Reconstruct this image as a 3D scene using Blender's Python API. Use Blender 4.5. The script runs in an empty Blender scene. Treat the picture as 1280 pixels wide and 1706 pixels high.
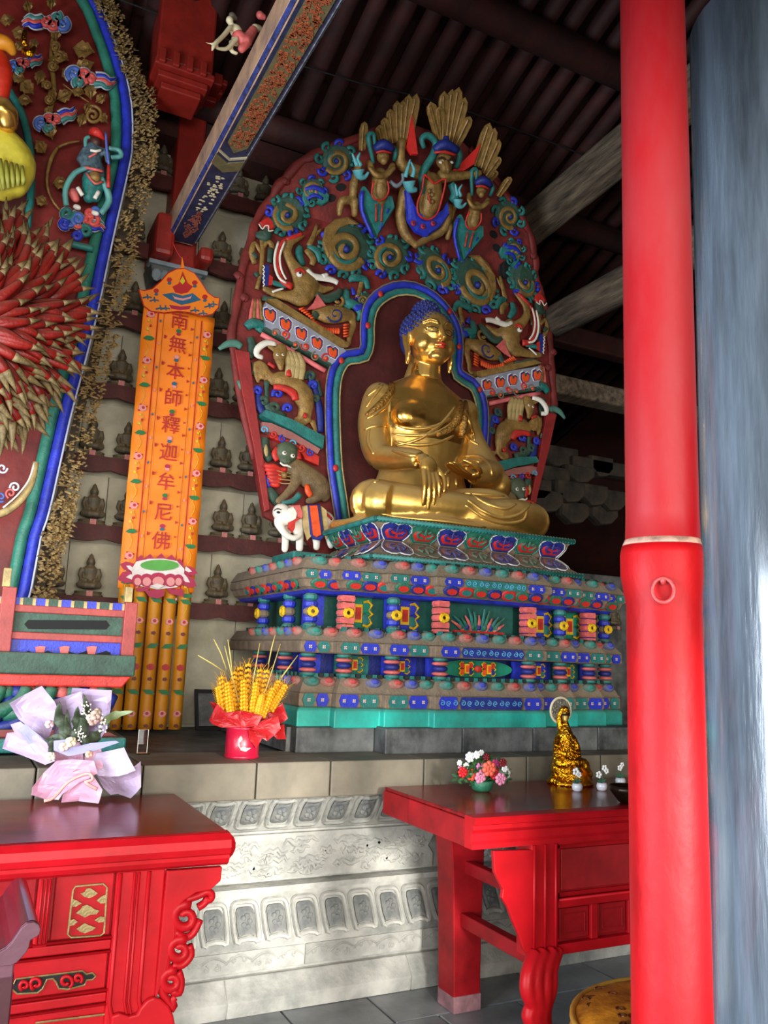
import bpy, bmesh, math, random
import numpy as np
from mathutils import Vector, Matrix
random.seed(7)
R = math.radians
SC = bpy.context.scene
COL = SC.collection

# ---------------------------------------------------------------- camera
F, YAW, PITCH, ROLL, EYE = 1389.0, R(26.5), R(9.83), R(2.19), 1.55
fwd = Vector((math.sin(YAW)*math.cos(PITCH), math.cos(YAW)*math.cos(PITCH), math.sin(PITCH)))
rt0 = Vector((math.cos(YAW), -math.sin(YAW), 0)); up0 = rt0.cross(fwd)
rt = rt0*math.cos(ROLL)+up0*math.sin(ROLL); up = -rt0*math.sin(ROLL)+up0*math.cos(ROLL)
cd = bpy.data.cameras.new('camera'); cam = bpy.data.objects.new('camera', cd); COL.objects.link(cam)
cam.matrix_world = Matrix(((rt.x, up.x, -fwd.x, 0), (rt.y, up.y, -fwd.y, 0), (rt.z, up.z, -fwd.z, EYE), (0, 0, 0, 1)))
cd.sensor_fit = 'VERTICAL'; cd.sensor_height = 24; cd.lens = F*24/1706; cd.clip_start = .05
SC.camera = cam

# ---------------------------------------------------------------- world, lights, exposure
SC.view_settings.view_transform = 'Standard'; SC.view_settings.look = 'None'
SC.view_settings.exposure = -0.12; SC.view_settings.gamma = 1.0; SC.view_settings.use_curve_mapping = False
SC.cycles.use_denoising = True; SC.cycles.max_bounces = 5; SC.cycles.sample_clamp_indirect = 4
w = bpy.data.worlds.new('world'); SC.world = w; w.use_nodes = True
w.node_tree.nodes['Background'].inputs[0].default_value = (.86, .79, .71, 1)
w.node_tree.nodes['Background'].inputs[1].default_value = .23
def area(name, loc, target, sx, sy, power, color=(1, 1, 1), spread=180):
    l = bpy.data.lights.new(name, 'AREA'); l.shape = 'RECTANGLE'; l.size = sx; l.size_y = sy; l.energy = power; l.color = color
    l.spread = R(spread)
    o = bpy.data.objects.new(name, l); COL.objects.link(o); o.location = loc
    o.rotation_euler = (Vector(target)-Vector(loc)).to_track_quat('-Z', 'Y').to_euler(); return o
area('doorway_daylight', (-.3, -4.8, 1.9), (2.0, 4, 1.8), 6.5, 3.8, 1200, (1, .96, .9))
area('courtyard_daylight', (-2.3, 1.6, 1.3), (1.9, 1.6, 1.3), 2.4, 2.0, 430, (.78, .88, 1))
def spot(name, loc, target, power, ang, blend, color=(1, 1, 1), r=.1):
    l = bpy.data.lights.new(name, 'SPOT'); l.energy = power; l.spot_size = R(ang); l.spot_blend = blend; l.color = color; l.shadow_soft_size = r
    o = bpy.data.objects.new(name, l); COL.objects.link(o); o.location = loc
    o.rotation_euler = (Vector(target)-Vector(loc)).to_track_quat('-Z', 'Y').to_euler(); return o
spot('sun_through_doorway', (1.1, -1.2, 1.75), (1.62, 3.8, .55), 3000, 19, 1.0, (1, .97, .92), .25)

# ---------------------------------------------------------------- photograph geometry: a pixel becomes a point on a real plane
def ray(px, py): return fwd+rt*((px-640)/F)-up*((py-853)/F)
CC = Vector((0, 0, EYE))
def W(px, py, Y): d = ray(px, py); return CC+d*(Y/d.y)
def G(px, py, Z): d = ray(px, py); return CC+d*((Z-EYE)/d.z)
def XP(px, py, X): d = ray(px, py); return CC+d*(X/d.x)
MY, MZ, MK, CX = 5.0, 4.5, .5, 2.64          # carved back screen: plane, height where it starts to lean forward, lean, centre
KS = .42                                        # depth of the carving: how far relief stands off the board
def S(px, py, off=0):
    off *= KS; p = W(px, py, MY-off)
    if p.z > MZ:
        d = ray(px, py); p = CC+d*((MY-off-MK*(EYE-MZ))/(d.y+MK*d.z))
    return p
def zm(ox, oy, s): return lambda x, y: (ox+x/s, oy+y/s)
z3 = zm(380, 120, 2.370); z4 = zm(360, 360, 4.267); z5 = zm(380, 560, 4.49); z6 = zm(560, 460, 3.2)
PX = .0039                                     # metres per photograph pixel at the screen

# ---------------------------------------------------------------- materials
def rgb(h):
    h = h.lstrip('#'); c = [int(h[i:i+2], 16)/255 for i in (0, 2, 4)]
    return tuple((x/12.92 if x <= .04045 else ((x+.055)/1.055)**2.4) for x in c)+(1,)
MATS = {}
def M(name, hx, rough=.6, metal=0, var=.18, scale=7, bump=.15, dust=0, stretch=None, coat=0, dark=None, bscale=None):
    if name in MATS: return MATS[name]
    m = bpy.data.materials.new(name); m.use_nodes = True; nt = m.node_tree; n = nt.nodes; l = nt.links
    b = n['Principled BSDF']; c = rgb(hx)
    tc = n.new('ShaderNodeTexCoord'); mp = n.new('ShaderNodeMapping'); l.new(tc.outputs['Object'], mp.inputs[0])
    if stretch: mp.inputs['Scale'].default_value = stretch
    nz = n.new('ShaderNodeTexNoise'); nz.inputs['Scale'].default_value = scale; nz.inputs['Detail'].default_value = 5
    nz.inputs['Roughness'].default_value = .6; l.new(mp.outputs[0], nz.inputs['Vector'])
    rp = n.new('ShaderNodeValToRGB'); l.new(nz.outputs['Fac'], rp.inputs[0])
    lo = rgb(dark) if dark else tuple(x*(1-var*1.6) for x in c[:3])+(1,)
    rp.color_ramp.elements[0].position = .3; rp.color_ramp.elements[0].color = lo
    rp.color_ramp.elements[1].position = .68; rp.color_ramp.elements[1].color = tuple(min(1, x*(1+var)) for x in c[:3])+(1,)
    out = rp.outputs[0]; b.inputs['Metallic'].default_value = metal; b.inputs['Roughness'].default_value = rough
    if dust:
        ge = n.new('ShaderNodeNewGeometry'); sp = n.new('ShaderNodeSeparateXYZ'); l.new(ge.outputs['Normal'], sp.inputs[0])
        mr = n.new('ShaderNodeMapRange'); mr.interpolation_type = 'SMOOTHSTEP'; l.new(sp.outputs['Z'], mr.inputs['Value'])
        mr.inputs['From Min'].default_value = -.25 if metal else -.1; mr.inputs['From Max'].default_value = .75
        mu = n.new('ShaderNodeMath'); mu.operation = 'MULTIPLY'; l.new(mr.outputs[0], mu.inputs[0]); mu.inputs[1].default_value = dust
        mx = n.new('ShaderNodeMix'); mx.data_type = 'RGBA'; l.new(mu.outputs[0], mx.inputs[0]); l.new(out, mx.inputs[6])
        mx.inputs[7].default_value = rgb('#b8975c' if metal else '#857763'); out = mx.outputs[2]
        mr2 = n.new('ShaderNodeMapRange'); l.new(mu.outputs[0], mr2.inputs[0]); mr2.inputs['To Min'].default_value = rough; mr2.inputs['To Max'].default_value = max(.62, rough)
        l.new(mr2.outputs[0], b.inputs['Roughness'])
        if metal:
            mr3 = n.new('ShaderNodeMapRange'); l.new(mu.outputs[0], mr3.inputs[0]); mr3.inputs['To Min'].default_value = metal; mr3.inputs['To Max'].default_value = .35
            l.new(mr3.outputs[0], b.inputs['Metallic'])
    l.new(out, b.inputs['Base Color'])
    if bump:
        n2 = n.new('ShaderNodeTexNoise'); n2.inputs['Scale'].default_value = bscale or scale*5; n2.inputs['Detail'].default_value = 4; l.new(mp.outputs[0], n2.inputs['Vector'])
        bp = n.new('ShaderNodeBump'); bp.inputs['Strength'].default_value = bump; bp.inputs['Distance'].default_value = .01
        l.new(n2.outputs['Fac'], bp.inputs['Height']); l.new(bp.outputs[0], b.inputs['Normal'])
    if name in ('dark_red_lacquer_top',): b.inputs['Specular IOR Level'].default_value = .22
    if name in ('brushed_red_post_paint', 'upper_post_lacquer', 'red_lacquer', 'worn_red_lacquer'): b.inputs['Specular IOR Level'].default_value = .16
    if coat: b.inputs['Coat Weight'].default_value = coat; b.inputs['Coat Roughness'].default_value = .12
    MATS[name] = m; return m
gold = M('gilded_gold', '#f0b95a', .24, .95, .12, 5, .06, dust=.8)
goldm = M('gilded_robe', '#e2b25a', .33, .9, .15, 6, .1, dust=.92)
goldc = M('polished_chest_gold', '#f3bb5c', .2, 1, .1, 4, .06, dust=.3)
gold2 = M('bright_gold', '#e0a020', .2, 1, .2, 30, 1.0, bscale=70)
tan = M('old_gold_paint', '#927038', .5, .25, .3, 20, .35, dust=.25)
tan2 = M('pale_ochre_paint', '#b39a62', .6, 0, .25, 20, .3, dust=.2)
teal = M('teal_paint', '#1f7068', .55, 0, .25, 18, .3, dust=.3)
green = M('green_paint', '#22674f', .55, 0, .25, 18, .3, dust=.25)
dgreen = M('dark_green_paint', '#2c4a3a', .6, 0, .25, 14, .3, dust=.3)
blue = M('ultramarine_paint', '#2433b0', .5, 0, .25, 18, .25, dust=.2)
dblue = M('deep_blue_paint', '#1d2a78', .55, 0, .25, 18, .25)
sky = M('pale_blue_paint', '#5fb0b4', .5, 0, .2, 18, .25, dust=.2)
redp = M('vermilion_paint', '#c52a20', .5, 0, .25, 16, .25, dust=.15)
orange = M('orange_paint', '#e2501c', .5, 0, .2, 16, .2)
pink = M('coral_pink_paint', '#d4625c', .55, 0, .25, 16, .25, dust=.2)
brownred = M('oxide_red_board', '#74211a', .65, 0, .3, 9, .3, dust=.1)
maroon = M('maroon_niche', '#48140f', .6, 0, .25, 6, .2)
white = M('white_paint', '#e4ddcc', .55, 0, .1, 12, .2, dust=.15)
yellow = M('yellow_paint', '#dcae12', .45, 0, .2, 20, .2)
dusty = M('dusty_brown_paint', '#7d6a55', .8, 0, .25, 14, .4, dust=.6)
black = M('black_void', '#080706', .8, 0, 0, 5, 0)
hairblue = M('hair_blue', '#23307a', .5, 0, .2, 20, .2, dust=.3)
stone = M('carved_pale_stone', '#a5a49c', .75, 0, .2, 5, .5, dark='#6f716c', bscale=40)
stoned = M('carved_stone_shadowed_field', '#74756f', .8, 0, .25, 12, .6, dark='#55595a', bscale=50)
slab = M('tan_stone_slab', '#6f6757', .65, 0, .2, 4, .3, dark='#5a5446')
greyst = M('dark_grey_stone', '#5d5e5b', .6, 0, .3, 6, .4, dark='#232526')
tile = M('floor_stone_tile', '#85898a', .35, 0, .2, 3, .15, dark='#5a5e60')
plaster = M('old_beige_plaster', '#b8b19b', .85, 0, .2, 2.5, .3, dark='#8a836d')
ledge = M('ledge_red_wood', '#4e1a15', .7, 0, .25, 8, .3, dust=.2)
clay = M('grey_brown_clay', '#5b5241', .6, .2, .25, 30, .3, dust=.2)
lacq = M('red_lacquer', '#a30e18', .4, 0, .2, 4, .08, dark='#8a0d12')
lacqt = M('dark_red_lacquer_top', '#7a1014', .2, 0, .25, 4, .04, stretch=(1, 4, 1), dark='#5a0b0e')
lacqm = M('worn_red_lacquer', '#96141b', .45, 0, .25, 5, .15, dark='#6e1014')
postr = M('brushed_red_post_paint', '#9a0a10', .5, 0, .22, 5, .25, stretch=(1, 1, .5), dark='#7a070c')
postd = M('old_dark_red_paint', '#a30d14', .4, 0, .2, 4, .1)
columnred = M('column_red_paint', '#8c1f14', .5, 0, .2, 6, .15, dust=.15)
rafterm = M('dusty_red_rafter', '#36110a', .75, 0, .35, 6, .3, stretch=(1, .4, 1))
darktimber = M('dark_brown_timber', '#352c21', .85, 0, .35, 8, .6, dark='#15110c', bscale=20)  # bracket timber, a darker brown than the bare beams
timber = M('old_bare_timber', '#6a5b48', .85, 0, .35, 6, .7, stretch=(4, .6, 4), dark='#2e261d', bscale=20)
beampink = M('faded_beam_paint', '#b08a68', .8, 0, .25, 8, .4, dark='#85685a')
bluecol = M('black_lacquer_sky_sheen', '#5f6c78', .25, 0, .4, 4, .3, stretch=(2.5, 2.5, .3), coat=1, dark='#39424a')  # grey-blue base: daylight mirrored in the black lacquer is put into the colour
# ---------------------------------------------------------------- mesh builder
class MB:
    def __init__(s): s.v = []; s.f = []; s.m = []
    def add(s, vs, fs, mi=0):
        k = len(s.v); s.v += [tuple(x) for x in vs]; s.f += [tuple(i+k for i in f) for f in fs]; s.m += [mi]*len(fs); return s
    def box(s, x0, x1, y0, y1, z0, z1, mi=0):
        v = [(x, y, z) for x in (x0, x1) for y in (y0, y1) for z in (z0, z1)]
        return s.add(v, [(0, 1, 3, 2), (4, 6, 7, 5), (0, 4, 5, 1), (2, 3, 7, 6), (0, 2, 6, 4), (1, 5, 7, 3)], mi)
    def bar(s, a, b, w, h, mi=0, upv=(0, 0, 1)):
        a = Vector(a); b = Vector(b); d = (b-a).normalized(); u = Vector(upv); x = d.cross(u).normalized(); u = x.cross(d)
        v = [p+x*i*w/2+u*j*h/2 for p in (a, b) for i, j in ((-1, -1), (1, -1), (1, 1), (-1, 1))]
        return s.add(v, [(3, 2, 1, 0), (4, 5, 6, 7), (0, 1, 5, 4), (1, 2, 6, 5), (2, 3, 7, 6), (3, 0, 4, 7)], mi)
    def tube(s, pts, rad, n=8, mi=0, flat=1, closed=False, fdir=(0, 1, 0), caps=True):
        pts = [Vector(p) for p in pts]; N = len(pts)
        if not hasattr(rad, '__len__'): rad = [rad]*N
        k = len(s.v); fd = Vector(fdir)
        for i, p in enumerate(pts):
            if closed: t = pts[(i+1) % N]-pts[i-1]
            else: t = pts[min(i+1, N-1)]-pts[max(i-1, 0)]
            t = t.normalized() if t.length > 1e-9 else Vector((0, 0, 1))
            e1 = fd-t*fd.dot(t)
            if e1.length < .05: e1 = Vector((1, 0, 0))-t*t.x
            if e1.length < .05: e1 = Vector((0, 0, 1))-t*t.z
            e1.normalize(); e2 = t.cross(e1)
            for j in range(n):
                a = 2*math.pi*(j+.5)/n; s.v.append(tuple(p+e1*math.cos(a)*rad[i]*flat+e2*math.sin(a)*rad[i]))
        fs = []
        for i in range(N if closed else N-1):
            i2 = (i+1) % N
            for j in range(n): fs.append((k+i*n+j, k+i*n+(j+1) % n, k+i2*n+(j+1) % n, k+i2*n+j))
        if not closed and caps: fs += [tuple(k+j for j in range(n))[::-1], tuple(k+(N-1)*n+j for j in range(n))]
        s.f += fs; s.m += [mi]*len(fs); return s
    def lathe(s, prof, n=20, c=(0, 0, 0), mi=0, sx=1, sy=1, mif=None):
        k = len(s.v)
        for r, z in prof:
            for j in range(n):
                a = 2*math.pi*j/n; s.v.append((c[0]+r*math.cos(a)*sx, c[1]+r*math.sin(a)*sy, c[2]+z))
        for i in range(len(prof)-1):
            for j in range(n):
                s.f.append((k+i*n+j, k+i*n+(j+1) % n, k+(i+1)*n+(j+1) % n, k+(i+1)*n+j)); s.m.append(mif(i) if mif else mi)
        s.f += [tuple(k+j for j in range(n))[::-1], tuple(k+(len(prof)-1)*n+j for j in range(n))]; s.m += [mif(0) if mif else mi, mif(len(prof)-2) if mif else mi]; return s
    def ell(s, c, r, n=12, m=8, mi=0, rot=None):
        c = Vector(c); k = len(s.v); rot = rot or Matrix.Identity(3)
        if not hasattr(r, '__len__'): r = (r, r, r)
        s.v.append(tuple(c+rot@Vector((0, 0, r[2]))))
        for i in range(1, m):
            a = math.pi*i/m
            for j in range(n):
                b = 2*math.pi*j/n; s.v.append(tuple(c+rot@Vector((r[0]*math.sin(a)*math.cos(b), r[1]*math.sin(a)*math.sin(b), r[2]*math.cos(a)))))
        s.v.append(tuple(c+rot@Vector((0, 0, -r[2])))); e = len(s.v)-1; fs = []
        for j in range(n):
            fs.append((k, k+1+j, k+1+(j+1) % n)); fs.append((e, e-n+(j+1) % n, e-n+j))
            for i in range(m-2): fs.append((k+1+i*n+j, k+1+(i+1)*n+j, k+1+(i+1)*n+(j+1) % n, k+1+i*n+(j+1) % n))
        s.f += fs; s.m += [mi]*len(fs); return s
    def prism(s, pts, d, mi=0, pil=0, back=None):
        """pts: outline in 3D (any plane); d: thickness vector towards the viewer; pil: share by which the raised face is inset"""
        pts = [Vector(p) for p in pts]; d = Vector(d); n = len(pts); c = sum(pts, Vector())/n; k = len(s.v)
        a = [p for p in pts]; b = [p+d*(.6 if pil else 1) for p in pts]; rings = [a, b]
        if pil: rings.append([p+(c-p)*pil+d for p in pts])
        for r_ in rings: s.v += [tuple(p) for p in r_]
        fs = [tuple(k+j for j in range(n)), tuple(k+(len(rings)-1)*n+j for j in range(n))[::-1]]
        for i in range(len(rings)-1):
            for j in range(n): fs.append((k+i*n+j, k+(i+1)*n+j, k+(i+1)*n+(j+1) % n, k+i*n+(j+1) % n))
        s.f += fs; s.m += [mi]*len(fs); return s
WL = {}
def wl(o): return WL[o.name] if o is not None else Vector()
def finish(o, name, parent, loc, label=None, cat=None, group=None, kind=None):
    o.name = name; COL.objects.link(o); o.location = Vector(loc)-wl(parent)
    if parent is not None: o.parent = parent
    WL[o.name] = Vector(loc)
    if label: o['label'] = label
    if cat: o['category'] = cat
    if group: o['group'] = group
    if kind: o['kind'] = kind
    return o
def empty(name, loc, label=None, cat=None, group=None, parent=None, kind=None):
    o = bpy.data.objects.new(name, None); o.empty_display_size = .1
    return finish(o, name, parent, loc, label, cat, group, kind)
def mkmesh(mb, name, mats, smooth=False, flipn=True):
    vs = np.array(mb.v, dtype=float); lo, hi = vs.min(0), vs.max(0); c = Vector(((lo[0]+hi[0])/2, (lo[1]+hi[1])/2, lo[2]))
    me = bpy.data.meshes.new(name); me.from_pydata((vs-np.array(c)).tolist(), [], mb.f)
    for m in (mats if isinstance(mats, (list, tuple)) else [mats]): me.materials.append(m)
    if any(mb.m): me.polygons.foreach_set('material_index', mb.m)
    bm = bmesh.new(); bm.from_mesh(me); bmesh.ops.recalc_face_normals(bm, faces=bm.faces); bm.to_mesh(me); bm.free()
    if smooth: me.shade_smooth() if hasattr(me, 'shade_smooth') else me.polygons.foreach_set('use_smooth', [True]*len(me.polygons))
    return me, c
def obj(name, mb, mats, parent=None, smooth=False, bevel=0, label=None, cat=None, group=None, kind=None, auto=False):
    me, c = mkmesh(mb, name, mats, smooth); o = bpy.data.objects.new(name, me)
    finish(o, name, parent, c, label, cat, group, kind)
    if bevel:
        b = o.modifiers.new('bevel', 'BEVEL'); b.width = bevel; b.segments = 2; b.limit_method = 'ANGLE'; b.harden_normals = False
    return o
def bake(o):
    dg = bpy.context.evaluated_depsgraph_get(); me = bpy.data.meshes.new_from_object(o.evaluated_get(dg)); o.modifiers.clear(); o.data = me; return o
def organic(name, mb, mat, parent=None, voxel=.008, smooth=6, **kw):
    """overlapping volumes grown into one continuous skin"""
    o = obj(name, mb, mat, parent, **kw); r_ = o.modifiers.new('r', 'REMESH'); r_.mode = 'VOXEL'; r_.voxel_size = voxel; r_.use_smooth_shade = True
    if smooth: s_ = o.modifiers.new('s', 'SMOOTH'); s_.iterations = smooth; s_.factor = .5
    bake(o); o.data.polygons.foreach_set('use_smooth', [True]*len(o.data.polygons)); return o
def ccopy(o, parent, loc=None, rot=None, scale=None, label=None):
    c = o.copy(); COL.objects.link(c); c.parent = parent
    if loc is not None: c.location = Vector(loc)-wl(parent)
    if rot: c.rotation_euler = rot
    if scale: c.scale = scale
    if label: c['label'] = label
    return c
def mirror_tree(o, parent):
    if isinstance(o, list): return [mirror_tree(x, parent) for x in o]
    """a mirrored twin of a carving, about the screen's middle"""
    c = o.copy(); c.parent = parent; COL.objects.link(c)
    if o.type == 'MESH':
        key = o.data.name+'_m'; me = bpy.data.meshes.get(key)
        if me is None:
            me = o.data.copy(); me.name = key
            me.transform(Matrix.Scale(-1, 4, (1, 0, 0))); me.flip_normals()
        c.data = me
    L = WL[o.name].copy(); L.x = 2*CX-L.x; WL[c.name] = L; c.location = L-wl(parent)
    for ch in [x for x in o.children]: mirror_tree(ch, c)
    return c
def copy_thing(o, loc, label, rz=0, scale=1):
    c = o.copy(); COL.objects.link(c); c.location = loc; c.rotation_euler = (0, 0, rz); c.scale = (scale,)*3; c['label'] = label; WL[c.name] = Vector(loc)
    for ch in o.children:
        d = ch.copy(); COL.objects.link(d); d.parent = c
        for g in ch.children: e = g.copy(); COL.objects.link(e); e.parent = d
    return c
def spiral(c, r0, r1, turns, a0=0, n=22, hand=1):
    """points (u,v) in pixels of a spiral around c"""
    return [(c[0]+(r0+(r1-r0)*i/(n-1))*math.cos(a0+hand*2*math.pi*turns*i/(n-1)), c[1]+(r0+(r1-r0)*i/(n-1))*math.sin(a0+hand*2*math.pi*turns*i/(n-1))) for i in range(n)]
def smoothpts(p, k=3):
    p = [tuple(q) for q in p]; out = []
    for i in range(len(p)-1):
        a, b, c, d = p[max(i-1, 0)], p[i], p[i+1], p[min(i+2, len(p)-1)]
        for j in range(k):
            t = j/k; out.append(tuple(.5*((2*b[q])+(-a[q]+c[q])*t+(2*a[q]-5*b[q]+4*c[q]-d[q])*t*t+(-a[q]+3*b[q]-3*c[q]+d[q])*t**3) for q in range(len(b))))
    return out+[p[-1]]
def text(name, s, loc, size, mat, parent, ext=.002, rot=(math.pi/2, 0, 0), bold=0):
    cu = bpy.data.curves.new(name, 'FONT'); cu.body = s; cu.size = size; cu.align_x = 'CENTER'; cu.align_y = 'CENTER'; cu.extrude = ext; cu.offset = bold
    cu.materials.append(mat); t = bpy.data.objects.new('t', cu); COL.objects.link(t)
    dg = bpy.context.evaluated_depsgraph_get(); me = bpy.data.meshes.new_from_object(t.evaluated_get(dg)); bpy.data.objects.remove(t)
    o = bpy.data.objects.new(name, me); finish(o, name, parent, loc); o.rotation_euler = rot; return o
# ================================================================ THE SETTING
floor = empty('floor', (2, 1, 0), kind='structure')
obj('floor_bed', MB().box(-4, 9, -1.6, 9, -.1, -.012), greyst, floor)
tl = None
for j in range(7):
    for i in range(9):
        x0 = .2+i*.42+(j % 2)*.21; y0 = 1.5+j*.325
        if tl is None:
            tl = obj('floor_tile', MB().box(0, .41, 0, .315, -.03, 0), tile, floor, bevel=.004)
        t = tl if (i == 0 and j == 0) else ccopy(tl, floor)
        t.location = Vector((x0+.2, y0+.16, -.03-random.random()*.003))-wl(floor); t.rotation_euler = (random.uniform(-.003, .003), random.uniform(-.003, .003), 0)
# stone altar platform with its carved front
plat = empty('stone_platform', (2, 3.8, 0), kind='structure')
X0, X1 = -1.2, 5.2
b = MB()
for (y0, z0), (y1, z1) in zip([(3.74, 0), (3.735, .06), (3.80, .135), (3.815, .14), (3.815, .245), (3.80, .25), (3.80, .268), (3.90, .44), (3.90, .455), (3.86, .46), (3.86, .485), (3.94, .49), (3.94, .715), (3.93, .72), (3.80, .895)],
                              [(3.735, .06), (3.80, .135), (3.815, .14), (3.815, .245), (3.80, .25), (3.80, .268), (3.90, .44), (3.90, .455), (3.86, .46), (3.86, .485), (3.94, .49), (3.94, .715), (3.93, .72), (3.80, .895), (3.80, .9)]):
    b.add([(X0, y0, z0), (X1, y0, z0), (X1, y1, z1), (X0, y1, z1)], [(0, 1, 2, 3)])
b.add([(X0, 4.1, 0), (X1, 4.1, 0), (X1, 4.1, .9), (X0, 4.1, .9)], [(0, 1, 2, 3)])
obj('carved_core', b, stone, plat)
obj('platform_fill', MB().box(X0, 6.2, 4.0, 6.0, .1, 1.045), greyst, plat)
x = X0
while x < X1:                                              # edging slabs
    L = random.choice((.42, .5, .62, .36)); obj('edge_slab', MB().box(x+.003, x+L-.003, 3.70, 4.12, .90, 1.06), slab, plat, bevel=.006); x += L
x = X0
while x < X1:                                              # joints of the base course
    L = random.choice((.75, .9)); obj('base_block', MB().add([(x+.002, 3.733, 0), (x+L-.002, 3.733, 0), (x+L-.002, 3.728, .06), (x+.002, 3.728, .06), (x+L-.002, 3.793, .137), (x+.002, 3.793, .137), (x+L-.002, 3.86, .137), (x+.002, 3.86, .137), (x+.002, 3.86, 0), (x+L-.002, 3.86, 0)],
        [(0, 1, 2, 3), (3, 2, 4, 5), (5, 4, 6, 7), (0, 3, 5, 7, 8), (1, 9, 6, 4, 2)]), stone, plat, bevel=.004); x += L
def cartouche(w, zf, hang):
    """framed lotus cartouche: zf maps height v to (Y, z)"""
    b = MB(); o = []
    for a in range(24):
        t = 2*math.pi*a/24; c, s_ = math.cos(t), math.sin(t); k = .8
        u = math.copysign(abs(c)**.42, c)*w/2*k; v = .5+math.copysign(abs(s_)**.42, s_)*.43
        if hang and s_ < -.5: v += .06*math.cos(c*4.4)-.03
        if not hang and s_ > .5: v -= .05*math.cos(c*4.4)
        o.append((u, v))
    P = lambda u, v, d: (u, zf(v)[0]-d, zf(v)[1])
    b.tube([P(u, v, .006) for u, v in o], .0115, 6, 0, closed=True)
    b.prism([P(u*.74, .5+(v-.5)*.74, .004) for u, v in o], (0, -.014, 0), 1, pil=.25)
    for q in range(5):
        a = q*1.26; b.ell(P(.016*math.cos(a), .5+.13*math.sin(a), .022), (.013, .006, .013), 6, 4, 1)
    b.tube([P(u, v, .016) for u, v in [(-.018, .35), (-.006, .5), (.008, .42), (.02, .6)]], .004, 5, 1)
    return b
for nm, f_, p0, xs in (('hanging_petal_cartouche', lambda v: (3.80+.10*v, .275+.16*v), .146, 1), ('petal_cartouche', lambda v: (3.93-.125*v, .73+.155*v), .146, 0)):
    me, c = mkmesh(cartouche(.146, f_, xs), nm, [stone, stoned]); k = 0; x = -.6
    while x < 4.9:
        o = bpy.data.objects.new(nm, me); finish(o, nm, plat, (x+c.x, c.y, c.z)); x += p0
# carved relief panels between the two rows
def relief(x0, x1, z0, z1, y, seed, dens):
    rr = random.Random(seed); b = MB()
    for _ in range(dens):
        x, z = rr.uniform(x0+.03, x1-.03), rr.uniform(z0+.02, z1-.02); L = rr.uniform(.05, .14)
        pts = [(x+(t-.5)*L, y-.001, z+.012*math.sin(t*rr.choice((6, 8))+rr.random()*6)) for t in [i/7 for i in range(8)]]
        b.tube(pts, [.004, .009, .013, .013, .012, .010, .007, .003], 6, flat=.8)
        if rr.random() < .5:
            b.tube([(x+u*.0008, y-.002, z+v*.0008) for u, v in spiral((0, 0), 3, 24, 1.2, rr.random()*6, 12)], .0065, 5)
    return b
for i, (xa, xb) in enumerate(((-.5, .95), (1.1, 2.32), (2.47, 3.7))):
    pn = obj('relief_panel', MB().prism([(xa+.0, 3.94, .50), (xb, 3.94, .50), (xb, 3.94, .56), (xb-.03, 3.94, .6), (xb, 3.94, .65), (xb, 3.94, .705), (xa, 3.94, .705), (xa, 3.94, .65), (xa+.03, 3.94, .6), (xa, 3.94, .56)], (0, -.02, 0), pil=.015), stone, plat)
    obj('cloud_relief', relief(xa+.05, xb-.05, .51, .70, 3.92, i, 70), stone, pn)
for i in range(8):
    xa = -.9+i*.62
    bb = obj('scrollwork_block', MB().box(xa+.002, xa+.618, 3.808, 3.83, .15, .238), stone, plat, bevel=.003)
    b = MB()
    for q in range(5):
        xc = xa+.07+q*.12
        b.tube([(xc+(t-.5)*.13, 3.806, .194+.03*math.sin((t+q)*math.pi)*(-1)**q) for t in [k/8 for k in range(9)]], .005, 5)
        for dx in (-.03, .02): b.tube([(xc+dx+u*.0009, 3.806, .194+v*.0009) for u, v in spiral((0, (-1)**q*14), 2, 18, 1.1, q, 10)], .004, 5)
    obj('vine_relief', b, stone, bb)

# back wall with its niches
WY = 5.6
wall = empty('wall_back', (2, WY, 1.06), kind='structure')
obj('wall_core', MB().box(-1.5, 4.0, WY+.03, WY+.2, 1.0, 5.08), plaster, wall)
obj('wall_core', MB().box(4.0, 6.6, WY+.03, WY+.2, 1.0, 2.1), greyst, wall)
ROWS = [4.77, 4.24, 3.72, 3.225, 2.74, 2.30, 1.85]
for i, z in enumerate([5.08]+ROWS):
    zb = ROWS[i] if i < len(ROWS) else 1.06
    for k in range(9):
        if -.35+k*.46 > 3.5 and z > 2.4: continue
        xa = -.35+k*.46+(i % 2)*.2
        obj('plaster_panel', MB().box(xa+.002, xa+.458, WY-.0, WY+.035, zb+.005, z-.1), plaster, wall, bevel=.003)
scal = []
for i, z in enumerate(ROWS):
    x = -.8; n = 0
    while x < (4.4 if z < 2 else 3.3):
        L = 1.04; up_ = [(x, z), (x+L-.004, z)]; lowp = []
        for k in range(33):
            t = k/32; lowp.append((x+(L-.004)*(1-t), z-.085-.022*abs(math.sin(t*math.pi*4))))
        obj('shelf_ledge', MB().prism([(p, WY-.15, q) for p, q in up_+lowp], (0, .03, 0)).box(x, x+L-.004, WY-.12, WY+.03, z-.03, z), ledge, wall); x += L
obj('trim_1', MB().box(-1.5, 4.0, WY-.2, WY+.3, 5.04, 5.22), rafterm, None, kind='structure')
# dark side of the hall beyond the screen
obj('wall_right', MB().box(6.6, 6.8, -.5, 9, 0, 6.5), rafterm, None, kind='structure')
obj('wall_far', MB().box(-3, 9, 8.6, 8.8, 0, 6.5), rafterm, None, kind='structure')
obj('wall_left', MB().box(-3.3, -3.2, -1.5, 9, 0, 6.5), maroon, None, kind='structure')
# front wall above the doorway we look in through
obj('wall_front', MB().box(-3.3, 6.8, -.45, -.3, 3.1, 7.5), rafterm, None, kind='structure')

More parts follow.
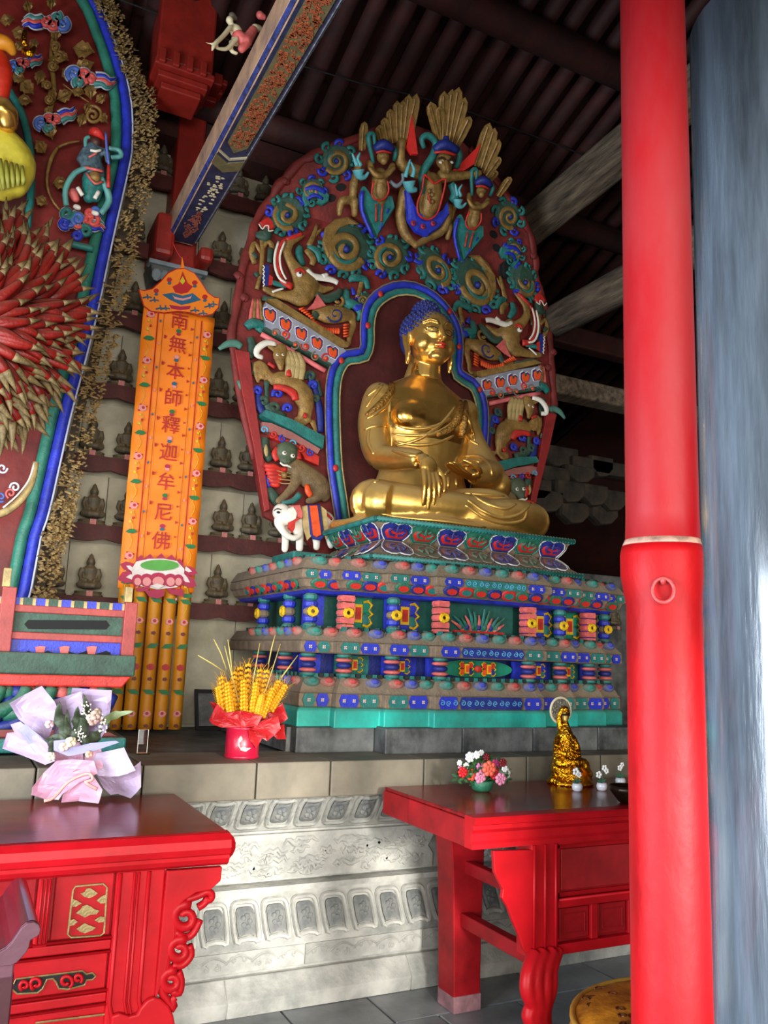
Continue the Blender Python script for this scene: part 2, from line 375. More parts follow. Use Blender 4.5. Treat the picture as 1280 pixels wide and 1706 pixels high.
# roof: boards, rafters, purlins
roof = empty('ceiling', (2, 4, 5), kind='structure')
def rz(y): return 5.25+.36*(6.0-y)
b = MB().add([(-3, 8.8, rz(8.8)+.1), (9, 8.8, rz(8.8)+.1), (9, -.6, rz(-.6)+.1), (-3, -.6, rz(-.6)+.1), (-3, 8.8, rz(8.8)+.2), (9, 8.8, rz(8.8)+.2), (9, -.6, rz(-.6)+.2), (-3, -.6, rz(-.6)+.2)], [(0, 1, 2, 3), (4, 7, 6, 5), (0, 4, 5, 1), (1, 5, 6, 2), (2, 6, 7, 3), (3, 7, 4, 0)])
obj('roof_board', b, rafterm, roof)
me, c = mkmesh(MB().tube([(0, 8.6, rz(8.6)), (0, -.4, rz(-.4))], .062, 10, caps=True), 'rafter', rafterm, True)
for i in range(48):
    o = bpy.data.objects.new('rafter', me); finish(o, 'rafter', roof, (-1.4+i*.19+random.uniform(-.01, .01), c.y, c.z+random.uniform(-.01, .01)))
for y, r_, dz in ((5.35, .1, -.12), (4.1, .11, -.13), (2.7, .12, -.14), (1.4, .1, -.14)):
    obj('purlin', MB().tube([(-2.5, y, rz(y)+dz-.05), (6.6, y, rz(y)+dz-.05)], r_, 14), rafterm, roof, smooth=True)
obj('cable', MB().tube(smoothpts([(-1, 4.9, rz(4.9)-.1), (1.6, 4.9, rz(4.9)-.12), (3.0, 4.8, rz(4.8)-.1), (5.5, 4.8, rz(4.8)-.12)], 3), .006, 5), black, roof)
# bare timber beams on the right, over the next bay
bm_ = obj('timber_beam', MB().tube([(3.95, 6.0, 4.22), (3.95, 1.0, 4.22)], .13, 14), timber, None, smooth=True, kind='structure')
bm_2 = obj('timber_beam', MB().bar((3.88, .9, 5.42), (3.88, 6.0, 5.08), .2, .28), timber, None, bevel=.03, kind='structure')
bm_3 = obj('timber_beam', MB().box(3.6, 6.6, 5.45, 5.65, 3.82, 3.99), timber, None, bevel=.02, kind='structure')
obj('timber_beam', MB().box(4.0, 4.3, 3.2, 3.4, 5.2, 6.4), rafterm, None, kind='structure')
obj('timber_beam', MB().box(3.3, 6.6, 5.9, 6.05, 4.5, 4.7), rafterm, None, bevel=.02, kind='structure')
obj('timber_beam', MB().box(3.3, 6.6, 6.5, 6.65, 3.3, 3.45), rafterm, None, bevel=.02, kind='structure')
# bracket set in the dark corner
br = empty('bracket_set', (4.6, 5.4, 2.6), 'dusty carved timber bracket cluster in the dark corner behind the screen', 'roof bracket')
def arm(px, py, L, Y, h=.1):
    p = W(px, py, Y); q = [(0, 0), (L, 0), (L, -h), (L*.75, -h*1.7), (L*.35, -h*1.9), (0, -h*1.2)]
    obj('bracket_arm', MB().prism([(p.x+a, p.y, p.z+c_) for a, c_ in q], (0, -.09, 0), pil=.08), darktimber, br, bevel=.006)
for a in ((890, 740, .42, 5.6), (893, 776, .3, 5.5), (935, 775, .3, 5.5, .08), (918, 800, .3, 5.4), (975, 760, .25, 5.55), (860, 795, .3, 5.4), (960, 806, .28, 5.4), (990, 815, .3, 5.45), (880, 815, .3, 5.4), (925, 835, .3, 5.45), (975, 838, .3, 5.5)): arm(*a)
obj('bracket_beam', MB().box(4.5, 6.4, 5.46, 5.58, 3.18, 3.3), darktimber, br, bevel=.01)
obj('bracket_beam', MB().box(4.0, 6.5, 5.46, 5.58, 2.1, 2.3), greyst, br, bevel=.01)

# red column on the wall, its capital and the painted beam
col = empty('wall_column', (1.12, 5.4, 1.06), kind='structure')
pa, pb = W(283, 350, 5.45), W(330, 350, 5.45)
obj('shaft', MB().box(pa.x, pb.x, 5.38, 5.62, 1.06, W(310, 165, 5.45).z), columnred, col, bevel=.02)
q = W(310, 165, 5.4); 
ua, ub, uc = W(255, 160, 4.8), W(352, 160, 4.8), W(300, 108, 4.8)
obj('upper_post', MB().box(ua.x, ub.x, 4.8, 5.1, uc.z, rz(4.8)+.1), columnred, col, bevel=.015)
for k, (dx, dz) in enumerate(((.03, .05), (.0, .1), (-.03, .15))): obj('capital_tier', MB().box(ua.x+.02-dx, ub.x-.02+dx, 4.78+k*.04, 5.1, uc.z-dz, uc.z-dz+.044), columnred, col, bevel=.008)
for k in range(4): obj('capital_block', MB().box(ua.x+.01+k*.085, ua.x+.05+k*.085, 4.755, 4.80, uc.z-.045, uc.z+.05), columnred, col, bevel=.006)
obj('upper_bracket', MB().box(ua.x+.04, ub.x-.04, 4.85, 5.6, q.z-.1, q.z+.08), columnred, col, bevel=.015)
for k, (dx, dz, hh) in enumerate(((.17, -.10, .05), (.20, -.05, .05), (.22, -.0, .05))): obj('capital_tier', MB().box(q.x-dx, q.x+dx, 5.2-k*.04, 5.6, q.z+dz, q.z+dz+hh-.006), columnred, col, bevel=.01)
for k in range(4): obj('capital_block', MB().box(q.x-.19+k*.1, q.x-.13+k*.1, 5.06, 5.16, q.z-.06, q.z+.03), columnred, col, bevel=.01)
# corbel beside the beam end
for sx, (u, v, w_, h_) in (('a', (262, 352, 27, 78)), ('b', (333, 410, 22, 30))):
    p1, p2 = W(u, v, 5.25), W(u+w_, v+h_, 5.25)
    obj('corbel', MB().box(p1.x, p2.x, 5.22, 5.6, p2.z, p1.z), columnred, col, bevel=.03)
gb = empty('carved_bracket', W(295, 478, 5.32), 'grey carved bracket block under the painted beam, behind the top of the orange banner', 'bracket')
p1, p2 = W(252, 428, 5.3), W(343, 478, 5.3)
obj('block', MB().prism([(p1.x, 5.34, p1.z), (p2.x, 5.34, p1.z), (p2.x-.05, 5.34, p2.z), (p1.x+.03, 5.34, p2.z)], (0, .24, 0)), greyst, gb, bevel=.01)
obj('upper_rail', MB().box(p1.x-.01, p2.x+.01, 5.31, 5.4, p1.z-.03, p1.z), M('grey_blue_carving', '#7d8a90', .6), gb, bevel=.006)
for k in range(6):
    cx_ = p1.x+.05+k*.056
    obj('carved_leaf', MB().prism([(cx_+.03*math.cos(a)*1.1, 5.335, p1.z-.1+.045*math.sin(a)) for a in [i*.7 for i in range(9)]], (0, -.02, 0), pil=.3), MATS['grey_blue_carving'], gb)

beam = empty('painted_beam', (1.14, 5.3, 4.3), 'painted beam with an orange panel between dark blue ends, running overhead to the red column', 'beam')
XA, XB, ZB, ZT = .955, 1.155, 4.24, 4.42
def bsec(dy=0): return [(XA, ZT), (XA, ZB+.03), (XA+.025, ZB), (XB-.03, ZB), (XB, ZB+.03), (XB, ZT)]
obj('beam_body', MB().prism([(x, 5.32, z) for x, z in bsec()], (0, -5.4, 0)), beampink, beam)
def under(y0, y1, xa, xb, m, t=.006, zo=0, pointed=0, name='painted_panel'):
    n = 8; pts = []
    if pointed:
        xm = (xa+xb)/2; q_ = abs(pointed); pts = [(xa, y0), (xm, y0+q_), (xb, y0), (xb, y1), (xm, y1+(q_ if pointed > 0 else -q_)), (xa, y1)]
    else: pts = [(xa, y0), (xb, y0), (xb, y1), (xa, y1)]
    return obj(name, MB().prism([(x, y, ZB-zo) for x, y in pts], (0, 0, -t)), m, beam)
navy = M('beam_navy', '#1c2440', .6, 0, .35, 14, .3)
olive = M('beam_olive', '#5f5636', .65, 0, .2, 12, .3)
rust = M('beam_rust_relief', '#9a4e2a', .6, 0, .25, 40, .4)
under(5.3, .0, XA+.026, XB-.03, navy, .004)
obj('blue_edge', MB().bar((XA+.012, 5.28, ZB+.014), (XA+.012, 0, ZB+.014), .024, .010, upv=(1, 0, .85)), M('beam_edge_blue', '#28336e', .65, 0, .5, 25, .3), beam)
obj('pale_edge', MB().bar((XB-.014, 5.28, ZB+.014), (XB-.014, 0, ZB+.014), .026, .012, upv=(1, 0, -.9)), M('beam_pale_edge', '#6f7a8c', .7, 0, .4, 30), beam)
for yy in (4.28, 2.58): under(yy, yy-.1, XA+.02, XB-.022, olive, .008, .003, .06 if yy > 3 else .06, 'chevron_band'); under(yy-.13, yy-.15, XA+.02, XB-.022, M('beam_line', '#a59b7c', .6), .008, .003, .06, 'chevron_line')
f1 = under(4.05, 2.8, XA+.045, XB-.045, olive, .006, .004, -.08, 'dragon_panel')
rr = random.Random(3); b = MB()
for k in range(330):
    y = rr.uniform(2.78, 4.06); x = rr.uniform(XA+.055, XB-.055)
    b.tube([(x+u*.001, y+v*.001, ZB-.012) for u, v in spiral((0, 0), 2, rr.uniform(7, 15), rr.uniform(.6, 1.3), rr.random()*6, 9)], .0045, 4)
obj('gilt_relief', b, rust, beam)
b = MB(); b2 = MB()
for k in range(110):
    y = rr.uniform(4.85, 5.22); x = (XA+XB)/2+rr.uniform(-1, 1)*.055*(1-abs(y-5.03)/.21)
    b.tube([(x+u*.001, y+v*.001, ZB-.008) for u, v in spiral((0, 0), 2, rr.uniform(5, 11), 1, rr.random()*6, 8)], .003, 4)
for k in range(60):
    y = rr.choice((rr.uniform(4.4, 4.85), rr.uniform(4.4, 4.85), rr.uniform(1.6, 2.4))); b2.ell((rr.uniform(XA+.06, XB-.06), y, ZB-.006), (.012*rr.uniform(.5, 1.4), .01, .003), 6, 4)
obj('rust_lozenge', b, M('beam_dull_rust', '#8a4638', .6), beam); obj('painted_blossoms', b2, M('beam_cream_dots', '#b9ab86', .6), beam)
# smaller beams and posts in the dark above the column

# ---------------------------------------------------------------- foreground door post and column
PY_ = 1.42
def pcx(px, py=850): return W(px, py, PY_)
pl_ = W(1037, 850, PY_); pr_ = W(1166, 850, PY_); rad = (pr_.x-pl_.x)*.5*math.cos(R(40))
dirp = Vector((pl_.x+pr_.x, PY_*2, 0)).normalized(); side = Vector((dirp.y, -dirp.x, 0))
pc = Vector(((pl_.x+pr_.x)/2, PY_, 0))+dirp*.03
post = empty('door_post', (pc.x, pc.y, 0), 'tall glossy red door post with an iron ring, in front of the black column', 'post')
hw = (W(1166, 850, PY_)-W(1037, 850, PY_)).dot(side)/2
zc1, zc2 = W(1030, 900, PY_).z, W(1030, 965, PY_).z
def psec(z, hw_, bl):
    out = []
    for k in range(36):
        a = 2*math.pi*k/36; c_, s_ = math.cos(a), math.sin(a); e = .85 if c_ > 0 else 1.0
        out.append(pc+side*(math.copysign(abs(c_)**e, c_)*(hw_+(bl if c_ < 0 else bl*.3)))+dirp*(math.copysign(abs(s_)**e, s_)*(hw_*.95+bl))+Vector((0, 0, z)))
    return out
prof = [(-.05, 1.02, 0), (.3, 1.0, 0), (.9, .985, 0), (zc2-.05, .985, 0), (zc2-.015, .99, .006), (zc2+.02, 1.0, .011), (zc1-.02, 1.0, .0115), (zc1, 1.0, .008), (zc1+.012, .985, .001), (1.9, .975, 0), (2.6, .965, 0), (3.4, .95, 0)]
def loft(secs, mi=0, mfun=None):
    b = MB(); n = len(secs[0]); fs = []
    for s_ in secs: b.v += [tuple(p) for p in s_]
    for i in range(len(secs)-1):
        for j in range(n): b.f.append((i*n+j, i*n+(j+1) % n, (i+1)*n+(j+1) % n, (i+1)*n+j)); b.m.append(mfun(i) if mfun else mi)
    b.f += [tuple(range(n)), tuple(range((len(secs)-1)*n, len(secs)*n))]; b.m += [0, 0]; return b
o = obj('lower_shaft', loft([psec(z, hw*k, bl) for z, k, bl in prof if z <= zc1]), postr, post, smooth=True, label='freshly painted bright red lower shaft with a swollen top')
o = obj('upper_shaft', loft([psec(z, hw*k, bl) for z, k, bl in prof if z >= zc1-.001]), M('upper_post_lacquer', '#820710', .42, 0, .25, 3.2, .15, stretch=(1.5, 1.5, .5), dark='#8a2c2e'), post, smooth=True)
ring_c = [psec(z, hw*1.0, .0045) for z in (zc1-.004, zc1+.006, zc1+.011)]
o = obj('pale_paint_line', loft([psec(zc1-.003, hw, .0085), psec(zc1+.006, hw*.99, .006), psec(zc1+.016, hw*.985, .002)]), M('pale_worn_paint', '#b08a78', .6, 0, .4, 20), post, smooth=True)
# ring pull
rp_ = ray(1105, 965); t_ = (pc-dirp*(hw*.99)).dot(dirp)/Vector((rp_.x, rp_.y, 0)).dot(dirp); rc = CC+rp_*t_
kn = obj('ring_staple', MB().tube([rc+dirp*.02, rc-dirp*.006, rc-dirp*.014+Vector((0, 0, -.004)), rc-dirp*.008+Vector((0, 0, -.012))], [.006, .0075, .007, .005], 10), M('painted_iron', '#b83c3c', .45, .2, .3, 30), post, smooth=True)
rcen = rc-dirp*.016+Vector((0, 0, -.026))
obj('pull_ring', MB().tube([rcen+side*.023*math.cos(a)+Vector((0, 0, 1))*.027*math.sin(a)+dirp*.004*math.sin(a) for a in [i*math.pi/14 for i in range(28)]], .0048, 10, closed=True, fdir=tuple(dirp)), MATS['painted_iron'], post, smooth=True)
# black column behind
cr = .30; cpos = W(1172, 850, 1.75); cc_ = Vector((cpos.x, cpos.y, 0)); d2 = cc_.normalized(); s2 = Vector((d2.y, -d2.x, 0)); cc_ = cc_+s2*(cr*.96)+d2*.05
obj('wooden_column', MB().lathe([(cr*1.03, -.05), (cr*1.02, .6), (cr, 1.5), (cr*.98, 2.6), (cr*.97, 3.6)], 48, (cc_.x, cc_.y, 0)), bluecol, None, smooth=True, label='thick black lacquered column at the right edge, behind the red post', cat='column')
# ================================================================ THE THRONE
TC = 2.66
def foot(o, yb=5.35):
    A = [(.33, 3.95), (.60, 4.0), (.86, 4.05), (1.04, 4.11)]
    half = []
    for i, (a, y) in enumerate(A):
        half.append((a+o, y-o))
        half.append((a+o, (A[i+1][1]-o) if i < 3 else yb))
    right = [(TC+a, y) for a, y in half]; left = [(TC-a, y) for a, y in half][::-1]
    return left+right
def layer(name, prof, mats, parent, mfun=None, bevel=0, **kw):
    secs = [[Vector((x, y, z)) for x, y in foot(o)] for o, z in prof]
    return obj(name, loft(secs, 0, mfun), mats, parent, bevel=bevel, **kw)
throne = empty('tiered_throne', (TC, 4.6, 1.06), 'tiered painted throne of blue, green and red tiers under the golden statue', 'altar base')
base = empty('stone_course', (TC, 4.6, 1.06), parent=throne, label='dark grey stone course under the painted tiers')
secs = foot(.02)
def slabrun(x0, x1, y, z0, z1, n, name, m, parent):
    for k in range(n): obj(name, MB().box(x0+(x1-x0)*k/n+.002, x0+(x1-x0)*(k+1)/n-.002, y, y+.2, z0, z1), m, parent, bevel=.006)
slabrun(TC-1.1, TC-.66, 4.02, 1.06, 1.185, 1, 'stone_block', greyst, base); slabrun(TC-.66, TC+1.2, 3.90, 1.06, 1.19, 4, 'stone_block', greyst, base)
obj('stone_core', MB().box(TC-1.12, TC+1.15, 4.1, 5.3, 1.06, 1.18), greyst, base)
brightteal = M('bright_teal_band', '#1b9c8c', .5, 0, .3, 4, .3, dust=.15, dark='#2b6f64')
layer('teal_band', [(.04, 1.18), (.04, 1.265), (.025, 1.28)], brightteal, throne, bevel=.006)
def band(o, z0, z1, name): return layer(name, [(o-.01, z0), (o, z0+.008), (o, z1-.008), (o-.01, z1)], dusty, throne, bevel=.003)
def slope(o0, z0, o1, z1, name): return layer(name, [(o0, z0), (o0-.008, z0+.01), (o0-.03, z1-.02), (o0-.045, z1), (o1-.1, z1+.001)], dusty, throne)
b1 = band(.03, 1.28, 1.355, 'painted_band'); s1 = slope(.03, 1.355, -.07, 1.435, 'petal_slope')
layer('recessed_wall', [(-.16, 1.43), (-.16, 1.56)], dblue, throne)
b2 = band(.04, 1.555, 1.62, 'painted_band'); s2 = slope(.04, 1.62, -.06, 1.68, 'petal_slope')
layer('recessed_wall', [(-.15, 1.67), (-.15, 1.90)], M('recess_green', '#145246', .55, 0, .25, 9), throne)
layer('blue_underband', [(-.05, 1.865), (-.02, 1.87), (.0, 1.885)], blue, throne)
layer('hanging_petal_band', [(-.01, 1.88), (.03, 1.90), (.045, 1.935)], dusty, throne)
b3 = band(.06, 1.935, 1.99, 'painted_band'); s3 = slope(.06, 1.99, -.12, 2.055, 'petal_slope')
# little dusty lotus petals on the slopes, painted cartouches on the bands
facets = []
A = [(.33, 3.95), (.60, 4.0), (.86, 4.05), (1.04, 4.11)]
for sgn in (-1, 1):
    facets += [(sgn*(A[i][0]+A[i+1][0])/2, A[i+1][1], (A[i+1][0]-A[i][0])/2) for i in range(3)]
facets.append((0, 3.95, .33))
pet_cols = [pink, blue, teal, pink]
pm = [mkmesh(MB().ell((0, 0, 0), (.05, .03, .028), 12, 6).ell((0, -.017, .0), (.03, .02, .018), 8, 5, 1), 'petal_bump', [M('dusty_%d' % i, h, .75, 0, .25, 20, .3, dust=.5), M('dusty_in_%d' % i, h2, .7, 0, .2, 20, .3, dust=.2)], True)[0] for i, (h, h2) in enumerate((('#a0675a', '#b4413c'), ('#5b5e86', '#3442a8'), ('#4f7668', '#1f7d70')))]
def bumps(par, o, z, nx=0):
    i = 0
    for cx_, y, hw_ in facets:
        n = max(1, round(2*hw_/.105))
        for k in range(n):
            x = TC+cx_-hw_+(k+.5)*2*hw_/n; o_ = bpy.data.objects.new('petal', pm[i % 3]); i += 1
            finish(o_, 'petal', par, (x, y-o+.02, z)); o_.rotation_euler = (-.5, 0, 0)
    for k in range(7):
        o_ = bpy.data.objects.new('petal', pm[k % 3]); finish(o_, 'petal', par, (TC-1.04-o+.02, 4.2+k*.125, z)); o_.rotation_euler = (-.5, 0, -math.pi/2)
bumps(s1, .035, 1.384); bumps(s2, .045, 1.642); bumps(s3, .065, 2.012)
# square teeth along the top edge of each slope
def teeth(par, o, z):
    b = MB(); i = 0
    for cx_, y, hw_ in facets:
        n = int(2*hw_/.03)
        for k in range(n):
            x = TC+cx_-hw_+k*2*hw_/n; b.box(x, x+.026, y-o-.004, y-o+.02, z-.012, z+.012, i % 2); i += 1
    for k in range(34): b.box(TC-1.04-o-.004, TC-1.04-o+.02, 4.12+k*.03, 4.146+k*.03, z-.012, z+.012, k % 2)
    obj('tooth_row', b, [teal, M('tooth_dark', '#17211d', .7)], par, kind='stuff')
teeth(s1, -.015, 1.44); teeth(s2, -.005, 1.685); teeth(s3, .01, 2.058)
flw = MB()
def plate(x0, x1, z0, z1, y, c, d, kind=0, par=None):
    b = MB(); m = .012; h = (z1-z0)/2
    b.prism([(x0, y, z0+h), (x0+m, y, z1-.004), (x1-m, y, z1-.004), (x1, y, z0+h), (x1-m, y, z0+.004), (x0+m, y, z0+.004)], (0, -.005, 0), 0)
    if kind == 1:
        n = max(1, round((x1-x0)/.06))
        for k in range(n):
            cx_ = x0+(k+.5)*(x1-x0)/n
            for a in range(4): b.ell((cx_+.0065*math.cos(a*1.57+.8), y-.006, (z0+z1)/2+.0065*math.sin(a*1.57+.8)), (.0045, .003, .0045), 6, 4, 1)
            b.ell((cx_, y-.008, (z0+z1)/2), (.004, .003, .004), 5, 4, 2)
    if kind == 2:
        n = max(2, round((x1-x0)/.04))
        for k in range(n):
            cx_ = x0+(k+.5)*(x1-x0)/n
            b.tube([(cx_+u*.001, y-.006, (z0+z1)/2+v*.0009) for u, v in spiral((0, 0), 3, 17, 1.3, k*3.1, 12)], .0028, 4, 1)
    return obj('painted_cartouche', b, [c, d, pink], par)
lt = M('band_light_scroll', '#5a9fc0', .5, 0, .2, 20); wh2 = M('band_blossom', '#c9c0b8', .5)
for bi, (par, o, z0, z1) in enumerate(((b1, .03, 1.281, 1.354), (b2, .04, 1.557, 1.619), (b3, .06, 1.937, 1.989))):
    for fi, (cx_, y, hw_) in enumerate(facets):
        yy = y-o-.002; xa, xb = TC+cx_-hw_-(o if cx_ < 0 else 0)+.012, TC+cx_+hw_+(o if cx_ > 0 else 0)-.012
        if cx_ < 0 and fi != 6: xb -= o
        if cx_ > 0 and fi != 6: xa += o
        if fi == 6:
            plate(xa-.02, xa+.1, z0, z1, yy, blue, wh2 if bi else lt, 1 if bi else 2, par); plate(xa+.11, xb-.11, z0, z1, yy, dblue if bi != 2 else teal, lt, 2, par); plate(xb-.1, xb+.02, z0, z1, yy, blue if bi != 1 else teal, wh2, 1, par)
        else:
            m_ = (xa+xb)/2; flip = (fi+bi) % 2
            plate(xa+.004, m_-.002, z0, z1, yy, blue if flip else teal, wh2, 1, par); plate(m_+.002, xb-.004, z0, z1, yy, teal if flip else blue, wh2, 1, par)
# hanging petals under the top cornice
hp = [mkmesh(MB().prism([(.045*math.cos(a), 0, .028*math.sin(a)) for a in [i*2*math.pi/12 for i in range(12)]], (0, -.01, 0), 0, pil=.2).prism([(.028*math.cos(a), -.009, .016*math.sin(a)-.003) for a in [i*2*math.pi/8 for i in range(8)]], (0, -.006, 0), 1), 'hanging_petal', [c1, c2])[0] for c1, c2 in ((green, redp), (dblue, redp), (redp, teal))]
i = 0
for cx_, y, hw_ in facets:
    n = max(1, round(2*hw_/.1))
    for k in range(n):
        o_ = bpy.data.objects.new('hanging_petal', hp[i % 3]); i += 1
        finish(o_, 'hanging_petal', throne, (TC+cx_-hw_+(k+.5)*2*hw_/n, y-.038, 1.886)); o_.rotation_euler = (.35, 0, 0); o_.scale = (1.15, 1, 1.1)
for k in range(9):
    o_ = bpy.data.objects.new('hanging_petal', hp[k % 3]); finish(o_, 'hanging_petal', throne, (TC-1.078, 4.2+k*.1, 1.886)); o_.rotation_euler = (.35, 0, -math.pi/2); o_.scale = (1.1, 1, 1.1)
# balusters
def col_big(red):
    b = MB(); zz = [0, .03, .055, .075, .095, .13, .15, .17, .19, .215]; r0 = .034
    if red:
        for k in range(5): b.box(-r0-.002*(k % 2), r0+.002*(k % 2), -r0, r0, k*.043+.002, k*.043+.038, 0 if k != 2 else 0); b.box(-r0*1.25, r0*1.25, -r0*.8, r0*.8, k*.043+.012, k*.043+.03, 0)
    else:
        for k in range(5): b.lathe([(r0*.8, k*.043), (r0*1.15, k*.043+.01), (r0*1.15, k*.043+.03), (r0*.8, k*.043+.042)], 12, mi=(2, 3, 4, 3, 2)[k])
    b.tube([(.022*math.cos(a), -r0-.006, .107+.022*math.sin(a)) for a in [i*2*math.pi/8 for i in range(8)]], .012, 6, 1, closed=True)
    b.box(-.013, .013, -r0-.004, -r0, .094, .12, 5)
    b.box(-r0, r0, -r0, r0, 0, .012, 2)
    return mkmesh(b, 'baluster', [pink, yellow, teal, blue, dusty, black])
CB = [col_big(0), col_big(1)]
def col_small():
    b = MB(); 
    for k, (r, h, m) in enumerate(((.036, .022, 0), (.04, .02, 1), (.036, .03, 2), (.04, .02, 1), (.036, .022, 0))):
        z = (0, .024, .046, .078, .1)[k]; b.lathe([(r*.75, z), (r*1.15, z+h*.3), (r*1.15, z+h*.7), (r*.75, z+h)], 14, mi=m)
    return mkmesh(b, 'bead_baluster', [teal, pink, dblue], True)
CS = col_small()
k = 0
for sgn in (-1, 1):
    for i, (a, y) in enumerate(A):
        me, c = CB[(i+1) % 2]; o_ = bpy.data.objects.new('baluster', me); finish(o_, 'baluster', throne, (TC+sgn*(a-.035), y+.035, 1.675)); o_.scale = (1, 1, .9)
        me, c = CS; o_ = bpy.data.objects.new('bead_baluster', me); finish(o_, 'bead_baluster', throne, (TC+sgn*(a-.035), y+.035, 1.435))
for y in (4.5, 4.95):
    o_ = bpy.data.objects.new('baluster', CB[0][0]); finish(o_, 'baluster', throne, (TC-1.0, y, 1.675)); o_.rotation_euler = (0, 0, -math.pi/2)
    o_ = bpy.data.objects.new('bead_baluster', CS[0]); finish(o_, 'bead_baluster', throne, (TC-1.0, y, 1.435))
# panels with vajra ornaments in the recesses
def vajra(b, x, y, z, s, side_=False):
    q = (lambda u, d, v: (x-d, y+u, z+v)) if side_ else (lambda u, d, v: (x+u, y-d, z+v))
    b.prism([q(u*s, .004, v*s) for u, v in ((-.16, -.3), (.16, -.3), (.16, .3), (-.16, .3))], Vector(q(0, .014, 0))-Vector(q(0, 0, 0)), 3)
    b.prism([q(u*s, .016, v*s) for u, v in ((-.1, -.2), (.1, -.2), (.1, .2), (-.1, .2))], Vector(q(0, .008, 0))-Vector(q(0, 0, 0)), 1)
    for sg in (-1, 1):
        for vv, m in ((.2, 0), (-.2, 2)):
            b.prism([q(sg*(.2+.28*math.cos(a)*abs(math.cos(a))**0)*s if math.cos(a) > -.1 else sg*.2*s, .004, (vv+.2*math.sin(a))*s) for a in [-1.6+i*.4 for i in range(9)]], Vector(q(0, .012, 0))-Vector(q(0, 0, 0)), (m if sg > 0 else 1 if m else 0), pil=.2)
        b.tube([q(sg*u*s, .01, v*s) for u, v in ((.2, .36), (.38, .42), (.52, .3), (.4, .12), (.55, 0), (.4, -.12), (.52, -.3), (.38, -.42), (.2, -.36))], .05*s, 5, 3)
for z0, z1, o_, big in ((1.69, 1.865, .15, 1), (1.45, 1.55, .16, 0)):
    for fi, (cx_, y, hw_) in enumerate(facets):
        if fi == 6: continue
        c_ = (blue, M('panel_green', '#0f7a5c', .5), blue)[fi % 3] if big else (teal if fi % 3 == 1 else blue)
        b = MB().box(TC+cx_-hw_+.03, TC+cx_+hw_-.03, y+o_-.02, y+o_, z0, z1)
        if fi % 3 != 2: vajra(b, TC+cx_+.01, y+o_-.02, (z0+z1)/2, (z1-z0)*.95)
        obj('recess_panel', b, [c_, redp, teal, yellow], throne)
cy = 3.95+.15
pn = obj('recess_panel', MB().box(TC-.25, TC+.25, cy-.02, cy, 1.69, 1.865), M('recess_green', '#145246'), throne)
b = MB()                                                  # fan of plumes in the middle
for k in range(13):
    a = R(155-k*10.8); L = .085+.02*math.sin(k*1.9); cx_ = TC+(k-6)*.017
    b.tube([(cx_, cy-.03, 1.715), (cx_+math.cos(a)*L*.6, cy-.045, 1.715+math.sin(a)*L*.8), (cx_+math.cos(a)*L*1.1, cy-.04, 1.72+math.sin(a)*L*1.25)], [.012, .009, .004], 6, (0, 1, 2)[k % 3])
for k in range(7): b.ell((TC+(k-3)*.04, cy-.035, 1.735), (.02, .015, .02), 8, 6, (k % 2)*2+1 if k % 2 else 2)
obj('plume_relief', b, [pink, teal, green, dblue], pn); obj('plume_tray', MB().box(TC-.17, TC+.17, cy-.05, cy-.02, 1.70, 1.712).box(TC-.16, TC+.16, cy-.045, cy-.02, 1.69, 1.70, 1), [redp, dblue], pn)
pn = obj('recess_panel', MB().prism([(TC+.2*math.cos(a)*1.0+math.copysign(.05, math.cos(a)), cy+.01, 1.50+.048*math.sin(a)) for a in [i*2*math.pi/20 for i in range(20)]], (0, -.03, 0)), M('panel_green', '#0f7a5c'), throne)
b = MB()
for sg in (-1, 1):
    vajra(b, TC+sg*.075, cy-.025, 1.50, .09)
b.ell((TC, cy-.04, 1.5), (.025, .015, .02), 10, 6, 0)
obj('double_vajra', b, [redp, orange, dblue, yellow], pn)
for xx in (-.29, .29): obj('recess_panel', MB().box(TC+xx-.035, TC+xx+.035, cy-.02, cy, 1.45, 1.55), blue, throne)

# ---------------------------------------------------------------- lotus seat
seat = empty('lotus_seat', (2.62, 4.5, 2.055), 'square double lotus seat with blue and green outlined red petals under the golden statue', 'lotus seat')
LX, LY, DY = 2.62, 4.36, .31
def sq(h, z, y=None): return [Vector((LX+u*h, LY+v*(h-DY), z)) for u, v in ((-1, -1), (1, -1), (1, 1), (-1, 1))]
core = loft([sq(.70, 2.06), sq(.71, 2.085), sq(.69, 2.095), sq(.585, 2.17), sq(.60, 2.185), sq(.66, 2.27)])
obj('petal_core', core, dusty, seat)
def rope(h, z, r, m, name):
    b = MB(); n = int(2*h/.022)
    for k in range(n):
        g = h-DY
        for u, v in ((LX-h+k*2*h/n, LY-g), (LX-h, LY-g+k*2*g/n), (LX+h, LY-g+k*2*g/n)): b.ell((u, v, z), (r*.85, r*.85, r), 6, 4)
    g = h-DY
    for e in ((LX-h, LY-g, LX+h, LY-g), (LX-h, LY-g, LX-h, LY+g), (LX+h, LY-g, LX+h, LY+g)): b.tube([(e[0], e[1], z), (e[2], e[3], z)], r*.8, 8)
    obj(name, b, m, seat, smooth=True)
rope(.675, 2.285, .018, teal, 'beaded_rim'); rope(.71, 2.075, .017, teal, 'beaded_rim')
obj('seat_top', MB().box(LX-.67, LX+.67, LY-.36, LY+.36, 2.27, 2.295), teal, seat, bevel=.005)
def petal(h, w_, m3):
    """upright lobed petal; u across, v up (0..1); outer rim, body and inner flame, three raised layers"""
    def out(s_, dv=0): return [(s_*u*w_, dv+s_*(v-.5)+.5) for u, v in ((-.30, 0), (-.42, .25), (-.5, .55), (-.46, .82), (-.3, .98), (-.12, .97), (0, .88), (.12, .97), (.3, .98), (.46, .82), (.5, .55), (.42, .25), (.30, 0))]
    return out
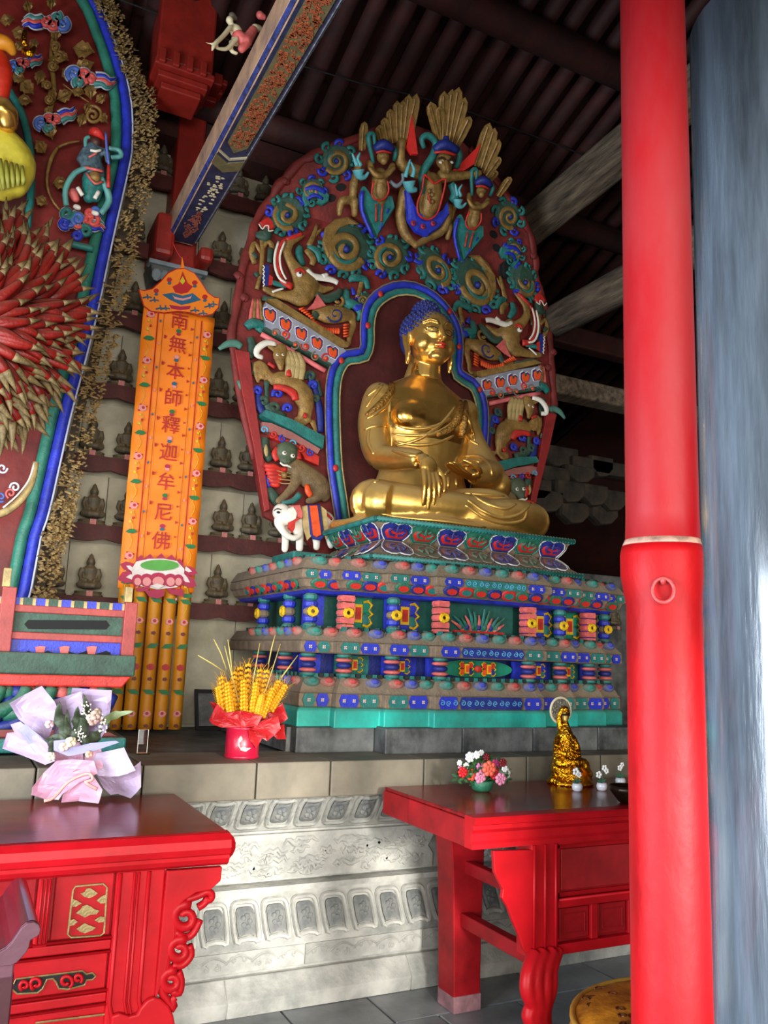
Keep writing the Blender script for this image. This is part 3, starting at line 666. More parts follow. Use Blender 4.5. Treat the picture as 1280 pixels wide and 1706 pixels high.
def petal_mesh(name, zf, w_, rim, body, inner):
    b = MB(); f = petal(1, w_, 0); P = lambda u, v, d: (u, zf(v)[0]-d, zf(v)[1])
    o1 = f(1); b.prism([P(u, v, -.005) for u, v in o1], (0, -.016, 0), 1, pil=.06)
    b.tube([P(u, v, .012) for u, v in o1], .0035, 5, 0)
    b.prism([P(u, v*.92, .011) for u, v in [(u*.72, .1+(v)*.62) for u, v in o1]], (0, -.012, 0), 2, pil=.2)
    for sg in (-1, 1): b.tube([P(sg*u*w_, v, .024) for u, v in ((.05, .25), (.2, .3), (.26, .5), (.16, .62), (.08, .5))], .008, 5, 1)
    b.tube([P(0, v, .024) for v in (.45, .8)], [.012, .004], 6, 1)
    return mkmesh(b, name, [rim, body, inner], False)[0:2]
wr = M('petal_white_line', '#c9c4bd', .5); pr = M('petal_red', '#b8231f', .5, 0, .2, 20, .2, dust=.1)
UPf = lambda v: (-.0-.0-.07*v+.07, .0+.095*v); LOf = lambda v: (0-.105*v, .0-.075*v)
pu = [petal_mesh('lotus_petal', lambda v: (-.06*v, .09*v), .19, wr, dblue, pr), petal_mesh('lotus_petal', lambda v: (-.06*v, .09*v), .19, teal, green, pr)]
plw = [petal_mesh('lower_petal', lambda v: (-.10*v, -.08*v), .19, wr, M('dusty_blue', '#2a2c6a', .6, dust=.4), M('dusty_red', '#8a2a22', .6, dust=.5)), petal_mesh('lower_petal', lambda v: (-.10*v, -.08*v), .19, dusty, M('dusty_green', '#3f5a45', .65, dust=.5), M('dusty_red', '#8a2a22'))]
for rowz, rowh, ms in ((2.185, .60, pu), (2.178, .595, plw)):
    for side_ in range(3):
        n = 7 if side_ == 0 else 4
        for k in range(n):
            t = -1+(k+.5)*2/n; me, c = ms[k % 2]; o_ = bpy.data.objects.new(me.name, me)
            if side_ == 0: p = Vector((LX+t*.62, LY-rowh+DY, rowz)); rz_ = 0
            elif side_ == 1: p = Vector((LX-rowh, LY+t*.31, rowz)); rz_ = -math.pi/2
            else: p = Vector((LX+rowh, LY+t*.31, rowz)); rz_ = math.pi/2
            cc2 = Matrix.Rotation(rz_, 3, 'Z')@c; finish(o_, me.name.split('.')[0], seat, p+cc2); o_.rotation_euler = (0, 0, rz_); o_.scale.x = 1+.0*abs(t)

# ================================================================ THE GOLDEN STATUE
bud = empty('golden_buddha_statue', (2.62, 4.6, 2.295), 'large gilded seated buddha statue with blue curled hair on the lotus seat', 'statue')
BX = 2.60
b = MB()
def ch(pts, n=14): b.tube([p[:3] for p in smoothpts([tuple(p) for p in pts], 4)], [p[3] for p in smoothpts([tuple(p) for p in pts], 4)], n)
# trunk: stacked ellipses
def ellsec(cx_, cy_, z, rx, ry, n=24): return [Vector((cx_+rx*math.cos(2*math.pi*i/n), cy_+ry*math.sin(2*math.pi*i/n), z)) for i in range(n)]
tr = loft([ellsec(BX, 4.72, 2.36, .40, .25), ellsec(BX, 4.70, 2.55, .36, .25), ellsec(BX, 4.68, 2.72, .30, .215), ellsec(BX, 4.67, 2.88, .30, .205), ellsec(BX, 4.67, 3.05, .325, .21), ellsec(BX, 4.69, 3.18, .35, .2), ellsec(BX, 4.71, 3.27, .33, .17), ellsec(BX, 4.72, 3.33, .24, .14), ellsec(BX, 4.71, 3.385, .135, .115), ellsec(BX, 4.69, 3.50, .105, .11), ellsec(BX, 4.68, 3.60, .10, .11)])
b.add(tr.v, tr.f)
for sg in (-1, 1): b.ell((BX+sg*.15, 4.535, 3.07), (.145, .07, .105), 16, 10)                 # breast
b.ell((BX, 4.55, 2.80), (.2, .08, .1), 16, 10)
for sg in (-1, 1): b.ell((BX+sg*.325, 4.70, 3.20), (.10, .115, .11), 16, 10)                  # shoulders
ch([(BX-.33, 4.70, 3.19, .105), (BX-.375, 4.67, 3.02, .10), (BX-.385, 4.60, 2.85, .092), (BX-.375, 4.54, 2.77, .085)])
ch([(BX-.375, 4.55, 2.77, .085), (BX-.345, 4.40, 2.74, .075), (BX-.31, 4.27, 2.72, .066), (BX-.28, 4.20, 2.70, .058)])
ch([(BX+.32, 4.71, 3.18, .105), (BX+.365, 4.68, 3.0, .108), (BX+.395, 4.60, 2.85, .115), (BX+.39, 4.52, 2.77, .11)])
ch([(BX+.42, 4.52, 2.76, .11), (BX+.30, 4.38, 2.72, .085), (BX+.17, 4.33, 2.69, .06)])
b.ell((BX+.44, 4.52, 2.68), (.12, .16, .12), 16, 10)                                          # sleeve fall
# crossed legs
ch([(BX-.15, 4.75, 2.46, .16), (BX-.38, 4.52, 2.46, .155), (BX-.515, 4.33, 2.445, .135), (BX-.44, 4.22, 2.43, .115)])
ch([(BX-.50, 4.32, 2.45, .13), (BX-.25, 4.19, 2.43, .11), (BX+.05, 4.15, 2.44, .085), (BX+.26, 4.22, 2.46, .07)])
ch([(BX+.15, 4.75, 2.46, .16), (BX+.42, 4.56, 2.455, .155), (BX+.60, 4.36, 2.44, .13), (BX+.56, 4.24, 2.43, .115)])
ch([(BX+.60, 4.30, 2.44, .12), (BX+.34, 4.15, 2.43, .105), (BX+.08, 4.13, 2.40, .085), (BX-.15, 4.18, 2.38, .06)])
ch([(BX+.02, 4.25, 2.52, .055), (BX+.2, 4.2, 2.54, .05), (BX+.33, 4.2, 2.53, .04)])
b.ell((BX, 4.42, 2.46), (.42, .26, .13), 20, 10)
# robe spread on the seat
b.tube([(BX+.02+.66*math.cos(a), 4.53+.47*math.sin(a), 2.318+.006*math.sin(a*9)) for a in [i*2*math.pi/60 for i in range(60)]], .035, 8, closed=True)
b.ell((BX+.02, 4.53, 2.33), (.68, .47, .05), 40, 6)
body = organic('body_and_robe', b, goldm, bud, .0115, 7)
from mathutils.bvhtree import BVHTree
def bvh(o):
    off = WL[o.name]; me = o.data; return BVHTree.FromPolygons([v.co+off for v in me.vertices], [tuple(p.vertices) for p in me.polygons])
BT = bvh(body)
def hit(px, py, tree=None, push=0):
    d = ray(px, py).normalized(); h = (tree or BT).ray_cast(CC, d)
    return None if h[0] is None else h[0]+h[1]*push
def folds(name, lines, r, mat, push=-.003, n=7, flat=1):
    for ln in lines:
        b = MB(); ln = smoothpts(ln, 5); pts = [q for q in (hit(x, y, push=push) for x, y in ln) if q is not None]
        # drop jumps between separate surfaces
        keep = [pts[0]] if pts else []
        for q in pts[1:]:
            if (q-keep[-1]).length < .16: keep.append(q)
        if len(keep) > 2:
            m = len(keep); b.tube(keep, [r*(.35+.65*math.sin(math.pi*(i+.5)/m)**.6) for i in range(m)], n)
            obj(name, b, mat, bud, smooth=True)
P6 = lambda *a: [z6(x, y) for x, y in a]
folds('robe_fold', [P6((300, 840), (400, 850), (520, 840), (600, 800), (640, 760)), P6((310, 880), (420, 900), (540, 890), (630, 850)), P6((300, 930), (420, 960), (540, 950), (640, 900)), P6((330, 800), (420, 815), (530, 800), (610, 755)),
    P6((420, 1000), (540, 1000), (640, 960), (660, 900)), P6((160, 700), (200, 640), (250, 580), (280, 520)), P6((160, 760), (220, 730), (270, 690), (300, 630)),
    P6((690, 960), (760, 960), (820, 1010), (835, 1070)), P6((670, 990), (750, 985), (800, 1040), (820, 1120)), P6((650, 1010), (730, 1010), (790, 1070), (850, 1140), (900, 1165)), P6((700, 1030), (760, 1080), (800, 1130), (870, 1160)),
    P6((700, 1190), (780, 1250), (880, 1290), (980, 1270), (1040, 1210)), P6((690, 1220), (790, 1290), (900, 1320), (1000, 1300), (1020, 1230)), P6((720, 1160), (800, 1210), (900, 1240), (960, 1215)),
    P6((640, 1080), (650, 1160), (655, 1230)), P6((600, 1070), (600, 1150), (610, 1250)), P6((560, 1080), (565, 1160), (590, 1250)), P6((540, 1060), (530, 1110)),
    P6((150, 820), (200, 800), (270, 800)), P6((165, 640), (215, 600), (260, 540)), P6((180, 800), (170, 880), (200, 950)), P6((690, 720), (720, 800), (740, 880)), P6((680, 800), (700, 860), (760, 900)), P6((640, 690), (560, 790), (440, 870), (310, 905)), P6((200, 1100), (260, 1080), (330, 1090)), P6((480, 1090), (470, 1150), (440, 1200)), P6((580, 1060), (620, 1020), (650, 960)),
    P6((680, 1155), (800, 1165), (920, 1175), (1010, 1180)), P6((240, 1270), (400, 1290), (600, 1310), (800, 1340)), P6((430, 1000), (400, 1050), (300, 1070), (250, 1090))], .0145, goldm, push=-.004)
gband = M('gilt_brocade', '#a87a36', .42, .6, .5, 60, 1.0, bscale=80)
folds('brocade_edge', [P6((285, 495), (295, 560), (285, 620), (230, 690), (160, 745)), P6((645, 570), (665, 650), (655, 740), (610, 810), (540, 845)), P6((680, 590), (690, 700), (670, 860))], .026, gband, push=.001, n=8)
folds('neck_crease', [P6((380, 480), (450, 500), (530, 505)), P6((370, 500), (450, 520), (545, 520))], .004, goldm)
# polished bare chest
tgt = []
for p in body.data.polygons:
    c = p.center+WL[body.name]
    if 2.93 < c.z < 3.62 and abs(c.x-BX) < .30 and c.y < 4.66 and (c.z-2.93) > -.0+(c.x-BX)*-.25-.02 and c.x-BX < .27-(3.25-c.z)*.25: p.material_index = 1
body.data.materials.append(goldc)
# hands: palm and five fingers grown together
def hand(name, wrist, palm, fingers, thumb, r=.0135, pr_=(.045, .02, .055), rot=None):
    h = MB(); h.tube([wrist, palm], [.045, .046], 12, flat=.62); h.ell(palm, pr_, 14, 8, rot=rot)
    for i, f in enumerate(fingers+[thumb]):
        pts = smoothpts(f, 3); m = len(pts); rr_ = r*(1.12 if i == len(fingers) else (1, 1.03, .98, .86)[i])
        h.tube(pts, [rr_*(1.1-.35*k/(m-1)) for k in range(m)], 9); h.ell(pts[-1], rr_*.76, 8, 6)
    return organic(name, h, gold, bud, .0055, 3)
wx = BX-.275; py_ = 4.115
hand('hand_on_shin', (wx, 4.19, 2.72), (wx+.01, 4.125, 2.64),
     [[(wx-.025+k*.025, py_+.005, 2.62), (wx-.038+k*.031, py_-.035, 2.545-(0, .01, .006, -.01)[k]), (wx-.038+k*.033, py_-.035, 2.47-(0, .014, .01, -.02)[k]), (wx-.034+k*.033, py_-.015, 2.415-(0, .022, .015, -.03)[k])] for k in range(4)][::1],
     [(wx+.045, 4.14, 2.665), (wx+.09, 4.11, 2.61), (wx+.10, 4.09, 2.55), (wx+.095, 4.085, 2.505)], r=.0165, pr_=(.06, .032, .07))
lx = BX+.10
hand('hand_in_lap', (lx+.13, 4.33, 2.70), (lx+.04, 4.29, 2.675),
     [[(lx+.0, 4.27-.02*k+.03, 2.67), (lx-.07, 4.25-.025*k+.03, 2.68), (lx-.13, 4.24-.028*k+.03, 2.695+.004*k), (lx-.175+.012*abs(k-1.5), 4.24-.028*k+.03, 2.715)] for k in range(4)],
     [(lx+.07, 4.24, 2.69), (lx+.03, 4.205, 2.71), (lx-.03, 4.2, 2.73), (lx-.07, 4.21, 2.745)], r=.0145, pr_=(.065, .055, .026))
# head
hc = Vector((BX+.0, 4.64, 3.645)); h = MB()
h.ell(hc+Vector((0, .0, .03)), (.158, .17, .175), 24, 16); h.ell(hc+Vector((0, -.035, -.07)), (.138, .125, .115), 20, 12)
h.ell(hc+Vector((0, -.115, -.145)), (.06, .05, .042), 14, 8)
for sg in (-1, 1):
    h.ell(hc+Vector((sg*.085, -.075, -.06)), (.065, .07, .07), 14, 10)
    h.ell(hc+Vector((sg*.062, -.132, .028)), (.042, .026, .022), 14, 8)
    h.tube([hc+Vector((sg*x, -y, z)) for x, y, z in ((.012, .158, .055), (.04, .166, .078), (.08, .152, .085), (.12, .118, .066))], [.007, .008, .007, .004], 8)
    h.ell(hc+Vector((sg*.017, -.178, -.045)), (.015, .016, .013), 8, 6)
    e = sg*.163
    h.tube([hc+Vector((e, y, z)) for y, z in ((-.005, .06), (.03, .07), (.05, .03), (.035, -.04), (.0, -.10), (-.015, -.155), (-.0, -.195))], [.014, .015, .015, .014, .017, .018, .012], 10)
    h.tube([hc+Vector((e, y, z)) for y, z in ((-.005, .06), (-.02, .02), (-.015, -.05), (-.03, -.12), (-.02, -.18))], [.012, .01, .01, .012, .01], 8)
    h.ell(hc+Vector((e-sg*.008, .01, -.02)), (.012, .03, .07), 10, 8)
h.tube([hc+Vector((0, -y, z)) for y, z in ((.155, .065), (.168, .03), (.188, -.01), (.206, -.045), (.185, -.058))], [.012, .012, .015, .02, .012], 10)
h.tube([hc+Vector((x, y, z)) for x, y, z in ((-.045, -.155, -.085), (0, -.168, -.082), (.045, -.155, -.085))], [.012, .018, .012], 8)
h.tube([(BX, 4.69, 3.38), (BX, 4.68, 3.6)], .108, 18)
head = organic('head', h, M('gilded_face', '#f2bd60', .3, .9, .08, 5, .05, dust=.5), bud, .0055, 4)
HT = bvh(head)
lip = MB()
lip.tube([hc+Vector(q) for q in ((-.036, -.168, -.083), (-.015, -.186, -.077), (0, -.188, -.081), (.015, -.186, -.077), (.036, -.168, -.083))], [.003, .009, .008, .009, .003], 8)
lip.tube([hc+Vector(q) for q in ((-.028, -.168, -.096), (0, -.187, -.1), (.028, -.168, -.096))], [.004, .011, .004], 8)
obj('lips', lip, redp, bud, smooth=True)
ey = MB()
def fp_(x, z, push=.0):
    h_ = HT.ray_cast(Vector((hc.x+x, hc.y-.6, hc.z+z)), Vector((0, 1, 0))); return h_[0]-Vector((0, push, 0))
for sg in (-1, 1):
    ey.tube([fp_(sg*x, z, .001) for x, z in ((.022, .013), (.034, .006), (.05, .002), (.066, .002), (.082, .006), (.1, .016))], .0036, 6, 1)
    ey.tube([fp_(sg*x, z, .0) for x, z in ((.014, .056), (.026, .072), (.045, .083), (.07, .088), (.095, .082), (.12, .068))], .0032, 6, 1)
    ey.tube([fp_(sg*x, z, .001) for x, z in ((.026, .024), (.045, .032), (.065, .034), (.085, .026), (.1, .016))], .0028, 6, 1)
    ey.tube([fp_(sg*x, z, .0005) for x, z in ((.03, .008), (.05, .005), (.07, .005), (.09, .011))], .0045, 6, 0)
obj('eye_lines', ey, [tan2, M('eye_line_brown', '#2a170a', .5)], bud, smooth=True, kind='stuff')
hr = MB(); hc2 = hc+Vector((0, .03, .065))
hr.ell(hc2+Vector((0, 0, .0)), (.178, .172, .145), 28, 16); hr.ell(hc2+Vector((0, .03, -.06)), (.17, .155, .14), 24, 12); hr.ell(hc2+Vector((0, .02, .145)), (.095, .095, .085), 20, 12)
# pull the front hairline up to an arch
hr.v = [(x, y, z) if not (y < hc.y-.06 and z < hc.z+.10-.25*(abs(x-BX))**1.2) else (x, y+.07, z+.05) for x, y, z in hr.v]
hair = obj('hair', hr, hairblue, bud, smooth=True)
cb = MB(); ga = math.pi*(3-math.sqrt(5))
for (cen, rr_, N, zlo) in ((hc2, (.178, .172, .148), 420, -.35), (hc2+Vector((0, .02, .145)), (.095, .095, .085), 130, -.1)):
    for i in range(N):
        z = 1-2*(i+.5)/N
        if z < zlo: continue
        r_ = math.sqrt(1-z*z); p = cen+Vector((rr_[0]*r_*math.cos(ga*i), rr_[1]*r_*math.sin(ga*i), rr_[2]*z))
        if p.y < hc.y-.02 and p.z < hc.z+.115-.5*abs(p.x-BX): continue
        cb.ell(p, (.0125, .0125, .0115), 6, 5)
obj('hair_curls', cb, hairblue, hair, smooth=True, kind='stuff')
# ================================================================ THE CARVED SCREEN BEHIND THE STATUE
scr = empty('carved_screen', (CX, 5.1, 2.06), 'tall red carved screen with beasts, scrolls and winged figures behind the golden statue', 'carved screen')
def SP(pts, off=0): return [S(x, y, off) for x, y in pts]
def bothsides(o): return mirror_tree(o, scr)
def spr(name, outline, off, th, mat, par, pil=0, **kw):
    return obj(name, MB().prism(SP(outline, off), (0, -th*KS, 0), 0, pil=pil), mat, par, **kw)
def tub(name, chains, mat, par, n=8, smooth=True, flat=1, **kw):
    """chains of (px, py, off, radius px)"""
    if kw.get('kind') != 'stuff' and len(chains) > 1: return [tub(name, [c], mat, par, n, smooth, flat, **kw) for c in chains]
    b = MB()
    for c in chains:
        c = smoothpts([tuple(p) for p in c], 3); b.tube([S(x, y, o) for x, y, o, r in c], [max(.4, r)*PX for x, y, o, r in c], n, flat=max(flat*KS, .5))
    return obj(name, b, mat, par, smooth=smooth, **kw)
def org(name, chains, mat, par, voxel=.009, sm=4, **kw):
    b = MB()
    for c in chains:
        if len(c) == 1: x, y, o, r = c[0]; b.ell(S(x, y, o), (r*PX, r*PX*max(KS, .5), r*PX), 14, 10)
        else:
            c = smoothpts([tuple(p) for p in c], 3); b.tube([S(x, y, o) for x, y, o, r in c], [r*PX for x, y, o, r in c], 12, flat=max(KS, .5))
            for e in (c[0], c[-1]): b.ell(S(*e[:3]), (e[3]*PX*.98, e[3]*PX*.98*max(KS, .5), e[3]*PX*.98), 12, 8)
    return organic(name, b, mat, par, voxel, sm, **kw)
# board: the outer outline of the left half, mirrored
L_out = [(441, 860), (438, 845), (424, 765), (402, 660), (389, 585), (386, 558), (392, 525), (398, 490), (404, 450), (412, 420), (420, 395), (426, 372), (436, 352), (452, 332), (460, 315), (471, 300), (480, 292), (500, 270), (516, 262), (532, 252), (556, 244), (590, 232), (640, 215), (690, 208)]
lp = SP(L_out); lp[-1].x = min(lp[-1].x, CX-.02)
L_in = [(470, 860), (455, 840), (440, 760), (420, 660), (413, 588)]
# screen board in pieces: plane part below the bend and leaning part above it
def mir(p): q = p.copy(); q.x = 2*CX-q.x; return q
low = [p for p in lp if p.z <= MZ+1e-4]; hi = [p for p in lp if p.z > MZ]
xl = low[-1].x
nb = W(558, 876, MY)
board_low = [Vector((nb.x+.02, MY, 2.08)), Vector((low[0].x+.26, MY, 2.3))]+[Vector((p.x, MY, p.z)) for p in low]+[Vector((xl, MY, MZ))]
full = board_low+[mir(p) for p in board_low[::-1]]
obj('back_board', MB().prism(full, (0, .05, 0)), brownred, scr)
hi2 = [Vector((xl, MY, MZ))]+hi+[mir(p) for p in hi[::-1]]+[mir(Vector((xl, MY, MZ)))]
obj('leaning_top_board', MB().prism(hi2, (0, .05, 0)), brownred, scr)
lo_ = smoothpts(L_out[2:], 3)
edge = tub('scalloped_edge', [[(x, y, .02, 5.5+3.5*abs(math.sin(i*1.1))) for i, (x, y) in enumerate(lo_[::2])]], brownred, scr); bothsides(edge)
strip = spr('red_side_strip', [(389, 584), (402, 660), (420, 745), (438, 854), (447, 850), (436, 760), (424, 680), (413, 589)], .06, .08, M('side_strip_red', '#8c2320', .55, 0, .2, 8, .2), scr, bevel=.004); bothsides(strip)
for px_, py_ in ((476, 303), (456, 372), (407, 498), (398, 462)): bothsides(tub('cloud_lobe', [[(px_-6, py_, .03, 6), (px_, py_-3, .035, 8), (px_+6, py_+2, .03, 6)]], brownred, scr))
for px_, py_ in ((565, 312), (548, 330)): bothsides(spr('dark_opening', [(px_+9*math.cos(a)+3, py_+7*math.sin(a)) for a in [i*.8 for i in range(8)]], .012, .004, black, scr))
o = spr('dark_opening', [(845+15*math.cos(i*.63), 450+16*math.sin(i*.63)) for i in range(10)], .012, .004, black, scr)
# niche
rimL = [(560, 880), (553, 830), (546, 783), (543, 725), (542, 680), (543, 650), (547, 625), (556, 606), (570, 594), (596, 590), (600, 572), (600, 548), (605, 518), (621, 496), (650, 481), (672, 478)]
rp = SP(rimL); rp[-1].x = min(rp[-1].x, CX)
path = rp[:-1]+[Vector((CX, rp[-1].y, rp[-1].z+.0))]+[mir(p) for p in rp[:-1][::-1]]
def offs(path, d):
    out = []
    for i, p in enumerate(path):
        t = (path[min(i+1, len(path)-1)]-path[max(i-1, 0)]).normalized(); out.append(p+Vector((t.z, 0, -t.x))*d)
    return out
pn = obj('niche_panel', MB().prism(offs(path, .02), (0, -.03, 0)), maroon, scr)
pth = [p+Vector((0, -.055, 0)) for p in path]
obj('blue_rim', MB().tube(smoothpts(pth, 2), .026, 8), blue, scr, smooth=True)
obj('green_rim', MB().tube(smoothpts(offs(pth, .05), 2), .026, 8), teal, scr, smooth=True)
obj('ochre_line', MB().tube(smoothpts([p+Vector((0, -.01, 0)) for p in offs(pth, .076)], 2), .007, 6), tan2, scr, smooth=True)
obj('ochre_line', MB().tube(smoothpts([p+Vector((0, -.01, 0)) for p in offs(pth, -.026)], 2), .006, 6), dusty, scr, smooth=True)
dot = None
for i, k in enumerate((.07, .24, .38, .45)):
    p = path[int(k*len(path))]; o = obj('red_boss', MB().ell(p+Vector((.02, -.085, 0)), (.02, .012, .024), 10, 6), redp, scr, smooth=True); bothsides(o)
# carved scroll medallions
def medallion(cx_, cy_, r, hand=1, a0=0, name='scroll_medallion', off=.05, mid=tan, full=True):
    e = empty(name, S(cx_, cy_, 0), parent=scr)
    obj('medallion_ground', MB().prism([S(cx_+r*.95*math.cos(q*.5236), cy_+r*.95*math.sin(q*.5236), .0) for q in range(12)], (0, -.035, 0), pil=.2), dgreen, e)
    sp = spiral((cx_, cy_), r*.74, r*.12, 1.6, a0, 26, hand); n = len(sp)
    tub('ochre_spiral', [[(x, y, off+.02+.05*i/n, r*(.2-.08*i/n)) for i, (x, y) in enumerate(sp)]], mid, e, flat=.8)
    obj('centre_bead', MB().ell(S(cx_, cy_, off+.06), r*.16*PX, 10, 6), mid if r < 26 else dblue, e, smooth=True)
    m = max(8, int(r/3.4)); lt_, lb = [], []
    for k in range(m):
        a = a0+2*math.pi*k/m; c_, s_ = math.cos(a), math.sin(a); x, y = cx_+r*.98*c_, cy_+r*.98*s_
        h = [(x+u, y+v) for u, v in spiral((0, 0), min(9, r*.3), 2, .95, a+1.0, 9, hand)]
        (lt_ if k % 3 else lb).append([(u, v, off+.01+.015*math.sin(j), min(4.2, r*.14)) for j, (u, v) in enumerate(h)])
    tub('teal_curls', lt_, teal, e, n=6, kind='stuff')
    if lb: tub('blue_curls', lb, blue, e, n=6, kind='stuff')
    if full: tub('leaf_sweep', [[(cx_+r*.5*math.cos(a0+q), cy_+r*.5*math.sin(a0+q), off+.05, r*.1*math.sin(.35+q*.9)) for q in [i*.3 for i in range(9)]]], teal, e)
    return e
meds = [(577, 415, 44, 1, .6), (650, 428, 33, 1, 2), (479, 358, 32, 1, 1.2), (561, 268, 28, -1, 2.5), (520, 318, 20, -1, 0), (606, 500, 12, 1, 1)]
for m_ in meds: bothsides(medallion(*m_))
big = spr('ochre_crescent', [(545, 430), (536, 405), (541, 380), (558, 366), (580, 362), (598, 374), (582, 373), (564, 380), (554, 396), (556, 416), (566, 436)], .07, .04, tan, scr, pil=.1); bothsides(big)
bothsides(spr('teal_wave', [z3(*p) for p in ((300, 455), (330, 448), (370, 460), (398, 490), (395, 515), (370, 530), (345, 520), (360, 505), (350, 490), (325, 490), (310, 510), (318, 530), (300, 535), (290, 500))], .05, .05, teal, scr, pil=.08))
bothsides(tub('blue_wave', [[z3(305, 462)+(.1, 3), z3(345, 455)+(.11, 5), z3(385, 475)+(.1, 4)], [z3(312, 500)+(.1, 3), z3(345, 485)+(.11, 4), z3(375, 500)+(.1, 3)]], blue, scr))
# stems and leaves between the scrolls
stems = [[z4(660, 215)+(.06, 6), z4(690, 150)+(.07, 5), z4(720, 60)+(.06, 3)], [z4(700, 140)+(.06, 4), z4(750, 90)+(.07, 2)], [z4(640, 240)+(.05, 6), z4(690, 300)+(.08, 7), z4(680, 350)+(.06, 5)], [z4(1040, 430)+(.06, 4), z4(1030, 500)+(.06, 5), z4(1000, 580)+(.06, 4)]]
bothsides(tub('ochre_stem', stems, tan, scr))
bothsides(tub('teal_leaf', [[z4(600, 210)+(.06, 5), z4(590, 270)+(.08, 8), z4(620, 350)+(.06, 5)], [z4(650, 210)+(.06, 4), z4(720, 250)+(.09, 7), z4(740, 330)+(.07, 4)], [z4(960, 470)+(.06, 4), z4(970, 440)+(.09, 7), z4(1060, 450)+(.08, 7), z4(1080, 520)+(.06, 5)], [z4(930, 520)+(.06, 6), z4(930, 600)+(.1, 9), z4(1000, 640)+(.1, 9), z4(1030, 700)+(.09, 7), z4(1000, 740)+(.06, 3)], [z4(900, 620)+(.06, 6), z4(960, 650)+(.09, 6)]], teal, scr))
bothsides(tub('blue_leaf', [[z4(960, 590)+(.1, 5), z4(1000, 650)+(.11, 8), z4(1040, 640)+(.1, 7)], [z4(970, 510)+(.1, 3), z4(985, 560)+(.1, 5)]], blue, scr))
# ---- beast head with raised snout
mk = empty('open_mouthed_beast', S(530, 520), parent=scr, label='ochre open-mouthed beast with a raised snout and white horn')
org('head_and_jaws', [[z4(600, 430)+(.14, 17), z4(570, 380)+(.15, 13), z4(530, 320)+(.16, 10), z4(505, 250)+(.17, 9), z4(530, 185)+(.18, 8), z4(590, 150)+(.18, 6), z4(620, 140)+(.17, 4)], [z4(640, 480)+(.14, 24), z4(600, 570)+(.14, 20), z4(510, 570)+(.14, 10), z4(420, 550)+(.14, 8), z4(350, 520)+(.15, 6)], [z4(640, 420)+(.14, 16), z4(690, 500)+(.12, 14), z4(760, 520)+(.11, 8), z4(830, 510)+(.11, 4)]], tan, mk, sm=3)
tub('gum', [[z4(540, 500)+(.19, 7), z4(470, 460)+(.2, 5), z4(440, 370)+(.2, 5), z4(435, 280)+(.2, 5), z4(460, 200)+(.2, 4), z4(500, 160)+(.19, 2)], [z4(600, 380)+(.22, 4), z4(570, 400)+(.21, 4)], [z4(500, 165)+(.2, 3), z4(560, 145)+(.21, 4), z4(615, 125)+(.2, 3)]], redp, mk)
tub('teeth_row', [[z4(500, 475)+(.23, 2), z4(450, 440)+(.235, 2.4), z4(420, 360)+(.235, 2.4), z4(420, 270)+(.235, 2.4), z4(445, 180)+(.23, 2)], [z4(500, 450)+(.24, 1.8), z4(465, 380)+(.24, 2), z4(455, 280)+(.24, 2), z4(490, 180)+(.24, 1.8)], [z4(400, 540)+(.2, 2), z4(440, 525)+(.2, 2), z4(480, 515)+(.2, 1.5)]], white, mk)
tub('tongue', [[z4(500, 500)+(.17, 4), z4(430, 480)+(.18, 5), z4(395, 470)+(.18, 4)]], teal, mk)
o = spr('blue_crest', [z4(*p) for p in ((350, 345), (375, 350), (375, 420), (365, 500), (335, 500), (325, 440), (335, 380))], .16, .04, dblue, mk, pil=.15)
tub('crest_line', [[z4(335+10*(i % 2), 500-i*15)+(.205, 1.1) for i in range(11)]], white, mk)
spr('crest_patch', [z4(*p) for p in ((375, 420), (400, 440), (395, 495), (368, 495))], .17, .03, redp, mk)
tub('horn', [[z4(650, 380)+(.2, 4), z4(690, 425)+(.2, 6), z4(760, 440)+(.19, 6), z4(830, 455)+(.18, 5.5), z4(865, 475)+(.17, 5)], [z4(760, 430)+(.2, 5), z4(795, 412)+(.2, 3)]], white, mk)
e = S(*z4(592, 415), .235); obj('eye', MB().ell(e, (.022, .015, .019), 12, 8).ell(e+Vector((.0, -.012, .004)), (.009, .006, .009), 8, 6, 1), [white, black], mk, smooth=True)
tub('eye_socket', [[z4(565, 400)+(.225, 2), z4(580, 382)+(.235, 3), z4(610, 380)+(.23, 3), z4(635, 410)+(.22, 2)]], redp, mk)
spr('neck_cloth', [z4(*p) for p in ((720, 555), (780, 640), (700, 665), (640, 670), (690, 620))], .2, .03, pink, mk, pil=.1)
org('body', [[z4(720, 690)+(.1, 12), z4(800, 700)+(.13, 17), z4(900, 700)+(.12, 15), z4(960, 700)+(.09, 9)], [z4(965, 700)+(.09, 8), z4(975, 780)+(.1, 7), z4(950, 860)+(.1, 6), z4(935, 920)+(.1, 5), z4(860, 895)+(.1, 5), z4(780, 850)+(.08, 5), z4(640, 740)+(.07, 6), z4(440, 640)+(.07, 6)]], tan, mk)
tub('spiral_mark', [[z4(850+u, 700+v)+(.2, 1.5) for u, v in spiral((0, 0), 8, 60, 1.3, 1, 16)]], dblue, mk)
b = MB()
for i in range(11): x, y = 690+i*18, 755+62*math.sin(min(1, i/6)*1.5); b.ell(S(*z4(x, y), .16), (.014, .012, .024), 8, 6)
for i in range(5): b.tube([S(*z4(905-i*0, 775+i*20), .17), S(*z4(945, 770+i*20), .17)], .0075, 6)
for i in range(6): b.tube([S(*z4(590+i*16, 665+i*12), .19), S(*z4(625+i*14, 650+i*14), .19)], .0075, 6)
obj('belly_scales', b, orange, mk, smooth=True, kind='stuff')
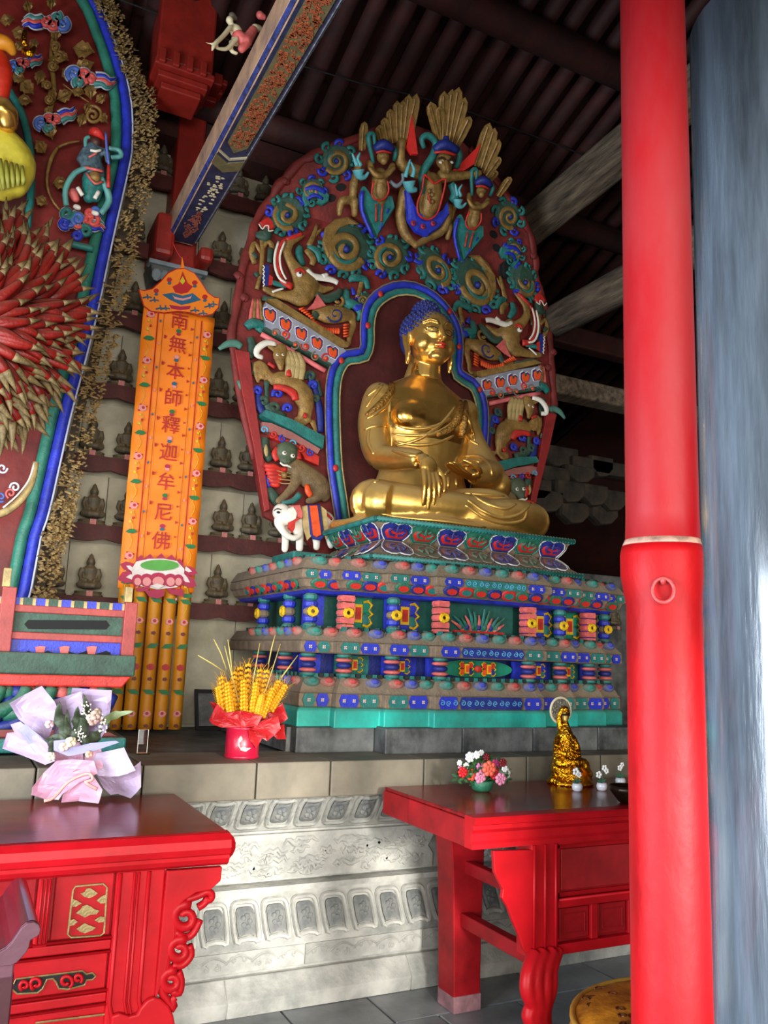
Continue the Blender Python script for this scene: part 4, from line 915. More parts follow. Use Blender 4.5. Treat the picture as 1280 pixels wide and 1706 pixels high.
tub('teal_drape', [[z4(700, 540)+(.15, 5), z4(770, 590)+(.16, 8), z4(860, 560)+(.15, 8), z4(890, 520)+(.12, 5)], [z4(330, 580)+(.12, 5), z4(430, 610)+(.15, 6), z4(520, 670)+(.14, 6), z4(570, 680)+(.12, 4)], [z4(670, 740)+(.14, 6), z4(720, 690)+(.15, 6)]], dgreen, mk)
tub('blue_curl', [[z4(870+u, 600+v)+(.14, 3) for u, v in spiral((0, 0), 10, 45, 1.2, 1, 12)]], tan, mk)
bothsides(mk)
# ---- slanted heart-patterned shelf
sh = empty('heart_band_shelf', S(510, 570), parent=scr, label='sloping shelf with a row of orange hearts over a pink edge')
def shp(name, pts, off, th, m, pil=0): return spr(name, [z4(*p) for p in pts], off, th, m, sh, pil=pil)
shp('shelf_top', ((335, 625), (400, 625), (905, 935), (900, 960), (860, 960)), .02, .22, tan)
shp('grey_frieze', ((330, 640), (870, 950), (900, 985), (790, 1080), (330, 810)), .02, .16, M('frieze_grey', '#8c8d98', .6))
shp('dark_line', ((320, 815), (790, 1070), (790, 1085), (310, 830)), .02, .17, dgreen)
for i in range(5):
    x, y = 382+i*113-i*1.5, 705+i*66; s_ = 1-.03*i
    hrt = [(-48, -52), (-20, -60), (0, -38), (22, -50), (50, -22), (48, 28), (25, 62), (0, 48), (-30, 36), (-46, 0)]
    shp('heart_outline', [(x+u*1.02*s_, y+v*1.02*s_) for u, v in hrt], .175, .012, white)
    shp('heart_border', [(x+u*.9*s_, y+v*.9*s_) for u, v in hrt], .186, .01, dblue)
    shp('heart', [(x+u*.72*s_, y+v*.72*s_+2) for u, v in hrt], .195, .012, orange, pil=.2)
    shp('heart_tip', [(x+u*.2*s_+4, y+v*.22*s_-22) for u, v in hrt], .206, .006, dgreen)
for i in range(6):
    x, y = 420+i*72, 830+i*42-(30 if i % 2 else 0)
    tub('frieze_scroll', [[z4(x+u, y+v)+(.185, 1.6) for u, v in spiral((0, 0), 8, 34, 1.1, i, 12)]], (dusty, redp)[i % 2], sh)
    obj('frieze_dot', MB().ell(S(*z4(x, y), .19), .012, 8, 6), orange, sh, smooth=True)
tub('pink_edge', [[z4(320, 838)+(.13, 4.5), z4(550, 968)+(.13, 4.5), z4(775, 1100)+(.13, 4.5)]], M('rose_pink', '#e07070', .5), sh, flat=2)
bothsides(sh)
# ---- hanging tassel ornament at the outer edge
ta = empty('tassel_ornament', S(430, 480), parent=scr)
tub('green_cap', [[z4(330, 70)+(.06, 6), z4(360, 110)+(.08, 10), z4(340, 140)+(.07, 12), z4(280, 130)+(.06, 4)]], dgreen, ta)
spr('red_cloud_cap', [z4(*p) for p in ((305, 50), (330, 30), (370, 10), (400, 45), (412, 90), (380, 110), (350, 85), (325, 90))], .08, .05, redp, ta, pil=.15)
tub('white_cloud_line', [[z4(305, 55)+(.14, 1.2), z4(330, 92)+(.14, 1.2), z4(350, 70)+(.14, 1.2), z4(375, 70)+(.14, 1.2), z4(375, 105)+(.14, 1.2), z4(410, 100)+(.14, 1.2)]], white, ta)
tub('ochre_stalk', [[z4(330, 130)+(.05, 6), z4(330, 250)+(.05, 5), z4(320, 400)+(.05, 4), z4(290, 520)+(.05, 4)], [z4(330, 230)+(.05, 4), z4(370, 180)+(.07, 4), z4(400, 220)+(.06, 6), z4(390, 300)+(.05, 5)], [z4(320, 260)+(.05, 4), z4(275, 190)+(.07, 4), z4(255, 260)+(.06, 6), z4(275, 340)+(.05, 5)]], tan, ta)
tub('green_leaf', [[z4(390, 230)+(.07, 6), z4(380, 330)+(.07, 5)], [z4(260, 260)+(.07, 5), z4(290, 300)+(.07, 4)], [z4(280, 400)+(.07, 5), z4(300, 430)+(.07, 4)]], dgreen, ta)
for i in range(4): tub('tassel', [[z4(265+i*16, 590)+(.07, 2), z4(250+i*24, 680)+(.08, 3), z4(245+i*28, 740)+(.07, 3.5)]], (pink, tan)[i % 2], ta)
tub('teal_knot', [[z4(215, 790)+(.08, 7), z4(260, 760)+(.1, 9), z4(320, 780)+(.09, 9), z4(300, 820)+(.08, 7)]], teal, ta)
tub('lower_stem', [[z4(240, 860)+(.06, 6), z4(260, 930)+(.06, 8), z4(240, 1010)+(.06, 5)], [z4(270, 1040)+(.06, 4), z4(280, 1130)+(.06, 7)]], dgreen, ta)
tub('side_spout', [[z4(20, 945)+(.08, 3), z4(80, 910)+(.09, 6), z4(140, 905)+(.08, 7), z4(180, 930)+(.07, 6)]], M('spout_green', '#4d7c6c', .6), ta)
tub('side_spout', [[z4(170, 1070)+(.06, 3), z4(180, 1130)+(.08, 5), z4(230, 1170)+(.08, 8), z4(200, 1230)+(.08, 7), z4(160, 1170)+(.08, 4)]], MATS['spout_green'], ta)
bothsides(ta)
# ---- winged ram
ram = empty('rearing_ram', S(480, 650), parent=scr, label='ochre rearing ram with a curled white horn and swept mane')
org('ram_body', [[z5(500, 380)+(.1, 17), z5(560, 440)+(.12, 20), z5(580, 540)+(.1, 14), z5(540, 610)+(.09, 7), z5(500, 625)+(.09, 4)], [z5(500, 350)+(.1, 16), z5(400, 320)+(.12, 14), z5(340, 330)+(.11, 10)], [z5(350, 320)+(.11, 9), z5(290, 280)+(.12, 7), z5(270, 210)+(.12, 6), z5(250, 290)+(.12, 5), z5(275, 320)+(.12, 4)], [z5(380, 370)+(.11, 6), z5(230, 200)+(.1, 7), z5(210, 280)+(.11, 5), z5(225, 340)+(.11, 4)], [z5(600, 540)+(.1, 10), z5(590, 640)+(.1, 5), z5(540, 665)+(.1, 4), z5(500, 645)+(.1, 3)], [z5(640, 640)+(.08, 5), z5(655, 720)+(.08, 5)], [z5(620, 640)+(.08, 4), z5(650, 690)+(.08, 5)]], tan, ram)
org('ram_head', [[z5(400, 100)+(.2, 11), z5(385, 150)+(.22, 12), z5(390, 200)+(.24, 8), z5(395, 240)+(.24, 5)], [z5(330, 90)+(.2, 5), z5(300, 75)+(.2, 3)]], tan, ram, voxel=.007)
tub('white_horn', [[z5(360, 60)+(.22, 4), z5(290, 50)+(.24, 5.5), z5(225, 90)+(.24, 6), z5(215, 140)+(.23, 5), z5(260, 160)+(.22, 4)]], white, ram)
tub('mane_lock', [[z5(x0, 100+i*9)+(.16, 5), z5(x0+35, 190+i*8)+(.19, 7), z5(x0+25, 300+i*8)+(.17, 5)] for i, x0 in enumerate((420, 450, 485, 520))], tan2, ram)
tub('red_flank', [[z5(455, 220)+(.18, 4), z5(455, 300)+(.2, 5)], [z5(340, 380)+(.18, 5), z5(420, 390)+(.19, 6), z5(490, 430)+(.18, 8), z5(505, 480)+(.17, 6)], [z5(300, 200)+(.2, 3), z5(350, 235)+(.2, 3)], [z5(565, 590)+(.16, 5), z5(590, 600)+(.16, 4)]], redp, ram)
for u in (370, 410): ee = S(*z5(u, 140), .262); obj('eye', MB().ell(ee, (.011, .008, .009), 8, 6).ell(ee-Vector((0, .007, 0)), .0045, 6, 4, 1), [white, black], ram, smooth=True)
bothsides(ram)
wv = empty('wave_carving', S(450, 680), parent=scr)
for i, (u, v, r_) in enumerate(((225, 410, 34), (270, 490, 38), (375, 430, 40), (350, 540, 45), (450, 540, 34), (620, 300, 40), (640, 370, 34), (660, 470, 30))):
    tub('blue_wave_curl' if i % 2 == 0 else 'green_wave_curl', [[z5(u+a, v+c_)+(.07+.003*q, 4.2*(1-.03*q)) for q, (a, c_) in enumerate(spiral((0, 0), r_, r_*.2, 1.1, 2.6, 12))]], blue if i % 2 == 0 else dgreen, wv)
tub('blue_stream', [[z5(225, 420)+(.06, 5), z5(235, 520)+(.07, 7), z5(260, 570)+(.07, 7)], [z5(600, 260)+(.06, 6), z5(660, 420)+(.06, 6), z5(690, 600)+(.06, 7), z5(690, 720)+(.06, 6)]], dblue, wv)
tub('green_stream', [[z5(290, 330)+(.06, 6), z5(290, 440)+(.06, 4), z5(300, 530)+(.07, 7), z5(430, 610)+(.07, 7)], [z5(660, 330)+(.05, 6), z5(690, 450)+(.05, 6)]], dgreen, wv)
bothsides(wv)
# ---- sloping green ledge with painted underside
lg = empty('sloping_ledge', S(480, 740), parent=scr)
spr('green_slab', [z5(*p) for p in ((220, 600), (245, 572), (440, 640), (690, 770), (680, 860), (640, 840), (440, 720), (225, 620))], .02, .2, teal, lg, pil=.02)
spr('painted_band', [z5(*p) for p in ((230, 660), (300, 670), (450, 735), (660, 860), (640, 895), (450, 790), (300, 740), (230, 720))], .02, .17, M('rose_dust', '#9a5e56', .65, dust=.3), lg)
for i in range(6):
    x, y = 270+i*70, 700+i*34; tub('band_scroll', [[z5(x+u, y+v)+(.195, 1.6) for u, v in spiral((0, 0), 6, 28, 1.1, i*2, 12)]], (lt, redp, blue)[i % 3], lg)
spr('red_valance', [z5(*p) for p in ((300, 740), (450, 795), (665, 910), (660, 975), (560, 930), (540, 890), (380, 800), (310, 770))], .02, .1, redp, lg)
bothsides(lg)
# ---- crouching lion
li = empty('crouching_lion', S(500, 810), parent=scr, label='grey-brown crouching lion with a red ruff and staring white eyes')
brn = M('lion_brown', '#6f5a3c', .6, .1, .25, 25, .4, dust=.3)
org('lion_body', [[z5(480, 980)+(.14, 18), z5(580, 1040)+(.15, 19), z5(680, 1120)+(.14, 20), z5(720, 1190)+(.13, 12)], [z5(520, 1040)+(.17, 13), z5(490, 1120)+(.19, 9), z5(430, 1190)+(.2, 7), z5(375, 1235)+(.2, 6)], [z5(700, 1160)+(.15, 15), z5(640, 1215)+(.17, 9), z5(600, 1235)+(.17, 6)]], brn, li)
org('lion_head', [[z5(440, 870)+(.2, 19)], [z5(430, 920)+(.24, 11)], [z5(385, 830)+(.18, 6)], [z5(500, 840)+(.18, 6)]], M('lion_green', '#4e5a42', .6, 0, .25, 30, .4), li, voxel=.008, sm=2)
for u, v in ((422, 875), (485, 895)): ee = S(*z5(u, v), .278); obj('eye', MB().ell(ee, (.016, .01, .014), 10, 6).ell(ee-Vector((0, .009, 0)), .006, 6, 4, 1), [white, black], li, smooth=True)
tub('teeth', [[z5(390, 945)+(.3, 1.6), z5(415, 965)+(.31, 1.8), z5(445, 968)+(.31, 1.8), z5(475, 985)+(.29, 1.2)]], white, li)
b = MB()
for i in range(6): b.tube([S(*z5(270+i*10+a*30, 960+i*28+a*8+6*math.sin(a*2)), .19+.02*math.sin(a)) for a in [k*.7 for k in range(9-i)]], .018, 8)
obj('red_ruff', b, redp, li, smooth=True)
tub('ruff_line', [[z5(300, 975+i*30)+(.225, .8), z5(380+i*6, 1010+i*30)+(.235, .8), z5(480, 1030+i*24)+(.22, .8)] for i in range(4)], tan2, li)
obj('ruff_bell', MB().ell(S(*z5(420, 1040), .26), .022, 10, 8), tan, li, smooth=True)
tub('belly_patch', [[z5(590, 1110)+(.26, 4), z5(600, 1160)+(.27, 6), z5(620, 1195)+(.26, 5)]], orange, li)
tub('teal_forearm_trim', [[z5(400, 1245)+(.23, 3), z5(480, 1235)+(.25, 5), z5(540, 1180)+(.24, 6)]], teal, li)
tub('side_mane', [[z5(370, 830)+(.2, 3), z5(350, 880)+(.2, 6), z5(370, 930)+(.2, 5)], [z5(525, 860)+(.18, 3), z5(530, 920)+(.18, 6)]], redp, li)
bothsides(li)
ww = tub('side_leaf_column', [[z5(270, 760)+(.06, 8), z5(280, 850)+(.06, 9), z5(320, 930)+(.06, 8)], [z5(300, 1130)+(.06, 6), z5(340, 1200)+(.07, 10), z5(380, 1260)+(.06, 6)]], dgreen, scr); bothsides(ww)
KS = .42
bothsides(tub('ochre_leaf_mark', [[z5(285, 810)+(.12, 2), z5(285, 860)+(.13, 4), z5(290, 900)+(.12, 2)]], tan2, scr)); bothsides(tub('blue_leaf_mark', [[z5(300, 1030)+(.09, 5), z5(305, 1080)+(.1, 6), z5(310, 1130)+(.09, 4)]], blue, scr))
KS = .8
# ---- white elephant, standing on its own green ledge in front of the screen
EP = lambda x, y: z5(x, y)
el = empty('elephant_carving', S(*z5(570, 1600)), parent=scr, label='white elephant with striped blanket under the lion')
org('elephant_body', [[EP(560, 1370)+(.2, 21), EP(640, 1380)+(.2, 23), EP(720, 1390)+(.2, 19)], [EP(400, 1320)+(.24, 15)], [EP(430, 1350)+(.26, 15), EP(380, 1390)+(.27, 9), EP(400, 1440)+(.28, 6.5), EP(440, 1490)+(.28, 5.5), EP(500, 1510)+(.28, 5), EP(545, 1480)+(.27, 4)], [EP(440, 1420)+(.2, 10), EP(430, 1520)+(.2, 6.5), EP(425, 1595)+(.2, 6)], [EP(520, 1430)+(.24, 11), EP(535, 1520)+(.24, 7), EP(535, 1590)+(.24, 6.5)], [EP(660, 1460)+(.2, 10), EP(662, 1540)+(.2, 6.5), EP(662, 1580)+(.2, 6)], [EP(740, 1400)+(.22, 12), EP(755, 1480)+(.22, 8), EP(770, 1565)+(.22, 6)], [EP(470, 1340)+(.2, 17), EP(540, 1370)+(.2, 20)]], white, el, voxel=.008)
spr('ear', [EP(*p) for p in ((450, 1290), (490, 1270), (510, 1330), (500, 1390), (470, 1400), (450, 1350))], .3, .03, white, el, pil=.2)
spr('pink_collar', [EP(*p) for p in ((470, 1268), (530, 1262), (550, 1330), (550, 1365), (520, 1370), (495, 1310))], .3, .03, pink, el, pil=.1)
spr('red_bib', [EP(*p) for p in ((470, 1385), (530, 1350), (525, 1375), (500, 1390), (495, 1440), (480, 1470), (445, 1440), (450, 1395))], .32, .02, redp, el, pil=.1)
for nm, q, m, of in (('ochre_blanket_fold', ((545, 1275), (600, 1262), (620, 1500), (590, 1530), (560, 1430)), tan2, .29), ('blue_blanket_border', ((590, 1262), (680, 1258), (715, 1500), (690, 1530), (630, 1520), (610, 1480)), dblue, .3), ('orange_blanket_stripe', ((608, 1268), (662, 1265), (692, 1490), (660, 1505), (635, 1490)), orange, .325), ('ochre_blanket_fold', ((690, 1268), (730, 1300), (750, 1500), (730, 1520), (715, 1480)), tan2, .3)):
    spr(nm, [EP(*p) for p in q], of, .02, m, el, pil=.05)
tub('rump_band', [[EP(710, 1310)+(.3, 2), EP(750, 1340)+(.29, 2), EP(775, 1370)+(.27, 2)]], redp, el)
ee = S(*EP(377, 1318), .31); obj('eye', MB().ell(ee, (.012, .008, .008), 8, 6), black, el, smooth=True)
tub('toe_line', [[EP(400, 1300)+(.31, .8), EP(370, 1290)+(.31, 1), EP(345, 1305)+(.3, .8)]], MATS['eye_line_brown'], el)
bothsides(el)
KS = .42
lq = [z5(*p) for p in ((385, 1620), (800, 1560), (800, 1640), (385, 1695))]
p1, p2 = S(*z5(385, 1640)), S(*z5(860, 1640))
obj('green_plinth', MB().box(p1.x-.05, 2*CX-p1.x+.05, 4.62, 5.0, 2.07, W(600, 925, 4.7).z-.02), teal, scr, bevel=.01)
KS = 1
# ---- winged figure at the crown
ga_ = empty('winged_guardian', S(710, 340), parent=scr, label='ochre winged figure with a fan of feathers at the crown of the screen')
org('torso', [[z3(800, 440)+(.2, 20), z3(800, 500)+(.22, 21), z3(780, 560)+(.2, 17)], [z3(770, 400)+(.2, 13), z3(690, 370)+(.2, 10), z3(680, 320)+(.2, 9), z3(685, 280)+(.2, 9)], [z3(850, 410)+(.2, 13), z3(920, 410)+(.22, 8), z3(990, 400)+(.22, 7)], [z3(700, 470)+(.16, 11), z3(680, 560)+(.16, 10), z3(700, 640)+(.18, 9), z3(740, 680)+(.18, 6)], [z3(870, 540)+(.16, 10), z3(850, 620)+(.18, 9), z3(800, 650)+(.18, 8), z3(740, 685)+(.18, 6)]], tan, ga_)
org('head', [[z3(855, 350)+(.3, 15)], [z3(860, 375)+(.33, 11)], [z3(862, 355)+(.38, 4), z3(868, 385)+(.42, 4), z3(868, 400)+(.4, 2.5)]], tan, ga_, voxel=.007, sm=2)
tub('brow', [[z3(825, 345)+(.365, 1.5), z3(845, 338)+(.37, 2), z3(862, 350)+(.375, 1.5)], [z3(870, 350)+(.37, 1.5), z3(885, 342)+(.365, 2), z3(898, 352)+(.35, 1.5)]], MATS['eye_line_brown'], ga_)
for u in (840, 884): ee = S(*z3(u, 357), .362); obj('eye', MB().ell(ee, (.014, .008, .009), 8, 6), white, ga_, smooth=True)
tub('teal_crown', [[z3(815, 310)+(.33, 7), z3(855, 285)+(.36, 9), z3(905, 310)+(.33, 7)], [z3(860, 280)+(.34, 7), z3(862, 255)+(.33, 5)]], dblue, ga_)
tub('red_crown_band', [[z3(815, 318)+(.38, 2), z3(855, 315)+(.41, 2.4), z3(900, 328)+(.38, 2)]], redp, ga_)
tub('teal_ribbon', [[z3(770, 480)+(.24, 5), z3(768, 400)+(.26, 7), z3(810, 330)+(.26, 7), z3(820, 280)+(.26, 6), z3(790, 250)+(.26, 6), z3(765, 265)+(.26, 5), z3(775, 300)+(.26, 4)], [z3(900, 290)+(.24, 5), z3(915, 330)+(.25, 6), z3(900, 380)+(.25, 5)], [z3(880, 440)+(.24, 6), z3(900, 480)+(.25, 10), z3(880, 510)+(.24, 6)]], teal, ga_)
tub('belly_outline', [[z3(x, y)+(.305, 1.8) for x, y in ((775, 405), (765, 470), (748, 520), (755, 565), (790, 582), (825, 560), (845, 500), (860, 430), (845, 425), (815, 440), (795, 420), (775, 405))], [z3(790, 480)+(.32, 1.5), z3(800, 520)+(.325, 1.5)]], redp, ga_)
b = MB()
for i in range(4): b.ell(S(*z3(795+12*(i % 2), 470+i*14), .31), .016, 8, 6)
obj('belly_muscle', b, tan, ga_, smooth=True)
spr('blue_skirt', [z3(*p) for p in ((695, 470), (715, 530), (740, 570), (790, 590), (840, 555), (860, 520), (865, 570), (830, 620), (780, 655), (735, 635), (705, 590))], .2, .05, blue, ga_, pil=.08)
for u, v in ((732, 597), (770, 610), (810, 598)): obj('skirt_rosette', MB().ell(S(*z3(u, v), .265), (.02, .012, .02), 10, 6).ell(S(*z3(u, v), .277), .008, 6, 4, 1), [redp, dblue], ga_, smooth=True)
def feather(par, base_, tip, w_, off0, off1, m=tan):
    bx, by = base_; tx, ty = tip; dx, dy = tx-bx, ty-by; L = math.hypot(dx, dy); nx, ny = -dy/L, dx/L
    pr_ = [(0, .75), (.3, 1), (.75, 1.05), (.92, .75), (1, .0)]
    ring = [(bx+dx*t+nx*w_*k, by+dy*t+ny*w_*k, off0+(off1-off0)*t) for t, k in pr_]+[(bx+dx*t-nx*w_*k, by+dy*t-ny*w_*k, off0+(off1-off0)*t) for t, k in pr_[:-1][::-1]]
    b = MB().prism([S(*r_) for r_ in ring], (0, -.028, 0), pil=.12); b.tube([S(bx+dx*t, by+dy*t, off0+(off1-off0)*t+.032) for t in (0, .5, .92)], .0075, 5)
    return obj('feather', b, m, par)
for tip, base_, w_ in (((795, 122), (835, 270), 8), ((850, 80), (848, 270), 8), ((882, 72), (862, 270), 8), ((908, 64), (874, 270), 8.5), ((932, 105), (886, 275), 8), ((952, 180), (900, 290), 8), ((830, 140), (842, 270), 7)):
    feather(ga_, z3(*base_), z3(*tip), w_, .22, .3)
wing = [((742, 90), (700, 300), 8), ((712, 92), (690, 290), 8), ((688, 115), (680, 290), 7), ((664, 118), (668, 280), 7), ((636, 150), (650, 280), 7), ((612, 185), (632, 280), 6), ((592, 215), (610, 285), 6), ((535, 200), (528, 310), 6)]
for i, (tip, base_, w_) in enumerate(wing): feather(ga_, z3(*base_), z3(*tip), w_, .14+.01*(i % 2), .2)
for i, (tip, base_, w_) in enumerate((((1030, 205), (975, 370), 8), ((1050, 225), (1000, 380), 8), ((1068, 270), (1010, 400), 7.5), ((1070, 340), (1020, 410), 7), ((1055, 395), (1030, 430), 6), ((1112, 418), (1065, 490), 6))): feather(ga_, z3(*base_), z3(*tip), w_, .14+.01*(i % 2), .2)
spr('red_wing_lining', [z3(*p) for p in ((722, 170), (745, 330), (720, 330), (700, 300), (712, 240))], .2, .02, M('bright_wing_red', '#d8261e', .5), ga_)
spr('red_wing_lining', [z3(*p) for p in ((995, 285), (965, 370), (925, 395), (880, 395), (930, 350))], .2, .02, MATS['bright_wing_red'], ga_)
# ---- two kneeling attendants
def attendant(nm_label, T, sc):
    a = empty('kneeling_attendant', S(*T(600, 640)), parent=scr, label=nm_label)
    org('torso', [[T(600, 410)+(.2, 14*sc), T(600, 470)+(.22, 15*sc), T(600, 510)+(.2, 12*sc)], [T(560, 360)+(.2, 6*sc), T(575, 400)+(.24, 6*sc), T(620, 410)+(.28, 5*sc), T(655, 380)+(.27, 4*sc)], [T(650, 370)+(.2, 6*sc), T(630, 400)+(.27, 5*sc), T(590, 410)+(.3, 5*sc), T(560, 380)+(.28, 4*sc)], [T(520, 360)+(.14, 6*sc), T(498, 440)+(.14, 8*sc), T(490, 500)+(.15, 7*sc), T(450, 510)+(.16, 8*sc), T(440, 560)+(.16, 5*sc)], [T(500, 510)+(.16, 8*sc), T(500, 560)+(.16, 6*sc)]], tan, a, voxel=.008, sm=3)
    org('head', [[T(612, 335)+(.27, 11*sc)], [T(615, 350)+(.3, 7*sc)]], tan, a, voxel=.007, sm=2)
    tub('blue_headdress', [[T(580, 305)+(.28, 6*sc), T(615, 285)+(.31, 9*sc), T(650, 305)+(.28, 6*sc)]], dblue, a)
    tub('headband', [[T(585, 318)+(.32, 1.6), T(612, 312)+(.34, 2), T(645, 320)+(.32, 1.6)]], redp, a)
    tub('teal_hair_loop', [[T(575, 360)+(.22, 3*sc), T(560, 290)+(.24, 4.5*sc), T(555, 250)+(.24, 4.5*sc), T(575, 245)+(.24, 4*sc), T(580, 290)+(.24, 3*sc)], [T(640, 290)+(.22, 4*sc), T(662, 310)+(.24, 4.5*sc), T(655, 350)+(.22, 4*sc)]], teal, a)
    tub('belly_outline', [[T(x, y)+(.3, 1.6) for x, y in ((575, 430), (568, 480), (585, 505), (615, 502), (635, 470), (630, 430))]], redp, a)
    spr('teal_skirt', [T(*p) for p in ((525, 460), (570, 520), (600, 500), (640, 500), (650, 545), (620, 600), (580, 660), (550, 610), (520, 540), (515, 490))], .19, .05, teal, a, pil=.08)
    tub('blue_skirt_fold', [[T(530, 470)+(.25, 4*sc), T(530, 550)+(.26, 4*sc), T(575, 655)+(.24, 3*sc)], [T(635, 540)+(.25, 2*sc), T(600, 620)+(.25, 2*sc)]], blue, a)
    tub('red_sash', [[T(585, 520)+(.27, 1.6), T(585, 590)+(.27, 1.6)], [T(610, 520)+(.27, 1.6), T(605, 590)+(.27, 1.6)]], redp, a)
    tub('pale_blue_flame_vase', [[T(515, 385)+(.3, 11*sc), T(520, 410)+(.3, 7*sc), T(540, 415)+(.3, 4*sc), T(555, 395)+(.3, 2*sc)], [T(510, 370)+(.3, 4*sc), T(500, 345)+(.3, 3*sc), T(490, 320)+(.3, 1.5*sc)], [T(525, 370)+(.3, 4*sc), T(512, 345)+(.3, 3*sc), T(522, 318)+(.3, 1.5*sc)]], sky, a)
    return a
attendant('left kneeling attendant with a pale blue flame vase beside the winged figure', lambda x, y: z3(x, y), 1)
attendant('right kneeling attendant with a pale blue flame vase, leaning at the edge of the screen', lambda x, y: z3(1000+(x-612)*.86+(y-335)*-.16, 470+(y-335)*.88+(x-612)*.12), .86)
tub('pale_blue_flame_vase', [[z3(715, 430)+(.36, 12), z3(720, 460)+(.36, 8), z3(745, 465)+(.36, 4)], [z3(700, 415)+(.36, 4), z3(710, 380)+(.36, 3), z3(720, 345)+(.36, 1.5)], [z3(728, 415)+(.36, 4), z3(735, 385)+(.36, 3), z3(722, 355)+(.36, 1.5)]], sky, ga_)
tub('grey_ribbon_loop', [[z3(640, 430)+(.26, 3), z3(665, 450)+(.27, 4), z3(690, 430)+(.27, 3), z3(690, 400)+(.27, 3)]], M('grey_ribbon', '#7a8488', .6), ga_)
# ================================================================ THE LEFT SHRINE
LY_ = 5.0
lm = empty('left_halo_screen', (0.1, 5.1, 1.2), 'big arched red screen with blue and green rim and gold vines, left edge', 'carved screen')
LP = lambda px, py, off=0: W(px, py, LY_-off)
zA = zm(0, 0, 5.333); zB = zm(0, 0, 2.977); zC = zm(0, 400, 2.977); zD = zm(0, 700, 3.158)
edgeL = [(36, 1020), (48, 985), (64, 900), (74, 870), (85, 827), (112, 706), (135, 618), (158, 528), (172, 460), (185, 400), (201, 329), (213, 275), (216, 244), (215, 188), (205, 135), (189, 86), (169, 34), (148, 0), (140, -16), (136, -22)]
ed = [LP(*p) for p in edgeL]; inside = [Vector((-1.3, LY_, ed[-1].z)), Vector((-1.3, LY_, ed[0].z))]
obj('red_board', MB().prism(ed+inside, (0, .06, 0)), M('halo_red_board', '#741a12', .6, 0, .25, 5, .25), lm)
eo = [p-Vector((0, .05, 0)) for p in ed]
def off2(path, d): return offs(path, d)
obj('blue_rim', MB().tube(smoothpts([p+Vector((-.028, 0, 0)) for p in eo], 2), .03, 8, flat=1.2), blue, lm, smooth=True)
obj('pale_rim_line', MB().tube(smoothpts([p+Vector((.006, -.02, 0)) for p in eo], 2), .006, 6), M('rim_line_white', '#b9bdd0', .5), lm, smooth=True)
obj('green_rim', MB().tube(smoothpts([p+Vector((-.09, 0, 0)) for p in eo], 2), .033, 8, flat=1), M('rim_green', '#2c7560', .5, 0, .2, 12, .3), lm, smooth=True)
inn = [LP(x, y, .06) for x, y in ((0, 120), (15, 150), (35, 185), (47, 230), (52, 270), (52, 320), (45, 380))]
obj('inner_niche_rim', MB().tube(smoothpts(inn, 3), .022, 8), teal, lm, smooth=True)
obj('inner_niche_board', MB().prism([p+Vector((-.02, .04, 0)) for p in inn]+[LP(-60, 380), LP(-60, 120)], (0, -.02, 0)), maroon, lm)
# gilt foliage edging outside the rim
rr = random.Random(5); b = MB()
for i in range(1900):
    t = rr.random()**1.0*(len(edgeL)-2); k = int(t); f = t-k; x = edgeL[k][0]*(1-f)+edgeL[k+1][0]*f; y = edgeL[k][1]*(1-f)+edgeL[k+1][1]*f
    wd = 40 if y > 150 else 30; u = rr.random()**.8; px_, py_ = x+4+u*wd, y+rr.uniform(-8, 8); a = rr.uniform(-.9, .7)-(.5 if y > 400 else 0)
    L = rr.uniform(8, 16)*(1-.25*u); p = [(px_+L*q*math.cos(a+q*1.0*rr.choice((-1, 1))), py_-L*q*math.sin(a+.3*q), .02+.07*(1-u)+.05*math.sin(q*2.5)) for q in (0, .35, .7, 1)]
    b.tube([LP(*q) for q in p], [.0045, .0075, .005, .001], 5, flat=.7)
foli = M('dusty_gilt_foliage', '#8f7446', .65, .1, .35, 25, .4, dust=.2)
obj('foliage_edging', b, foli, lm, kind='stuff')
# the thin backing that carries it
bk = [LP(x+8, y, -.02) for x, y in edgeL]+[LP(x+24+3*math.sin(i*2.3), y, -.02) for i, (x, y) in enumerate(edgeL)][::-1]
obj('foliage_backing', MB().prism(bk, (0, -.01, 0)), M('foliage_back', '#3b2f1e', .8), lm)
# gold vines: leaves
def leaf(px_, py_, L, a, off=.06, m=tan, wd=.42):
    c, s_ = math.cos(a), math.sin(a); o = [(0, 0), (.15, wd*.5), (.35, wd), (.5, wd*.75), (.62, wd*.9), (.8, wd*.4), (1, 0), (.8, -wd*.4), (.62, -wd*.9), (.5, -wd*.75), (.35, -wd), (.15, -wd*.5)]
    b = MB().prism([LP(px_+L*(u*c-v*s_), py_+L*(u*s_+v*c), off+.05*math.sin(u*3)) for u, v in o], (0, -.012, 0), pil=.3)
    b.tube([LP(px_+L*u*c, py_+L*u*s_, off+.016+.05*math.sin(u*3)) for u in (0, .5, 1)], .004, 5)
    return obj('vine_leaf', b, m, lm)
leaves = [(44, 2, 20, 1.3), (86, -4, 20, 1.6), (0, 35, 24, -.1), (20, 52, 26, .3), (92, 45, 24, 1.5), (38, 70, 20, 2.3), (60, 65, 20, 2.0), (95, 90, 22, .5), (122, 80, 36, .2), (125, 118, 34, -.4), (150, 140, 26, 1.5), (80, 100, 22, .2), (70, 118, 24, 1.9), (105, 115, 24, .9), (82, 150, 20, 1.0), (95, 165, 28, -.4), (120, 150, 22, .3), (20, 125, 24, .4), (35, 135, 30, .8), (30, 165, 24, .2), (80, 205, 28, 1.3), (150, 172, 18, 2.0), (140, 190, 22, 1.9), (165, 190, 20, .8), (75, 255, 26, -2.2), (88, 305, 26, .0), (60, 330, 22, .5), (160, 170, 20, -.6)]
for l_ in leaves: leaf(*l_)
